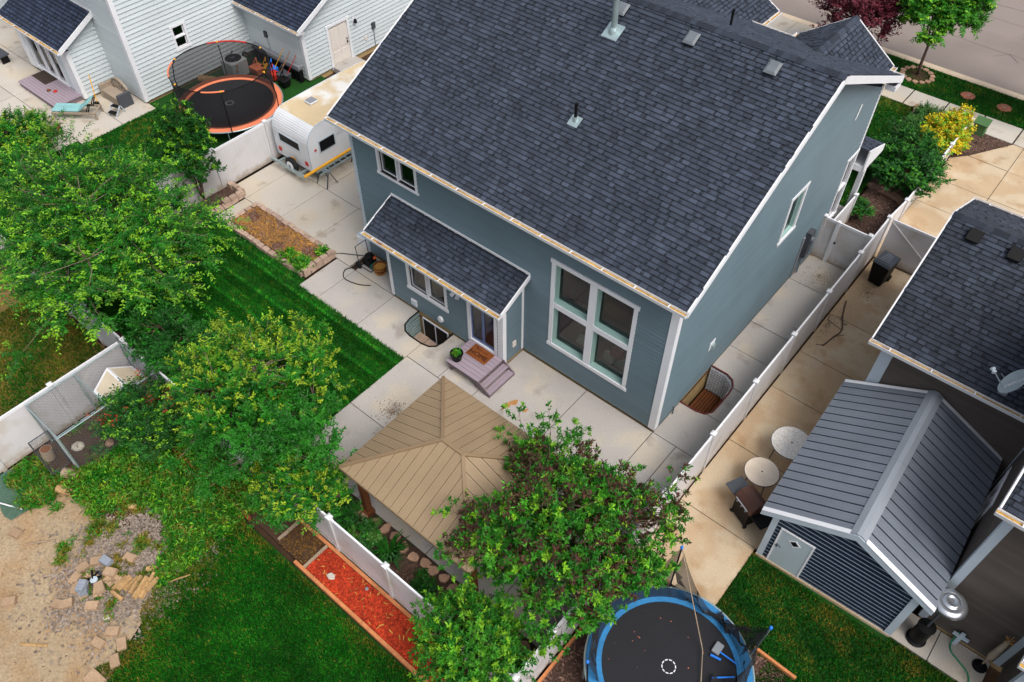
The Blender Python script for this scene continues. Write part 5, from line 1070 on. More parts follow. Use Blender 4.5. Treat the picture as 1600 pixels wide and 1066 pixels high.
tree('magnolia_tree', 'narrow dark glossy green tree by the camper fence', 'tree', (-19.3,-2.3), (-19.4,-2.3,2.3), (.8,.8,2.1), [lf_dark, lf_tip], 170, 8, 16, .125, .05, .34, .05, 6, .4, barkd, .5, .18, seed=6, whorl=True)
tree('leafy_shrub', 'rounded green shrub at the far left edge above the big tree', 'shrub', (-26.6,-5.8), (-26.6,-5.8,1.1), (1.9,1.5,1.15), [lf_pear, lf_yel], 220, 8, 17, .11, .045, .4, .05, 7, .25, barkd, .5, .35, seed=21)
tree('berry_shrub', 'loose green shrub with a few red leaves over the dog house', 'shrub', (-11.0,-9.95), (-11.2,-9.9,1.15), (1.25,1.0,.95), [lf_dark, lf_tip, pm('red_leaf', C(150,62,34), .6, .2, 3, tone=True)], 120, 8, 15, .1, .042, .38, .04, 6, .25, barkd, .4, .2, alt=(2,.02), seed=23)
tree('lilac_shrub', 'dark green shrub in the fence corner behind the dog house', 'shrub', (-12.6,-7.9), (-12.6,-7.95,1.6), (1.35,.9,1.2), [lf_dark, lf_pear], 150, 8, 16, .11, .045, .4, .05, 7, .5, barkd, .4, .25, seed=24)
# street trees and front shrubs
tree('street_tree', 'bright green street tree standing in a stone ring on the verge', 'tree', (-1.8,25.15), (-1.95,24.95,3.1), (1.65,1.6,1.75), [lf_maple, lf_tip], 230, 8, 14, .15, .08, .42, .07, 8, 1.5, barkd, .4, .25, seed=31)
tree('street_tree', 'green street tree cut off by the right edge of the picture', 'tree', (3.35,25.0), (3.55,25.0,2.9), (1.5,1.5,1.5), [lf_maple, lf_tip], 190, 8, 14, .15, .08, .42, .07, 8, 1.4, barkd, .4, .25, seed=32)
tree('plum_tree', 'dark purple leaved tree behind the roof by the street', 'tree', (-5.0,24.6), (-5.0,24.4,2.3), (1.75,1.7,1.9), [lf_plum, lf_plum], 220, 8, 14, .15, .07, .6, .08, 8, 1.2, barkd, 1.1, .2, seed=33)
tree('lilac_shrub', 'big rounded green shrub beside the grey house front', 'shrub', (.7,16.9), (.75,16.8,.85), (1.45,1.7,.85), [lf_dark, lf_maple], 170, 7, 13, .12, .065, .36, .05, 7, .2, barkd, .5, .35, seed=34)
tree('spirea_shrub', 'golden yellow shrub beside the low driveway fence', 'shrub', (1.15,20.6), (1.15,20.4,.5), (.75,1.8,.5), [lf_gold, lf_tip], 190, 7, 13, .11, .055, .3, .02, 6, .12, barkd, .6, .4, seed=35)
tree('juniper_shrub', 'spreading dark green juniper between lawn and yellow shrub', 'shrub', (.1,20.7), (.1,20.6,.35), (.7,1.5,.35), [lf_jun, lf_jun], 160, 7, 14, .09, .03, .3, .02, 6, .1, barkd, .5, .2, seed=36)
# weeds, irises and low plants
def spiky(label, base, n, h, mat, spread=.5, w_=.03, seed=0, name='iris_plant', cat='plant'):
    rng = np.random.default_rng(seed); a = rng.uniform(0,6.28,n); o = rng.uniform(0,spread*.25,n); V = []; hh = h*rng.uniform(.6,1.2,n); sp = spread*rng.uniform(.4,1.2,n)
    P0 = np.stack([np.cos(a)*o, np.sin(a)*o, 0*a],1); dr_ = np.stack([np.cos(a), np.sin(a), 0*a],1); sd = np.stack([-np.sin(a), np.cos(a), 0*a],1)*w_
    P1 = P0+dr_*(sp*.45)[:,None]+np.array([0,0,1])*(hh*.85)[:,None]; P2 = P0+dr_*sp[:,None]+np.array([0,0,1])*(hh*.75)[:,None]
    v = np.stack([P0-sd,P0+sd,P1+sd,P1-sd,P1-sd,P1+sd,P2+sd*.2,P2-sd*.2],1).reshape(-1,3); f = np.arange(8*n).reshape(-1,4)
    T = np_obj(name, np_mesh(name, v, f, rng.uniform(.7,1.3,2*n), mat), None, base); return tag(T, label, cat)
spiky('long leaved iris clump beside the gazebo edging stones', (-3.2,-8.05,0), 70, .5, lf_dark, .55, .028, 1)
def lowplant(label, base, r, h, mats, seed, name='leafy_plant', n=30, cat='plant', L=.1):
    return tree(name, label, cat, base, (base[0],base[1],h*.5), (r,r,h*.5), mats, n, 6, 10, L, L*.5, .2, .012, 5, .06, barkd, .6, .3, seed=seed)
lowplant('small dark green shrub near the timber gazebo post', (-4.85,-8.15), .45, .5, [lf_dark, lf_pear], 51)
lowplant('small green shrub between the iris and the gazebo post', (-4.0,-8.1), .35, .45, [lf_jun, lf_pear], 52)
lowplant('low green plant in the dark mulch right of the iris', (-1.7,-8.25), .35, .3, [lf_dark, lf_pear], 53)
lowplant('small green weed clump in the mulch below the cherry tree', (-.9,-8.2), .3, .25, [lf_weed, lf_pear], 54)
lowplant('bushy green plant at the lower end of the straw bed', (-13.75,-2.15), .28, .35, [lf_weed, lf_tip], 55, n=16)
lowplant('small weed growing at the house end of the straw bed', (-13.65,-1.25), .18, .25, [lf_weed, lf_tip], 56, n=8)
lowplant('green weed row along the lawn side of the straw bed', (-14.6,-2.2), .25, .2, [lf_weed, lf_tip], 57, n=12)
lowplant('green shrub at the base of the white panel by the house front', (.45,13.4), .35, .8, [lf_dark, lf_maple], 58)
# weeds behind the kennel: one mass
def weeds(label, polyfn, bounds, n, h, mats, seed, name='weeds'):
    rng = np.random.default_rng(seed); x0,y0,x1,y1 = bounds; p = np.empty((n*4,3)); p[:,0] = rng.uniform(x0,x1,n*4); p[:,1] = rng.uniform(y0,y1,n*4); p[:,2] = -.03; p = p[polyfn(p[:,0],p[:,1])][:n]; n = len(p); k = 9
    fld = .55+.45*np.sin(p[:,0]*2.3+np.sin(p[:,1]*2)*1.5)*np.sin(p[:,1]*2.7); hh = h*(.35+.9*np.clip(fld,0,1))*rng.uniform(.6,1.2,n); i = np.repeat(np.arange(n), k)
    D = unit(rng.normal(size=(n*k,3))*np.array([1,1,.4])+np.array([0,0,.55])); P = p[i]+np.array([0,0,1])*(hh[i]*rng.random(n*k))[:,None]+rng.normal(0,.05,(n*k,3))*np.array([1,1,0]); N_ = unit(np.array([0,0,1.])+rng.normal(0,.5,(n*k,3)))
    V = leaf_quads(P, D, N_, .12*rng.uniform(.5,1.6,n*k), .035*rng.uniform(.6,1.5,n*k)); mi = rng.choice(len(mats), n, p=[.7]+[.3/(len(mats)-1)]*(len(mats)-1))[i]
    o = np_obj(name, np_mesh(name, V, np.arange(4*n*k).reshape(-1,4), rng.uniform(.6,1.35,n*k), mats, mi)); return stuff(o, label, 'weeds')
weeds('tall green weeds and grass between the kennel and the red timbers', lambda x,y: (y < -9.0) & (y > -9.3-(x+7.0)*-.62-3.0+.35*np.sin(x*3)) & ~((x < -11.95) & (y > -12.0)) & (np.hypot(x+9.0,y+12.6) > 1.25), (-11.9,-12.6,-7.1,-9.0), 3600, .38, [lf_weed, grassd, lf_tip], 3)
weeds('ragged weeds creeping into the sand by the green netting', lambda x,y: ((x+12.6)**2/1.2+(y+13.1)**2/.35 < 1+.4*np.sin(x*6)), (-13.7,-13.8,-11.4,-12.4), 420, .14, [lf_weed, grassd], 4)
weeds('weeds along the gravel edge near the stone blocks', lambda x,y: (np.sin(x*4.1+2*np.sin(y*2.3))*np.sin(y*3.3+x)+.5*np.sin(x*11+y*7)+.35*np.sin(y*17-x*5) > .55), (-10.3,-14.0,-7.2,-11.5), 520, .1, [grassd, lf_weed], 5)
weeds('thin weeds in the kennel dirt under the tree', lambda x,y: (np.sin(x*4)*np.sin(y*3.7) > .1), (-13.6,-11.6,-11.9,-9.2), 260, .14, [lf_weed, grassd], 6)
weeds('green groundcover below the corner tree behind the fence', lambda x,y: y < -9.9, (-9.3,-11.6,-5.0,-9.9), 700, .16, [lf_weed, grassb, grassd], 7) if False else None
# ------------------------------------------------------------------ back steps, mat, pot
T = thing('back_steps', 'grey purple composite deck steps at the back door', 'steps', (-5.7,-1.6,0))
y0, y1 = -2.26, -1.06
for i in range(8):
    a = y0+i*(y1-y0)/8; m = MB(); m.box(-6.52,a+.005,.40,-5.14,a+(y1-y0)/8-.005,.44); m.build('deck_board', deck, T)
m = MB(); m.box(-6.46,y0+.03,.27,-5.16,y0+.07,.395); m.box(-6.46,y0+.07,.27,-6.42,y1,.395); m.box(-5.20,y0+.07,.27,-5.16,y1,.395); m.build('rim_joist', deckd, T)
for j, (xa, z) in enumerate(((-5.12,.27),(-4.90,.13))):
    for i in range(2): m = MB(); x = xa+i*.115; m.box(x,y0+.04,z-.035,x+.108,y1,z); m.build('tread', deck, T)
    m = MB(); m.box(xa-.03,y0+.05,z-.13,xa-.005,y1,z-.036); m.build('riser', deckd, T)
m = MB(); m.box(-4.69,y0+.05,.0,-4.665,y1,.094); m.build('riser', deckd, T)
for y in (y0+.0, y1+.002): m = MB(); m.prism([(-5.22,y,.43),(-5.10,y,.43),(-4.66,y,.13),(-4.66,y,.0),(-4.95,y,.0),(-5.22,y,.26)], (0,.035,0)); m.build('stringer', deckd, T)
for x, y in ((-6.4,y0+.12),(-6.4,y1-.1),(-5.3,y0+.12)): m = MB(); m.box(x-.05,y-.05,0,x+.05,y+.05,.269); m.build('leg', deckd, T)
m = MB(); m.box(-6.24,-1.62,.441,-5.44,-1.10,.462); o = m.build('doormat', matm, None, (-5.84,-1.36,.441)); tag(o, 'brown coir doormat with HOME lettering on the steps', 'doormat')
def text(body, size, loc, rz, mat, parent, name='lettering', ext=.0015):
    cu = bpy.data.curves.new('t', 'FONT'); cu.body = body; cu.size = size; cu.align_x = 'CENTER'; cu.align_y = 'CENTER'; cu.extrude = ext
    tmp = bpy.data.objects.new('t', cu); COL.objects.link(tmp); bpy.context.view_layer.update()
    me = bpy.data.meshes.new_from_object(tmp.evaluated_get(bpy.context.evaluated_depsgraph_get())); bpy.data.objects.remove(tmp); me.materials.append(mat)
    ob = bpy.data.objects.new(name, me); COL.objects.link(ob); ob.parent = parent; ob.location = Vector(loc)-ORG[parent.name]; ob.rotation_euler = (0,0,rz); return ob
t_ = text('HOME', .26, (-5.84,-1.44,.465), 0, black, o); q = MB(); q.tube([(-6.02+.03*i,-1.24+.022*math.sin(i*1.9),.464) for i in range(14)], .006, 4); q.lathe([(.03,.463),(.03,.466),(0,.467)], (-6.06,-1.22,0), 8); q.build('scroll_print', black, o)
def pot(label, x, y, z, r, h, mat, plant, name='plant_pot', cat='pot'):
    T = thing(name, label, cat, (x,y,z)); m = MB(); m.lathe([(r*.72,0),(r*.95,h*.9),(r*1.05,h*.9),(r*1.05,h),(r*.92,h),(r*.88,h*.8),(0,h*.8)], (x,y,z), 20); m.build('bowl', mat, T); 
    if plant:
        rng = np.random.default_rng(5); n = 90; P = np.stack([rng.normal(0,r*.38,n), rng.normal(0,r*.38,n), h*.8+rng.uniform(0,.12,n)],1); V = leaf_quads(P, unit(rng.normal(size=(n,3))+[0,0,.4]), unit(rng.normal(size=(n,3))*.4+[0,0,1]), np.full(n,.09), np.full(n,.05)); np_obj('foliage', np_mesh('foliage', V, np.arange(4*n).reshape(-1,4), rng.uniform(.7,1.3,n), lf_weed), T)
    return T
pot('round black planter with a small green plant on the steps', -6.28,-1.98,.441,.21,.3,black,True)
T = pot('half barrel wooden planter beside the pressure washer', -11.42,-.5,0,.24,.36,woodb,False,'barrel_planter','planter')
m = MB()
for z in (.08,.28): m.lathe([(.19+.16*z+.012,z-.015),(.19+.16*z+.018,z+.02)], (-11.42,-.5,0), 20)
m.build('hoop', straw, T)
# pressure washer
T = thing('pressure_washer', 'black and green pressure washer standing by the far house corner', 'pressure washer', (-11.95,-.5,0))
m = MB(); m.tube([(-12.25,-.75,.06),(-11.65,-.75,.06),(-11.65,-.25,.06),(-12.25,-.25,.06)], .02, 6, closed=True); m.tube([(-12.25,-.75,.06),(-12.32,-.75,.9),(-12.32,-.25,.9),(-12.25,-.25,.06)], .02, 6); m.build('frame', dgrey, T)
m = MB(); m.box(-12.15,-.68,.12,-11.75,-.32,.42); m.lathe([(.16,0),(.17,.12),(.1,.16)], (-11.95,-.5,.42), 14); m.build('engine', black, T, bevel=.03)
m = MB(); m.box(-11.78,-.66,.1,-11.62,-.34,.3); m.build('pump', pm('washer_green', C(20,90,80), .5, .1, 3), T); m = MB(); m.lathe([(0,0),(.05,.0),(.05,.05),(0,.06)], (-11.7,-.45,.5), 10); m.build('fuel_cap', pm('orange_plastic', C(220,90,40), .5, .1, 3), T)
for y in (-.82,-.18): m = MB(); m.tube([(-12.2,y-.03,.14),(-12.2,y+.03,.14)], .14, 14); m.build('wheel', rubber, T)
def hose(label, pts, r, mat, name='hose', cat='hose'):
    P = [Vector(p) for p in pts]; out = []
    for i in range(len(P)-1):
        a, b, c, d = P[max(i-1,0)], P[i], P[i+1], P[min(i+2,len(P)-1)]
        for t in (0,.2,.4,.6,.8): out.append(.5*((2*b)+(c-a)*t+(2*a-5*b+4*c-d)*t*t+(3*b-a-3*c+d)*t**3))
    out.append(P[-1]); m = MB(); m.tube(out, r, 6); o = m.build(name, mat, None, tuple(P[0]), smooth=True); return tag(o, label, cat)
hose('black hose looping from the pressure washer over the concrete', [(-12.1,-.8,.1),(-12.5,-1.2,.02),(-12.2,-1.55,.02),(-11.6,-1.45,.02),(-11.2,-1.2,.02)], .018, rubber)
m = MB(); m.tube([(-13.3,-.75,.02),(-12.5,-.28,.03)], .02, 6); m.tube([(-13.3,-.75,.02),(-13.5,-.95,.02)], .014, 6); o = m.build('spray_wand', dgrey, None, (-13,-.6,0)); tag(o, 'grey spray wand lying on the concrete by the bed', 'spray wand')
# ------------------------------------------------------------------ camper trailer
T = thing('camper_trailer', 'white vintage camper trailer with rounded end parked by the fence', 'trailer', (-18.3,4,0))
cx0, cx1 = -19.35, -17.25; zb, zt, ya, yb = .48, 2.42, 1.45, 7.0; rad = .75
prof = [(ya,zb),(ya-.02,1.0),(ya,zt-rad)]+[(ya+rad-rad*math.cos(t), zt-rad+rad*math.sin(t)) for t in np.linspace(.15,math.pi/2,9)]+[(3.2,zt+.02),(5,zt+.02),(yb-rad,zt)]+[(yb-rad+rad*math.sin(t), zt-rad+rad*math.cos(t)) for t in np.linspace(.2,math.pi/2,7)]+[(yb,zb)]
def resample(p, st):
    out = [p[0]]
    for a, b in zip(p[:-1], p[1:]):
        L = math.hypot(b[0]-a[0], b[1]-a[1]); k = max(1, round(L/st))
        out += [(a[0]+(b[0]-a[0])*i/k, a[1]+(b[1]-a[1])*i/k) for i in range(1, k+1)]
    return out
rp = resample(prof, .05); m = MB(); q = []
for i, (y, z) in enumerate(rp):
    a = rp[max(i-1,0)]; b = rp[min(i+1,len(rp)-1)]; dy, dz = b[0]-a[0], b[1]-a[1]; L = math.hypot(dy,dz); off = .012*(i % 2); q.append((y-dz/L*off, z+dy/L*off))
for (y, z), (y2, z2) in zip(q[:-1], q[1:]): mi = 1 if (z > zt-.12 and y > ya+.45) else 0; m.face([(cx0,y,z),(cx1,y,z),(cx1,y2,z2),(cx0,y2,z2)], 1, mi)
m.face([(cx0,ya,zb),(cx0,yb,zb),(cx1,yb,zb),(cx1,ya,zb)]); bd = m.build('body', [camper, camper_r], T)
def y_range(z):
    ys = []
    for (a, b), (c, d) in zip(prof[:-1], prof[1:]):
        if (b-z)*(d-z) <= 0 and abs(d-b) > 1e-6: ys.append(a+(c-a)*(z-b)/(d-b))
    return (min(ys), max(ys)) if len(ys) > 1 else (ya+rad, yb-rad)
for x, s in ((cx1,1),(cx0,-1)):
    m = MB(); z = zb
    while z < zt-.01:
        z2 = min(z+.065, zt); (a, b), (c, d) = y_range(z+.001), y_range(z2-.001); m.face([(x+s*.014,a,z),(x+s*.014,b,z),(x+s*.001,d,z2),(x+s*.001,c,z2)]); m.face([(x,a,z),(x,b,z),(x+s*.014,b,z),(x+s*.014,a,z)]); z = z2
    m.build('side_skin', camper, bd)
    m = MB(); m.tube([(x+s*.01,y,z) for y, z in rp], .02, 5); m.build('edge_trim', ltgrey, bd)
frt = Fr((cx1,0,0),(0,1,0),(1,0,0)); frb = Fr((cx0,ya,0),(1,0,0),(0,-1,0))
def cwin(fr, a0, a1, z0, z1, lou):
    m = MB(); t = .04; fr.box(m, a0-t, a0, z0-t, z1+t, 0, .035); fr.box(m, a1, a1+t, z0-t, z1+t, 0, .035); fr.box(m, a0, a1, z0-t, z0, 0, .035); fr.box(m, a0, a1, z1, z1+t, 0, .035); w_ = m.build('window', ltgrey, T)
    if lou:
        for k in range(5): m = MB(); zz = z0+(z1-z0)*k/5; m.hexa([fr.pt(a0,zz,.045),fr.pt(a1,zz,.045),fr.pt(a1,zz+.01,.04),fr.pt(a0,zz+.01,.04),fr.pt(a0,zz+(z1-z0)/5,.02),fr.pt(a1,zz+(z1-z0)/5,.02),fr.pt(a1,zz+(z1-z0)/5+.008,.018),fr.pt(a0,zz+(z1-z0)/5+.008,.018)]); m.build('pane', black, w_)
    else: m = MB(); fr.box(m, a0, a1, z0, z1, .015, .022); m.build('pane', black, w_)
cwin(frt, 2.0, 2.75, 1.2, 1.65, True); cwin(frb, .35, 1.55, 1.25, 1.62, False)
m = MB(); frt.box(m, 2.9, 3.6, 1.55, 1.85, .012, .03); m.build('access_hatch', camper, T)
for a in (.22,1.85): m = MB(); frb.box(m, a-.09, a+.09, .72, .9, .012, .05); m.build('tail_light', red, T, bevel=.01)
m = MB(); frt.box(m, 1.72, 1.82, 1.35, 1.42, .012, .04); m.build('marker_light', red, T)
m = MB(); frb.box(m, .85, 1.12, .55, .7, .012, .03); m.build('number_plate', yellow, T)
m = MB(); m.box(cx0-.1,1.05,.34,cx1-.1,1.15,.44); m.box(cx0+.3,1.15,.36,cx0+.38,1.6,.42); m.box(cx1-.5,1.15,.36,cx1-.42,1.6,.42); m.build('bumper', galv, T)
sp_ = MB(); sp_.tube([(-18.28,1.14,.5),(-18.28,1.33,.5)], .33, 22); s_ = sp_.build('spare_wheel', rubber, T, bevel=.04); m = MB(); m.tube([(-18.28,1.12,.5),(-18.28,1.139,.5)], .2, 16); m.build('rim', white, s_); m = MB(); m.tube([(-18.28,1.10,.5),(-18.28,1.12,.5)], .07, 10); m.build('hub', mgrey, s_)
for x in (cx1-.1,cx0+.1):
    m = MB(); m.tube([(x-.09,4.0,.33),(x+.09,4.0,.33)], .33, 20); w_ = m.build('wheel', rubber, T); m = MB(); m.tube([(x-.1,4.0,.33),(x+.1,4.0,.33)], .18, 14); m.build('rim', white, w_)
m = MB(); m.box(cx0+.2,1.6,.36,cx1-.2,6.9,.47); m.build('chassis', dgrey, T)
m = MB(); m.tube([(cx1-.15,1.7,.44),(cx1-.15,1.7,0)], .025, 6); m.tube([(cx1-.15,6.5,.44),(cx1-.15,6.5,0)], .025, 6); m.build('stabilizer', dgrey, T)
m = MB(); m.box(-18.75,2.75,zt+.03,-18.35,3.15,zt+.11); v = m.build('roof_vent', camper, T, bevel=.02); m = MB(); m.box(-18.72,2.78,zt+.111,-18.38,3.12,zt+.13); m.build('lid', mgrey, v)
m = MB(); m.box(-17.9,1.9,.0,-17.5,2.2,.02); 
# sawhorses with yellow beam and aluminium plank
def sawhorse(label, y):
    T = thing('sawhorse', label, 'sawhorse', (-16.85,y,0)); m = MB(); m.bar((-17.15,y,.66), (-16.55,y,.66), .09, .08); m.build('top_beam', mgrey, T)
    for x in (-17.08,-16.62):
        for s in (-1,1): m = MB(); m.bar((x,y+s*.03,.62), (x+(.08 if x > -16.8 else -.08),y+s*.28,0), .035, .035); m.build('leg', dgrey, T)
sawhorse('grey sawhorse under the near end of the yellow beam', 1.75); sawhorse('grey sawhorse under the far end of the yellow beam', 3.6)
m = MB(); m.bar((-17.0,.85,.74), (-17.0,4.4,.74), .1, .07); o = m.build('yellow_beam', yellow, None, (-17,2.6,.7), bevel=.006); tag(o, 'yellow painted beam resting on sawhorses by the camper', 'beam')
T = thing('ladder', 'aluminium ladder lying on the sawhorses beside the camper', 'ladder', (-16.75,2.8,.7))
for x in (-16.86,-16.62): m = MB(); m.bar((x,1.35,.73), (x,4.6,.73), .025, .06); m.build('rail', galv, T)
for k in range(10): m = MB(); m.bar((-16.85,1.6+k*.3,.73), (-16.63,1.6+k*.3,.73), .03, .03, (0,1,0)); m.build('rung', galv, T)
# ------------------------------------------------------------------ trampolines
def trampoline(label, c, r, h, pad, padw, springs=True, ring_top=None, poles=(), ph=2.6, polem=None, rings_mark=True, legs=6):
    T = thing('trampoline', label, 'trampoline', (c[0],c[1],0)); x, y = c; n = 56
    circ = lambda rr, z: [(x+rr*math.cos(2*math.pi*i/n), y+rr*math.sin(2*math.pi*i/n), z) for i in range(n)]
    m = MB(); m.face(circ(r-padw-.02, h-.03)); mt = m.build('jump_mat', blackm, T)
    m = MB(); a, b = circ(r-padw-.12, h-.005), circ(r-.02, h+.02); a2, b2 = circ(r-padw-.12, h-.035), circ(r+.005, h-.06)
    for i in range(n):
        j = (i+1) % n; m.face([a[i],b[i],b[j],a[j]]); m.face([b[i],b2[i],b2[j],b[j]]); m.face([a2[i],a[i],a[j],a2[j]])
    m.build('safety_pad', pad, T)
    m = MB(); m.tube(circ(r+.015, h-.03), .03, 8, closed=True); m.build('frame_ring', galv, T, smooth=True)
    for i in range(legs):
        t = 2*math.pi*(i+.5)/legs; d = .22; p = [(x+r*math.cos(t+s*d/r*1.6), y+r*math.sin(t+s*d/r*1.6)) for s in (-1,1)]
        m = MB(); m.tube([(*p[0],h-.06),(p[0][0],p[0][1],.04),(p[1][0],p[1][1],.04),(*p[1],h-.06)], .025, 6); m.build('leg', galv, T)
    if rings_mark:
        m = MB(); 
        for k in range(10):
            t = 2*math.pi*k/10; rr = .16; dx, dy = math.cos(t), math.sin(t); cx, cy = x+dx*rr, y+dy*rr
            m.hexa([(cx+dx*a-dy*b, cy+dy*a+dx*b, h-.028+z) for z in (0,.003) for a, b in ((-.012,-.036),(.012,-.036),(.012,.036),(-.012,.036))])
        m.build('centre_mark', white, mt)
    return T, circ
TB, circ = trampoline('blue padded round trampoline with torn black net at the bottom edge', (4.28,-6.0), 1.98, .85, bluep, .26)
x, y = 4.28, -6.0
pol = [math.atan2(p[1]-y, p[0]-x) for p in ((2.35,-6.05),(3.25,-4.35),(5.55,-4.6),(3.05,-7.6),(5.6,-7.4))]
tops = []
for i, t in enumerate(pol):
    b = Vector((x+2.02*math.cos(t), y+2.02*math.sin(t), 0)); tp = b+Vector((.1*math.cos(t),.1*math.sin(t),(2.4,2.75,2.45,2.4,2.4)[i])); tops.append((b,tp,t))
    m = MB(); m.tube([b+Vector((0,0,.1)), b+Vector((0,0,.85)), tp], .022, 8); p = m.build('net_pole', galv if i == 2 else black, TB); m = MB(); m.lathe([(.035,-.06),(.04,0),(.03,.04),(0,.055)], tuple(tp), 10); m.build('pole_cap', blueb, p)
# sagging net: hung from pole tops, dropping to the mat edge
def net(T, ia, ib, sag, zb_=.84, rin=1.72, rows=7, cols=12, name='net', full=True, crump=.05, mat=netk):
    (b0,t0,a0), (b1,t1,a1) = tops[ia], tops[ib]; da = (a1-a0+math.pi) % (2*math.pi)-math.pi; V = []; m = MB()
    for i in range(cols+1):
        s = i/cols; ang = a0+da*s; topz = t0.z*(1-s)+t1.z*s-sag*math.sin(math.pi*s); tpx = t0*(1-s)+t1*s; rowv = []
        for j in range(rows+1):
            q = j/rows; rr = rin; foot = Vector((x+rr*math.cos(ang), y+rr*math.sin(ang), zb_)); tp = Vector((tpx.x,tpx.y,topz)); p = foot*(1-q)+tp*q; p += Vector((random.gauss(0,crump),random.gauss(0,crump),0))*math.sin(math.pi*q); rowv.append(p)
        V.append(rowv)
    for i in range(cols):
        for j in range(rows): m.face([V[i][j],V[i+1][j],V[i+1][j+1],V[i][j+1]])
    m.build(name, mat, T, smooth=True)
net(TB,0,1,.9); net(TB,3,0,.35); net(TB,1,2,1.5,crump=.1); net(TB,2,4,1.2,crump=.1)
m = MB()   # torn netting heaped on the right of the mat
for k in range(3):
    a0 = -.55+k*.28; V = [[Vector((x+(1.0+.22*i)*math.cos(a0+.12*j)+random.gauss(0,.03), y+(1.0+.2*i)*math.sin(a0+.12*j)+random.gauss(0,.03), .85+.14*math.sin(i*1.4+k)+random.uniform(0,.08))) for j in range(5)] for i in range(4)]
    for i in range(3):
        for j in range(4): m.face([V[i][j],V[i+1][j],V[i+1][j+1],V[i][j+1]])
m.build('torn_net', netk, TB, smooth=True)
m = MB(); m.tube([(4.95,-4.95,.9),(5.5,-4.95,.92)], .022, 6); m.tube([(5.2,-5.6,.9),(5.6,-5.25,.92)], .02, 6); m.tube([(4.9,-5.15,.9),(5.15,-5.1,.9)], .03, 6); m.build('blue_strap', blueb, TB)
m = MB(); m.tube([tops[1][1], (4.7,-5.2,.95), (5.3,-6.3,.9)], .012, 5); m.tube([tops[0][1], (2.7,-6.9,.9)], .012, 5); m.build('cord', woodg, TB)
m = MB(); m.box(4.85,-5.05,.84,5.05,-4.75,.93); o = m.build('cloth_bundle', mgrey, TB, bevel=.02)
chips('leaf_litter', 'fallen petals and leaves on the black trampoline mat', 'litter', orange, lambda a,b: np.hypot(a-4.22,b+6.12) < 1.45, (2.7,-7.6,5.7,-4.6), 24, .02, z=.825, hz=.004, aspect=1.5, lo=.4, hi=1.3)
# side ladder rungs on the frame, patch
m = MB(); m.box(5.72,-5.6,.86,5.9,-5.42,.885); m.build('pad_patch', ltgrey, TB)
for k in range(6): t = -.15-.09*k; m = MB(); m.bar((x+2.03*math.cos(t),y+2.03*math.sin(t),.8), (x+2.12*math.cos(t),y+2.12*math.sin(t),.8), .02, .02); m.build('rung', white, TB)
m = MB(); m.tube([(x+2.13*math.cos(t_),y+2.13*math.sin(t_),.8) for t_ in [-.1-.05*k for k in range(12)]], .018, 6); m.build('step_rail', white, TB)
# second trampoline with full net
x2, y2 = -23.45, 2.15
TO, _ = trampoline('orange padded trampoline with tall net ring beside the white house', (x2,y2), 2.25, .82, orange, .25)
n = 48; rt_ = 2.05; zt_ = 2.55
m = MB(); m.tube([(x2+rt_*math.cos(2*math.pi*i/n), y2+rt_*math.sin(2*math.pi*i/n), zt_) for i in range(n)], .022, 6, closed=True); m.build('top_ring', black, TO)
for a0, a1, mt in ((1.9,2.75,red),(5.3,5.75,orange),(3.7,4.3,orange)): m = MB(); m.tube([(x2+rt_*math.cos(a0+(a1-a0)*k/8), y2+rt_*math.sin(a0+(a1-a0)*k/8), zt_) for k in range(9)], .035, 6); m.build('ring_sleeve', mt, TO)
for k in range(6):
    t = .45+2*math.pi*k/6; m = MB(); pts = [(x2+r_*math.cos(t), y2+r_*math.sin(t), z) for r_, z in ((2.3,.1),(2.34,.85),(2.38,1.6),(2.25,2.25),(2.05,2.55))]; m.tube(pts, .024, 6); m.build('net_pole', black, TO); m = MB(); m.lathe([(0,-.04),(.045,-.02),(.045,.03),(0,.05)], pts[-1], 8); m.build('pole_clip', yellow, TO)
m = MB(); a = [(x2+2.0*math.cos(2*math.pi*i/n), y2+2.0*math.sin(2*math.pi*i/n), .83) for i in range(n)]; b = [(x2+rt_*math.cos(2*math.pi*i/n), y2+rt_*math.sin(2*math.pi*i/n), zt_) for i in range(n)]
for i in range(n): j = (i+1) % n; m.face([a[i],a[j],b[j],b[i]])
m.build('net', netl, TO, smooth=True)
# ------------------------------------------------------------------ white house yard
T = thing('low_deck', 'low grey deck platform at the white house sliding door', 'deck', (-31.5,-1.9,0))
for i in range(9): a = -2.62+i*.145; m = MB(); m.box(-33.15,a+.006,.22,-29.85,a+.139,.26); m.build('deck_board', deck, T)
m = MB(); m.box(-33.1,-2.58,.0,-29.9,-1.34,.219); m.build('deck_skirt', deckd, T)
m = MB(); m.box(-33.1,-1.95,.261,-31.9,-1.3,.28); o = m.build('floor_mat', pm('dark_mat', C(62,50,44), .95, .15, 4), None, (-32.4,-1.6,.26)); tag(o, 'dark brown mat on the low deck of the white house', 'mat')
for p in ((-31.3,-2.1),(-31.0,-1.95)): m = MB(); m.lathe([(0,0),(.1,.02),(.08,.06),(0,.08)], (*p,.26), 8); o = m.build('sandal', woodb if p[0] < -31.1 else red, None, (*p,.26)); tag(o, ('brown' if p[0] < -31.1 else 'red')+' sandal lying on the low grey deck', 'sandal')
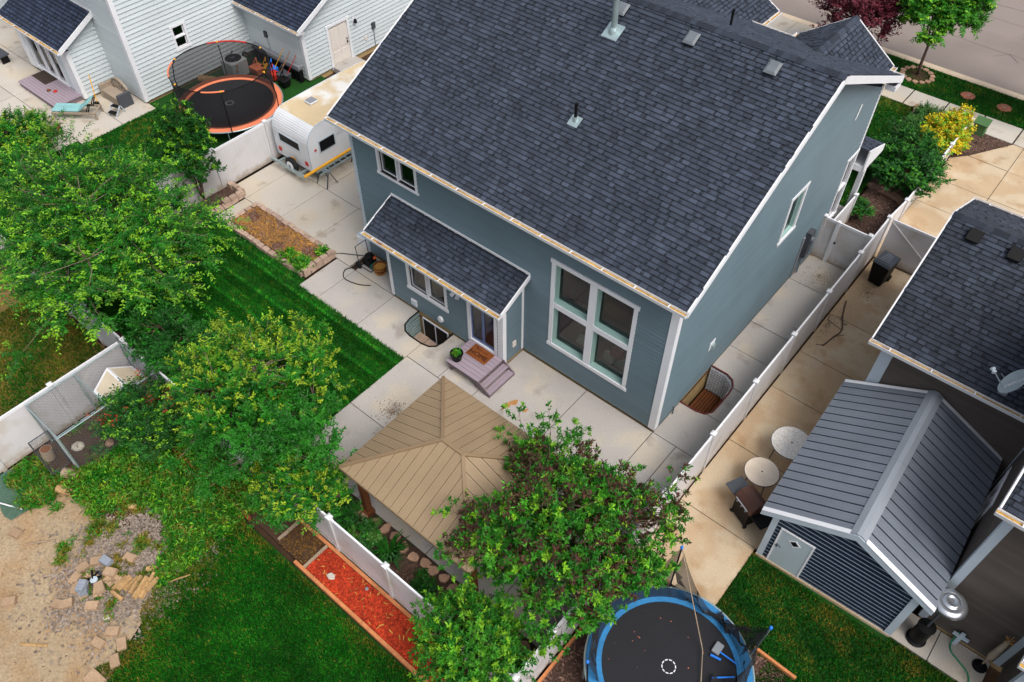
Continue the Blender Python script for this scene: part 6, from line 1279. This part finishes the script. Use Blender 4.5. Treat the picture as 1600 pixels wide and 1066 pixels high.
# chaise lounge
T = thing('chaise_lounge', 'wooden chaise lounge with an aqua cushion on the terrace', 'lounge chair', (-28.9,-2.1,0), R(38))
m = MB()
for yy in (-.33,.33): m.bar((-1.0,yy,.3), (.95,yy,.3), .06, .08)
for xx_ in (-.95,0.,.9): m.bar((xx_,-.3,.3), (xx_,.3,.3), .06, .05)
m.build('frame', wicker, T, local=True)
for xx_ in (-.92,.88):
    for yy in (-.33,.33): m = MB(); m.bar((xx_,yy,.26), (xx_+(.05 if xx_ > 0 else -.05),yy,0), .07, .07); m.build('leg', wicker, T, local=True)
for k in range(4): m = MB(); m.box(-1.0,-.3+k*.15+.005,.345,.2,-.3+(k+1)*.15-.005,.42); m.build('seat_cushion', aqua, T, local=True, bevel=.02)
m = MB(); m.hexa([(.2,-.3,.345),(.8,-.3,.78),(.8,.3,.78),(.2,.3,.345),(.17,-.3,.42),(.75,-.3,.85),(.75,.3,.85),(.17,.3,.42)]); m.build('back_cushion', aqua, T, local=True, bevel=.02)
m = MB()
for yy in (-.28,.28): m.bar((.78,yy,.76), (.5,yy,.3), .04, .04); m.bar((.6,yy,.3), (.84,yy,.76), .04, .04)
m.build('back_prop', black, T, local=True)
# garden bench with arched back
T = thing('garden_bench', 'beige resin bench with an arched fan back against the white house', 'bench', (-28.6,-.35,0))
m = MB(); m.box(-29.3,-.62,.0,-27.95,-.1,.42); m.build('seat_box', beige if False else wicker, T, bevel=.02)
m = MB(); N_ = 14; P = [(-28.62+.68*math.cos(math.pi*i/N_), .42+.52*math.sin(math.pi*i/N_)) for i in range(N_+1)]
for (a, b), (c, d) in zip(P[:-1], P[1:]): m.bar((a,-.04,b), (c,-.04,d), .07, .1, (0,1,0))
for k in range(1,6): t = math.pi*k/6; m.bar((-28.62+.2*math.cos(t),-.04,.42+.15*math.sin(t)), (-28.62+.66*math.cos(t),-.04,.42+.5*math.sin(t)), .05, .07, (0,1,0))
m.bar((-29.3,-.04,.46), (-27.95,-.04,.46), .07, .1); m.build('arched_back', wicker, T)
for x in (-29.34,-27.9): m = MB(); m.box(x-.06,-.66,0,x+.06,-.02,.66); m.build('arm', dgrey if x > -28.5 else wicker, T, bevel=.02)
T = thing('step_stool', 'small grey step stool in front of the beige bench', 'stool', (-27.75,-.95,0), R(15))
for z, yy in ((.18,-.2),(.36,.05)): m = MB(); m.box(-.2,yy-.1,z-.02,.2,yy+.1,z); m.build('tread', black, T, local=True)
for xx_ in (-.22,.22): m = MB(); m.bar((xx_,-.3,0), (xx_,.1,.4), .03, .04); m.bar((xx_,.3,0), (xx_,.1,.4), .03, .04); m.build('side_rail', ltgrey, T, local=True)
m = MB(); m.tube([(-29.0,-1.15,.0),(-29.25,-.9,1.3)], .02, 6); o = m.build('broom', yellow, None, (-29,-1.15,0)); tag(o, 'yellow handled broom leaning on the white house corner', 'broom'); q = MB(); q.box(-29.1,-1.25,0,-28.9,-1.08,.16); q.build('brush_head', black, o)
T = thing('fire_basket', 'brown square lantern box on the terrace edge by the shrub', 'fire pit', (-28.4,-3.6,0))
for dx in (-.27,.27):
    for dy in (-.27,.27): m = MB(); m.box(-28.4+dx-.03,-3.6+dy-.03,0,-28.4+dx+.03,-3.6+dy+.03,.55); m.build('leg', woodb, T)
m = MB(); m.box(-28.7,-3.9,.12,-28.1,-3.3,.4); m.build('basin', woodb, T); m = MB(); m.box(-28.74,-3.94,.55,-28.06,-3.26,.59); m.build('lid', wicker, T)
T = thing('picnic_bench', 'dark grey bench cut off by the left edge of the terrace', 'bench', (-36.0,-1.95,0))
m = MB(); m.box(-36.9,-2.2,.4,-35.4,-1.75,.46); m.build('seat', dgrey, T)
for x in (-36.7,-35.6): m = MB(); m.box(x-.04,-2.15,0,x+.04,-1.8,.4); m.build('leg', black, T)
# air conditioner, ladder, stored things by the wing
T = thing('air_conditioner', 'grey outdoor air conditioner unit behind the orange trampoline', 'air conditioner', (-26.3,4.5,0))
m = MB(); m.box(-26.75,4.05,.05,-25.85,4.95,.85); m.build('cabinet', ac_m, T, bevel=.05); m = MB(); m.lathe([(.38,.851),(.38,.87),(.30,.872),(0,.86)], (-26.3,4.5,0), 24); m.build('fan_grille', black, T)
m = MB(); m.lathe([(.1,.875),(.1,.89),(0,.895)], (-26.3,4.5,0), 12); m.build('fan_hub', dgrey, T)
m = MB(); m.tube([(-27.1,3.0,.18),(-26.4,3.4,.18)], .16, 12); o = m.build('log', firewood, None, (-26.8,3.2,0)); tag(o, 'cut log lying against the white house behind the trampoline', 'log')
T = thing('step_ladder', 'small white step ladder leaning by the air conditioner', 'ladder', (-25.7,4.4,0))
for dx in (-.16,.16): m = MB(); m.bar((-25.6+dx,4.0,0), (-25.75+dx,4.35,.9), .03, .05); m.build('rail', ltgrey, T)
for k in range(4): m = MB(); z = .15+k*.2; m.bar((-25.78-.03*k,4.06+.08*k,z), (-25.46-.03*k,4.06+.08*k,z), .04, .03); m.build('rung', woodo, T)
T = thing('storage_rack', 'low black storage rack along the white house wing wall', 'rack', (-25.2,6.0,0))
m = MB(); m.box(-26.9,5.95,.55,-23.5,6.2,.62); m.build('shelf', dgrey, T); m = MB(); m.box(-26.9,6.0,.62,-23.5,6.22,.75); m.build('rail', mgrey, T)
for k in range(14): m = MB(); m.box(-26.8+k*.25,5.96,.0,-26.7+k*.25,6.18,.55); m.build('bracket', black, T)
rng_ = random.Random(4)
junk = [('toy_box','yellow toy box beside the storage rack',yellow,(-25.3,5.5)),('red_wagon','red toy wagon beside the storage rack',red,(-24.6,5.35)),('plastic_bin','black plastic bin beside the camper end of the rack',black,(-23.8,5.3)),('blue_toy','blue plastic toy lying on the junk pile',blueb,(-25.0,5.6)),('bicycle_tire','black tyre leaning on the white house wall',rubber,(-26.6,5.4)),('black_bag','black bag beside the air conditioner',black,(-27.0,4.9)),('orange_cone','orange toy cone behind the trampoline',orange,(-25.6,5.2)),('garden_cart','dark grey garden cart near the storage rack',dgrey,(-24.2,5.6))]
for nm, lb, mt, (jx, jy) in junk:
    T = thing(nm, lb, nm.split('_')[-1], (jx,jy,0)); a = rng_.uniform(.22,.32)
    if 'tire' in nm: m = MB(); m.tube([(jx+.3*math.cos(t), jy+.1*math.cos(t)*.3, .33+.3*math.sin(t)) for t in np.linspace(0,6.28,20)[:-1]], .05, 6, closed=True); m.build('tyre', mt, T)
    else:
        m = MB(); m.hexa([(jx-a*.8,jy-a*.7,.05),(jx+a*.8,jy-a*.7,.05),(jx+a*.8,jy+a*.7,.05),(jx-a*.8,jy+a*.7,.05),(jx-a,jy-a*.9,.4),(jx+a,jy-a*.9,.4),(jx+a,jy+a*.9,.4),(jx-a,jy+a*.9,.4)]); m.build('tub', mt, T, bevel=.03)
        m = MB(); m.tube([(jx-a,jy,.38),(jx-a*.3,jy+.1,.75),(jx+a*.5,jy-.05,.7)], .025, 6); m.build('handle', mt, T)
for k in range(3): m = MB(); x = -25.0+k*.45; m.tube([(x,5.5,.05),(x+.5,6.1,1.3)], .018, 6); o = m.build('garden_tool', [yellow,woodo,red][k], None, (x,5.5,0)); tag(o, ['yellow','wooden','red'][k]+' handled garden tool leaning on the rack', 'tool'); q = MB(); q.box(x-.1,5.42,0,x+.1,5.5,.1); q.build('tool_head', dgrey, o)
# ------------------------------------------------------------------ right neighbour's things
def rtable(label, c, r, mat):
    T = thing('patio_table', label, 'table', (*c,0)); x, y = c; m = MB(); m.lathe([(r,.70),(r+.01,.72),(r,.74),(0,.742)], (x,y,0), 36); m.build('table_top', mat, T); m = MB(); m.tube([(x+(r+.008)*math.cos(2*math.pi*i/36), y+(r+.008)*math.sin(2*math.pi*i/36), .72) for i in range(36)], .014, 5, closed=True); m.build('rim', dgrey, T)
    for k in range(4): t = math.pi/4+k*math.pi/2; m = MB(); m.tube([(x+r*.75*math.cos(t), y+r*.75*math.sin(t), .7), (x+r*.85*math.cos(t), y+r*.85*math.sin(t), 0)], .018, 6); m.build('leg', dgrey, T)
    m = MB(); m.lathe([(.025,.743),(.025,.75),(0,.751)], (x,y,0), 8); m.build('umbrella_hole', black, T)
rtable('round white speckled patio table partly under the shed eave', (3.52,1.78), .58, tabletop); rtable('round tan patio table beside the barbecue grill', (3.33,.34), .48, tabletan)
T = thing('barbecue_grill', 'black barbecue grill with brown lid beside the shed', 'grill', (3.58,-.75,0), R(-25))
m = MB(); m.box(-.3,-.28,.1,.3,.28,.72); m.build('cabinet', black, T, local=True); m = MB(); m.prism([(-.36,-.3,.74),(-.36,.3,.74),(-.36,.28,.95),(-.36,.1,1.06),(-.36,-.12,1.06),(-.36,-.28,.92)], (.72,0,0)); m.build('lid', grillm, T, local=True, bevel=.02)
for s in (-1,1): m = MB(); m.box(s*.38 if s > 0 else -.80, -.28, .72, .80 if s > 0 else -.38, .28, .76); m.build('side_shelf', dgrey if s < 0 else black, T, local=True, bevel=.01)
m = MB(); m.tube([(-.25,-.34,.9),(.25,-.34,.9)], .018, 6); m.build('handle', steel, T, local=True)
for k in range(3): m = MB(); m.tube([(-.18+k*.18,-.30,.8),(-.18+k*.18,-.35,.8)], .03, 8); m.build('knob', mgrey, T, local=True)
for sx in (-.3,.3):
    for sy in (-.25,.25): m = MB(); m.tube([(sx-.03,sy,.06),(sx+.03,sy,.06)], .06, 10); m.build('wheel', rubber, T, local=True)
T = thing('trash_bin', 'black wheeled trash bin with grey lid in the side yard', 'trash bin', (2.5,10.68,0), R(-8))
m = MB(); m.hexa([(-.24,-.28,.04),(.24,-.28,.04),(.24,.28,.04),(-.24,.28,.04),(-.31,-.36,1.0),(.31,-.36,1.0),(.31,.38,1.0),(-.31,.38,1.0)]); m.build('body', black, T, local=True, bevel=.03)
m = MB(); m.hexa([(-.34,-.4,1.0),(.34,-.4,1.0),(.34,.42,1.02),(-.34,.42,1.02),(-.26,-.3,1.1),(.26,-.3,1.1),(.26,.34,1.12),(-.26,.34,1.12)]); l_ = m.build('lid', pm('bin_lid', C(58,64,72), .3, .15, 6, spec=.6), T, local=True, bevel=.02)
m = MB(); 
for k in range(5): m.box(-.2+.02*k,-.22+k*.1,1.121,.2-.02*k,-.18+k*.1,1.128)
m.build('embossing', mgrey, l_, local=True); m = MB(); m.tube([(-.26,.43,.98),(.26,.43,.98)], .02, 6); m.build('handle', black, T, local=True)
for s in (-1,1): m = MB(); m.tube([(s*.22,.32,.12),(s*.29,.32,.12)], .12, 14); m.build('wheel', rubber, T, local=True)
hose('bare dead branch lying on the tan side yard concrete', [(2.4,6.55,.03),(2.5,7.1,.05),(2.58,7.6,.04),(2.3,8.3,.05),(2.1,9.0,.04)], .022, barkd, 'fallen_branch', 'branch')
m = bpy.data.objects['fallen_branch']; q = MB(); q.tube([(2.3,8.2,.05),(2.45,7.9,.05),(2.62,7.95,.04)], .016, 5); q.tube([(2.58,7.6,.05),(2.0,7.75,.04),(1.95,8.05,.03)], .012, 5); q.tube([(2.5,7.2,.04),(2.75,7.45,.04)], .009, 5); q.tube([(2.4,6.6,.03),(2.2,6.45,.03)], .008, 5)
q.build('twig', barkd, m)
# patio heater
T = thing('patio_heater', 'steel topped patio heater with black base behind the shed', 'patio heater', (8.62,-1.05,0))
m = MB(); m.lathe([(.24,0),(.25,.05),(.2,.09),(.2,.7),(.22,.74),(.22,.78),(.06,.8),(0,.8)], (8.62,-1.05,0), 22); m.build('base', black, T, smooth=False)
m = MB(); m.tube([(8.62,-1.05,.8),(8.62,-1.05,1.75)], .03, 10); m.build('pole', dgrey, T); m = MB(); m.lathe([(.08,1.7),(.13,1.78),(.14,2.05),(.1,2.1)], (8.62,-1.05,0), 16); m.build('burner', black, T)
m = MB(); m.lathe([(.42,2.12),(.36,2.2),(.22,2.26),(.21,2.24),(.2,2.27),(.11,2.30),(.1,2.28),(0,2.3)], (8.62,-1.05,0), 32); m.build('reflector', steel, T, smooth=True)
hose('green garden hose trailing over the concrete by the brown house', [(9.33,-.5,.5),(9.33,-.58,.1),(9.42,-.8,.02),(9.7,-.95,.02),(9.95,-1.1,.02),(10.05,-1.4,.02),(10.0,-2.0,.02)], .02, hosem)
T = thing('garden_cross', 'small white wooden cross ornament by the brown house tap', 'ornament', (9.4,-.55,0))
m = MB(); m.box(9.36,-.57,0,9.46,-.53,.62); m.build('upright', ltgrey, T); m = MB(); m.box(9.22,-.575,.38,9.60,-.525,.48); m.build('cross_bar', ltgrey, T)
T = thing('closed_umbrella', 'closed tan patio umbrella standing in a black base', 'umbrella', (10.1,-.72,0))
m = MB(); m.lathe([(.17,0),(.18,.04),(.06,.07),(.04,.22)], (10.1,-.72,0), 18); m.build('base', black, T); m = MB(); m.tube([(10.1,-.72,.1),(10.1,-.72,1.6)], .025, 8); m.build('pole', woodg, T)
m = MB(); m.lathe([(.05,.5),(.09,.7),(.075,1.2),(.05,1.55),(.0,1.68)], (10.1,-.72,0), 10); m.build('canopy', wicker, T); 
for k in range(10): t = k*.63; q = MB(); q.tube([(10.1,-.72,1.6),(10.1+.12*math.cos(t),-.72+.12*math.sin(t),1.62+.05*(k % 3))], .008, 4); q.build('fringe', straw, T)
# border timbers around the blue trampoline bed
for a, b, lb in (((1.97,-3.85),(3.05,-3.85),'orange timber edging at the far end of the trampoline bed'),((2.0,-8.7),(2.0,-3.9),'orange timber edging along the fence by the trampoline'),((5.6,-3.92),(6.75,-3.95),'tan timber edging right of the trampoline')):
    m = MB(); m.bar((*a,.05), (*b,.05), .07, .14); o = m.build('edging_timber', woodo, None, (*a,0)); tag(o, lb, 'timber')
m = MB(); m.face([(2.0,-9,-.015),(6.6,-9,-.015),(6.6,-3.95,-.015),(2.0,-3.85,-.015)]); struct(m.build('trampoline_bed', mulchdg)); chips('bed_mulch', 'dark mulch under the blue trampoline', 'mulch', mulchd, lambda a,b: np.hypot(a-4.22,b+6.12) > 1.5, (2.05,-8.6,6.5,-3.95), 3000, .07, z=-.01, lo=.5, hi=1.9)
# ------------------------------------------------------------------ kennel and dog house
K = thing('dog_kennel', 'chain link dog kennel with open door beside the white fence', 'kennel', (-12.75,-10.6,0))
kx0,kx1,ky0,ky1,kh = -13.66,-11.9,-12.0,-8.93,1.83
def kpost(p, h=kh): m = MB(); m.tube([(*p,0),(*p,h)], .024, 8); m.build('post', galv, K)
for p in ((kx0,ky0),(kx1,ky0),(kx1,ky1),(kx0,ky1),(kx1,-10.5),(kx0,-10.5),(-12.42,ky0)): kpost(p)
def krail(a, b): m = MB(); m.tube([a,b], .02, 6); m.build('rail', galv, K)
for z in (.06,kh): 
    krail((kx0,ky0,z),(kx0,ky1,z)); krail((kx1,ky0,z),(kx1,ky1,z)); krail((kx0,ky1,z),(kx1,ky1,z))
krail((kx0,ky0,kh),(kx1,ky0,kh)); krail((-12.42,ky0,.06),(kx1,ky0,.06)); krail((kx0,-10.5,kh),(kx1,-10.5,kh))
def chainlink(parent, a, b, z0, z1, sp=.075):
    a = Vector((*a,0)); b = Vector((*b,0)); L = (b-a).length; d = (b-a)/L; Hh = z1-z0; V = []; F = []; k = 0; n = Vector((-d.y,d.x,0)); w_ = .0035; s = -Hh
    while s < L:
        for sg in (1,-1):
            s0, s1 = (s, s+Hh); t0 = max(0,-s)/Hh if s < 0 else 0; t1 = min(1,(L-s)/Hh)
            if t1 <= t0: continue
            p = a+d*(s+Hh*t0)+Vector((0,0,z0+Hh*(t0 if sg > 0 else 1-t0))); q = a+d*(s+Hh*t1)+Vector((0,0,z0+Hh*(t1 if sg > 0 else 1-t1))); e = (q-p).normalized().cross(n)*w_
            V += [p-e,p+e,q+e,q-e]; F.append((k,k+1,k+2,k+3)); k += 4
            V += [p-n*w_,p+n*w_,q+n*w_,q-n*w_]; F.append((k,k+1,k+2,k+3)); k += 4
        s += sp
    me = bpy.data.meshes.new('chain_mesh'); o3 = ORG[parent.name]; me.from_pydata([tuple(v-o3) for v in V], [], F); me.materials.append(chain); o = bpy.data.objects.new('chain_mesh', me); COL.objects.link(o); o.parent = parent; o['kind'] = 'stuff'; return o
chainlink(K,(kx1,ky0),(kx1,ky1),.06,kh); chainlink(K,(kx0,ky0),(kx0,ky1),.06,kh); chainlink(K,(-12.42,ky0),(kx1,ky0),.06,kh); chainlink(K,(kx0,ky1),(kx1,ky1),.06,kh)
m = MB(); m.tube([(-12.45,-12.05,.15),(-12.45,-12.05,1.75),(-12.45,-12.6,1.75),(-12.45,-12.6,.15)], .02, 6, closed=True); m.build('kennel_door', dgrey, K); chainlink(K,(-12.45,-12.6),(-12.45,-12.05),.15,1.75)
T = thing('dog_house', 'tan and white resin dog house under the shrub in the kennel', 'dog house', (-12.95,-9.9,0))
dx0,dx1,dy0,dy1 = -13.58,-12.6,-10.32,-8.98; dm = (dy0+dy1)/2; ez, rz_ = .85, 1.38
m = MB(); m.box(dx0+.06,dy0+.06,.0,dx1-.06,dy1-.06,.84); m.prism([(dx0+.06,dy0+.06,.84),(dx0+.06,dm,1.3),(dx0+.06,dy1-.06,.84)], (dx1-dx0-.12,0,0)); m.build('body', white, T)
for s, ys in ((-1,dy0),(1,dy1)): m = MB(); m.hexa([(dx0,ys,ez-.03),(dx1,ys,ez-.03),(dx1,dm,rz_-.03),(dx0,dm,rz_-.03),(dx0,ys,ez+.02),(dx1,ys,ez+.02),(dx1,dm,rz_+.02),(dx0,dm,rz_+.02)]); r_ = m.build('roof_panel', white, T); m = MB(); f_ = lambda a,b: (dx0+(dx1-dx0)*a, ys+(dm-ys)*b, ez+(rz_-ez)*b+.021); m.prism([f_(.1,.12),f_(.9,.12),f_(.9,.92),f_(.1,.92)], (0,0,.02)); m.build('roof_inset', beige, r_)
m = MB(); m.box(-12.7,-9.85,.05,-12.655,-9.45,.6); m.build('doorway', black, T)
# ------------------------------------------------------------------ blocks, fire ring, wood
def pv_mesh(l, w_, h, mat): b = MB(); b.hexa([(-l/2,-w_/2,0),(l/2,-w_/2,0),(l/2,w_/2,0),(-l/2,w_/2,0),(-l/2+.01,-w_/2+.01,h),(l/2-.01,-w_/2+.01,h),(l/2-.01,w_/2-.01,h),(-l/2+.01,w_/2-.01,h)]); return b.mesh('paver', mat)
PV = pv_mesh(.34,.24,.11,blk_tan); PVg = pv_mesh(.32,.22,.14,blk_gry)
loose = [((-11.6,-14.25),.3,'lone brown block on the sand near the green netting'),((-9.85,-15.35),.9,'square tan block on the sand at the left edge'),((-8.8,-14.56),.5,'tan block of the pair left of the fire ring, the lower one'),((-8.53,-12.63),.35,'single tan block on gravel above the firewood'),((-7.09,-14.05),.7,'long tan block, uppermost of the cluster by the lawn edge'),((-7.1,-14.45),.25,'flat pale block on the sand side of the cluster'),((-6.62,-14.08),-.5,'tan block of the cluster closest to the lawn'),((-6.38,-14.43),-.4,'tan block below the cluster by the lawn edge'),((-6.35,-15.0),.1,'large pale block cut off by the bottom edge'),((-8.1,-14.02),.75,'tan block just below the fire ring')]
for (x, y), a, lb in loose:
    o = bpy.data.objects.new('paver_block', PV); COL.objects.link(o); o.location = (x,y,-.03); o.rotation_euler = (0,0,a); tag(o, lb, 'block', 'loose tan blocks on the sand'); 
    if 'large' in lb: o.scale = (1.5,1.5,1)
o = bpy.data.objects.new('paver_block', PV); COL.objects.link(o); o.location = (-8.65,-14.42,.0); o.rotation_euler = (.15,0,1.0); tag(o, 'tan block leaning on its pair left of the fire ring', 'block', 'loose tan blocks on the sand')
T = thing('fire_ring', 'ring of stacked tan and grey blocks around cold ashes', 'fire ring', (-8.7,-13.6,0))
for k, ((x, y), a, z, g_) in enumerate([((-9.13,-13.25),.9,0,0),((-8.86,-13.08),.4,0,0),((-8.84,-13.1),.2,.13,1),((-9.25,-13.6),1.5,0,0),((-9.12,-13.9),1.9,0,0),((-8.86,-14.02),2.4,0,0),((-8.6,-13.98),2.8,0,0),((-8.6,-13.92),2.6,.11,1),((-8.62,-13.9),2.2,.24,1),((-8.33,-13.7),-.6,0,0),((-8.32,-13.62),-.3,.11,0),((-8.35,-13.35),.1,0,0),((-8.5,-13.2),.5,.1,0),((-8.2,-13.2),.3,0,0),((-8.84,-13.58),.2,.0,0)]):
    inst(PVg if g_ else PV, 'block', T, (x,y,-.03+z), Matrix.Rotation(a,3,'Z').to_quaternion())
m = MB(); m.lathe([(.36,-.02),(.25,.0),(0,.02)], (-8.72,-13.6,0), 14); m.build('ash_bed', dgrey, T)
for k in range(4): m = MB(); a = k*.9; m.tube([(-8.72-.2*math.cos(a),-13.58-.2*math.sin(a),.04+.03*k),(-8.72+.2*math.cos(a),-13.58+.2*math.sin(a),.07+.03*k)], .03, 6); m.build('charred_log', black, T)
m = MB(); m.lathe([(.09,.1),(.1,.16),(.0,.17)], (-8.62,-13.6,0), 10); m.build('tin_can', ltgrey, T)
wood = [((-7.9,-12.52),(-7.59,-12.17),'single split log lying above the firewood heap'),((-8.06,-13.43),(-8.09,-12.98),'split log at the left end of the firewood heap nearest the ring'),((-7.95,-13.35),(-7.98,-12.92),'second split log from the fire ring in the firewood heap'),((-7.84,-13.24),(-7.86,-12.79),'grey split log in the middle of the firewood heap'),((-7.63,-13.2),(-7.8,-12.73),'pale split log right of the grey one in the heap'),((-7.41,-13.22),(-7.63,-12.65),'long orange split log in the firewood heap'),((-7.32,-13.1),(-7.62,-12.45),'topmost long split log of the firewood heap'),((-7.38,-12.88),(-7.41,-12.47),'orange split log at the right end of the firewood heap'),((-7.99,-13.47),(-7.59,-13.42),'grey split log lying crosswise in front of the heap')]
for k, (a, b, lb) in enumerate(wood):
    rr = random.Random(k); z = .02+.04*(k % 3); a = Vector((*a,z)); b = Vector((*b,z+.03)); d = (b-a).normalized(); n_ = d.cross(Vector((0,0,1))).normalized(); r = rr.uniform(.055,.08); m = MB()
    pr = [n_*r+Vector((0,0,-.03)), n_*r*.6+Vector((0,0,r)), n_*-r*.5+Vector((0,0,r*.9)), n_*-r+Vector((0,0,-.02))]; m.prism([a+p for p in pr], b-a); o = m.build('split_log', firewood, None, tuple((a+b)/2)); tag(o, lb, 'log', 'split firewood beside the fire ring')
def logx(label, a, b, r, mat=firewood):
    m = MB(); m.tube([a, tuple((Vector(a)+Vector(b))/2), b], [r,r*1.04,r*.97], 14); o = m.build('log', mat, None, a); tag(o, label, 'log', 'cut logs by the kennel'); q = MB(); d = (Vector(b)-Vector(a)).normalized(); q.tube([Vector(b)+d*.001, Vector(b)+d*.004], r*.85, 12); q.build('cut_face', woodb, o)
logx('round cut log beside the kennel door post', (-12.3,-12.35,.12), (-11.85,-12.15,.12), .15, woodg); logx('pale cut log on the sand below the kennel', (-11.95,-12.75,.1), (-11.5,-12.55,.1), .12); logx('upright grey stump inside the kennel entrance', (-13.2,-12.35,.0), (-13.2,-12.3,.4), .17, woodg)
logx('short orange log piece on the weeds', (-9.9,-11.75,.06), (-9.72,-11.6,.06), .08)
def stick(label, pts, r=.018, mat=woodg): m = MB(); m.tube(pts, r, 5); o = m.build('stick', mat, None, tuple(pts[0])); tag(o, label, 'stick')
stick('long curved stick running from the firewood to the lawn', [(-7.29,-12.65,.02),(-7.1,-12.3,.04),(-6.88,-11.87,.02)], .02, firewood); stick('pale straight board lying on the sand', [(-8.6,-15.73,0),(-8.04,-15.31,.0)], .035, firewood); stick('thin brown stick on the sand near the lone block', [(-11.08,-14.25,0),(-10.8,-13.9,.02),(-10.57,-13.66,0)]); stick('short stick leaning on the gravel near the weeds', [(-8.26,-11.62,0),(-8.39,-11.3,.05)]); stick('white pole lying on the green netting', [(-13.6,-14.4,.02),(-12.15,-13.75,.03)], .02, white)
m = MB(); V = [[(-13.7+i*.28, -14.1+j*.24+.1*math.sin(i), .02+.05*math.sin(i*1.3+j)) for j in range(5)] for i in range(7)]
for i in range(6):
    for j in range(4):
        if (i+j) < 8: m.face([V[i][j],V[i+1][j],V[i+1][j+1],V[i][j+1]])
o = m.build('garden_netting', greennet, None, (-12.9,-13.6,0), smooth=True); tag(o, 'crumpled green garden netting on the sand at the left edge', 'netting')
palestone = pm('pale_stone', C(186,178,164), .9, .12, 4, fine=.1)
for k, (x, y, r, lb) in enumerate([(-8.9,-12.0,.1,'rounded tan rock on the gravel near the weeds'),(-7.55,-13.95,.09,'white rock on the gravel below the fire ring'),(-8.0,-11.2,.09,'pale rock at the top of the gravel'),(-7.6,-11.0,.1,'white rock beside the weeds near the red timbers'),(-9.3,-16.1,.12,'white rock on the sand at the bottom left'),(-12.9,-11.6,.2,'flat pale stone on the kennel dirt'),(-12.3,-10.9,.16,'grey stone lying inside the kennel')]):
    rr = random.Random(k+5); m = MB(); n_ = 9; m.lathe([(r*.6,0),(r,r*.25),(r*.8,r*.55),(0,r*.7)], (x,y,-.03), n_); m.v = [(a+rr.uniform(-.15,.15)*r, b+rr.uniform(-.15,.15)*r, c) for a, b, c in m.v]; o = m.build('rock', palestone if 'white' in lb or 'pale' in lb else stone, None, (x,y,-.03), smooth=True); tag(o, lb, 'rock')
# rust stain, dirt marks on the patio
dirtm = pm('dirt_mark', C(122,104,88), .95, .2, 4)
def blotch(name, label, c, r, k, mat, seed, sq=1.):
    rr = random.Random(seed); m = MB()
    for i in range(k):
        a = rr.uniform(0,6.28); d = abs(rr.gauss(0,r)); s = rr.uniform(.006,.022); x, y = c[0]+d*math.cos(a), c[1]+d*math.sin(a)*sq; n_ = 6; m.face([(x+s*math.cos(2*math.pi*j/n_)*rr.uniform(.6,1.4), y+s*math.sin(2*math.pi*j/n_)*rr.uniform(.6,1.4), .0045+.00002*i) for j in range(n_)])
    o = m.build(name, mat); return stuff(o, label, 'stain')
blotch('soil_marks', 'scattered soil crumbs on the patio left of the gazebo', (-6.6,-4.6), .35, 380, dirtm, 1); blotch('soil_marks', 'dirt spots on the side path by the gate', (.8,9.6), .5, 200, dirtm, 2); blotch('soil_marks', 'dark dirt along the fence on the tan concrete', (2.1,7.6), .4, 260, dirtm, 3, 2.5); blotch('soil_marks', 'dirt spots around the trash bin', (2.5,9.9), .45, 220, dirtm, 4); blotch('soil_marks', 'crumbs of soil beside the bed stones', (-6.0,-6.9), .5, 260, dirtm, 5, .5)
m = MB(); m.face([(x,y,.0048) for x, y in [(-4.06,-2.4),(-4.13,-2.2),(-4.14,-2.08),(-4.07,-1.9),(-3.99,-1.76),(-3.92,-1.72),(-3.85,-1.9),(-3.9,-1.98),(-3.98,-2.0),(-3.95,-2.13),(-4.02,-2.2)]]); m.face([(x,y,.0048) for x, y in [(-3.56,-1.95),(-3.5,-1.8),(-3.45,-1.79),(-3.44,-1.94),(-3.5,-1.99)]]); stuff(m.build('rust_stain', stainm), 'orange rust stain on the patio beside the gazebo', 'stain')
# ------------------------------------------------------------------ street side
T = thing('tree_ring', 'stone edged soil ring around the street tree', 'edging', (-1.8,25.15,0))
m = MB(); m.lathe([(.6,0),(.3,.04),(0,.06)], (-1.8,25.15,-.01), 20); m.build('ring_soil', soil, T)
for k in range(14): t = 2*math.pi*k/14; inst(random.choice(STN), 'stone', T, (-1.8+.68*math.cos(t),25.15+.68*math.sin(t),-.02), Matrix.Rotation(t,3,'Z').to_quaternion(), (.8,1.0,1))
for x, y, lb in ((.66,24.93,'round red brown utility cover nearer the street tree'),(2.27,24.99,'round red brown utility cover nearer the right edge')): m = MB(); m.lathe([(.32,0),(.32,.035),(.27,.045),(0,.05)], (x,y,-.01), 20); o = m.build('utility_cover', lidm, None, (x,y,0)); tag(o, lb, 'utility cover'); q = MB(); q.box(x-.05,y-.015,.04,x+.05,y+.015,.047); q.build('pull_slot', ltgrey, o)
m = MB(); m.hexa([(1.75,22.05,0),(2.3,22.05,0),(2.3,22.55,0),(1.75,22.55,0),(1.78,22.08,.5),(2.27,22.08,.5),(2.27,22.5,.58),(1.78,22.5,.58)]); o = m.build('transformer_box', greenbox, None, (2.0,22.3,0), bevel=.02); tag(o, 'green utility box in the mulch beside the sidewalk', 'utility box'); q = MB(); q.hexa([(1.72,22.02,.501),(2.33,22.02,.501),(2.33,22.55,.585),(1.72,22.55,.585),(1.72,22.02,.54),(2.33,22.02,.54),(2.33,22.55,.63),(1.72,22.55,.63)]); q.build('lid', greenbox, o)
m = MB(); m.lathe([(.1,.35),(.14,.42),(.1,.52),(0,.56)], (.55,21.0,0), 12); m.tube([(.55,21.0,0),(.55,21.0,.36)], .03, 6); o = m.build('garden_globe', ltgrey, None, (.55,21.0,0), smooth=True); tag(o, 'small pale garden globe among the juniper', 'ornament')
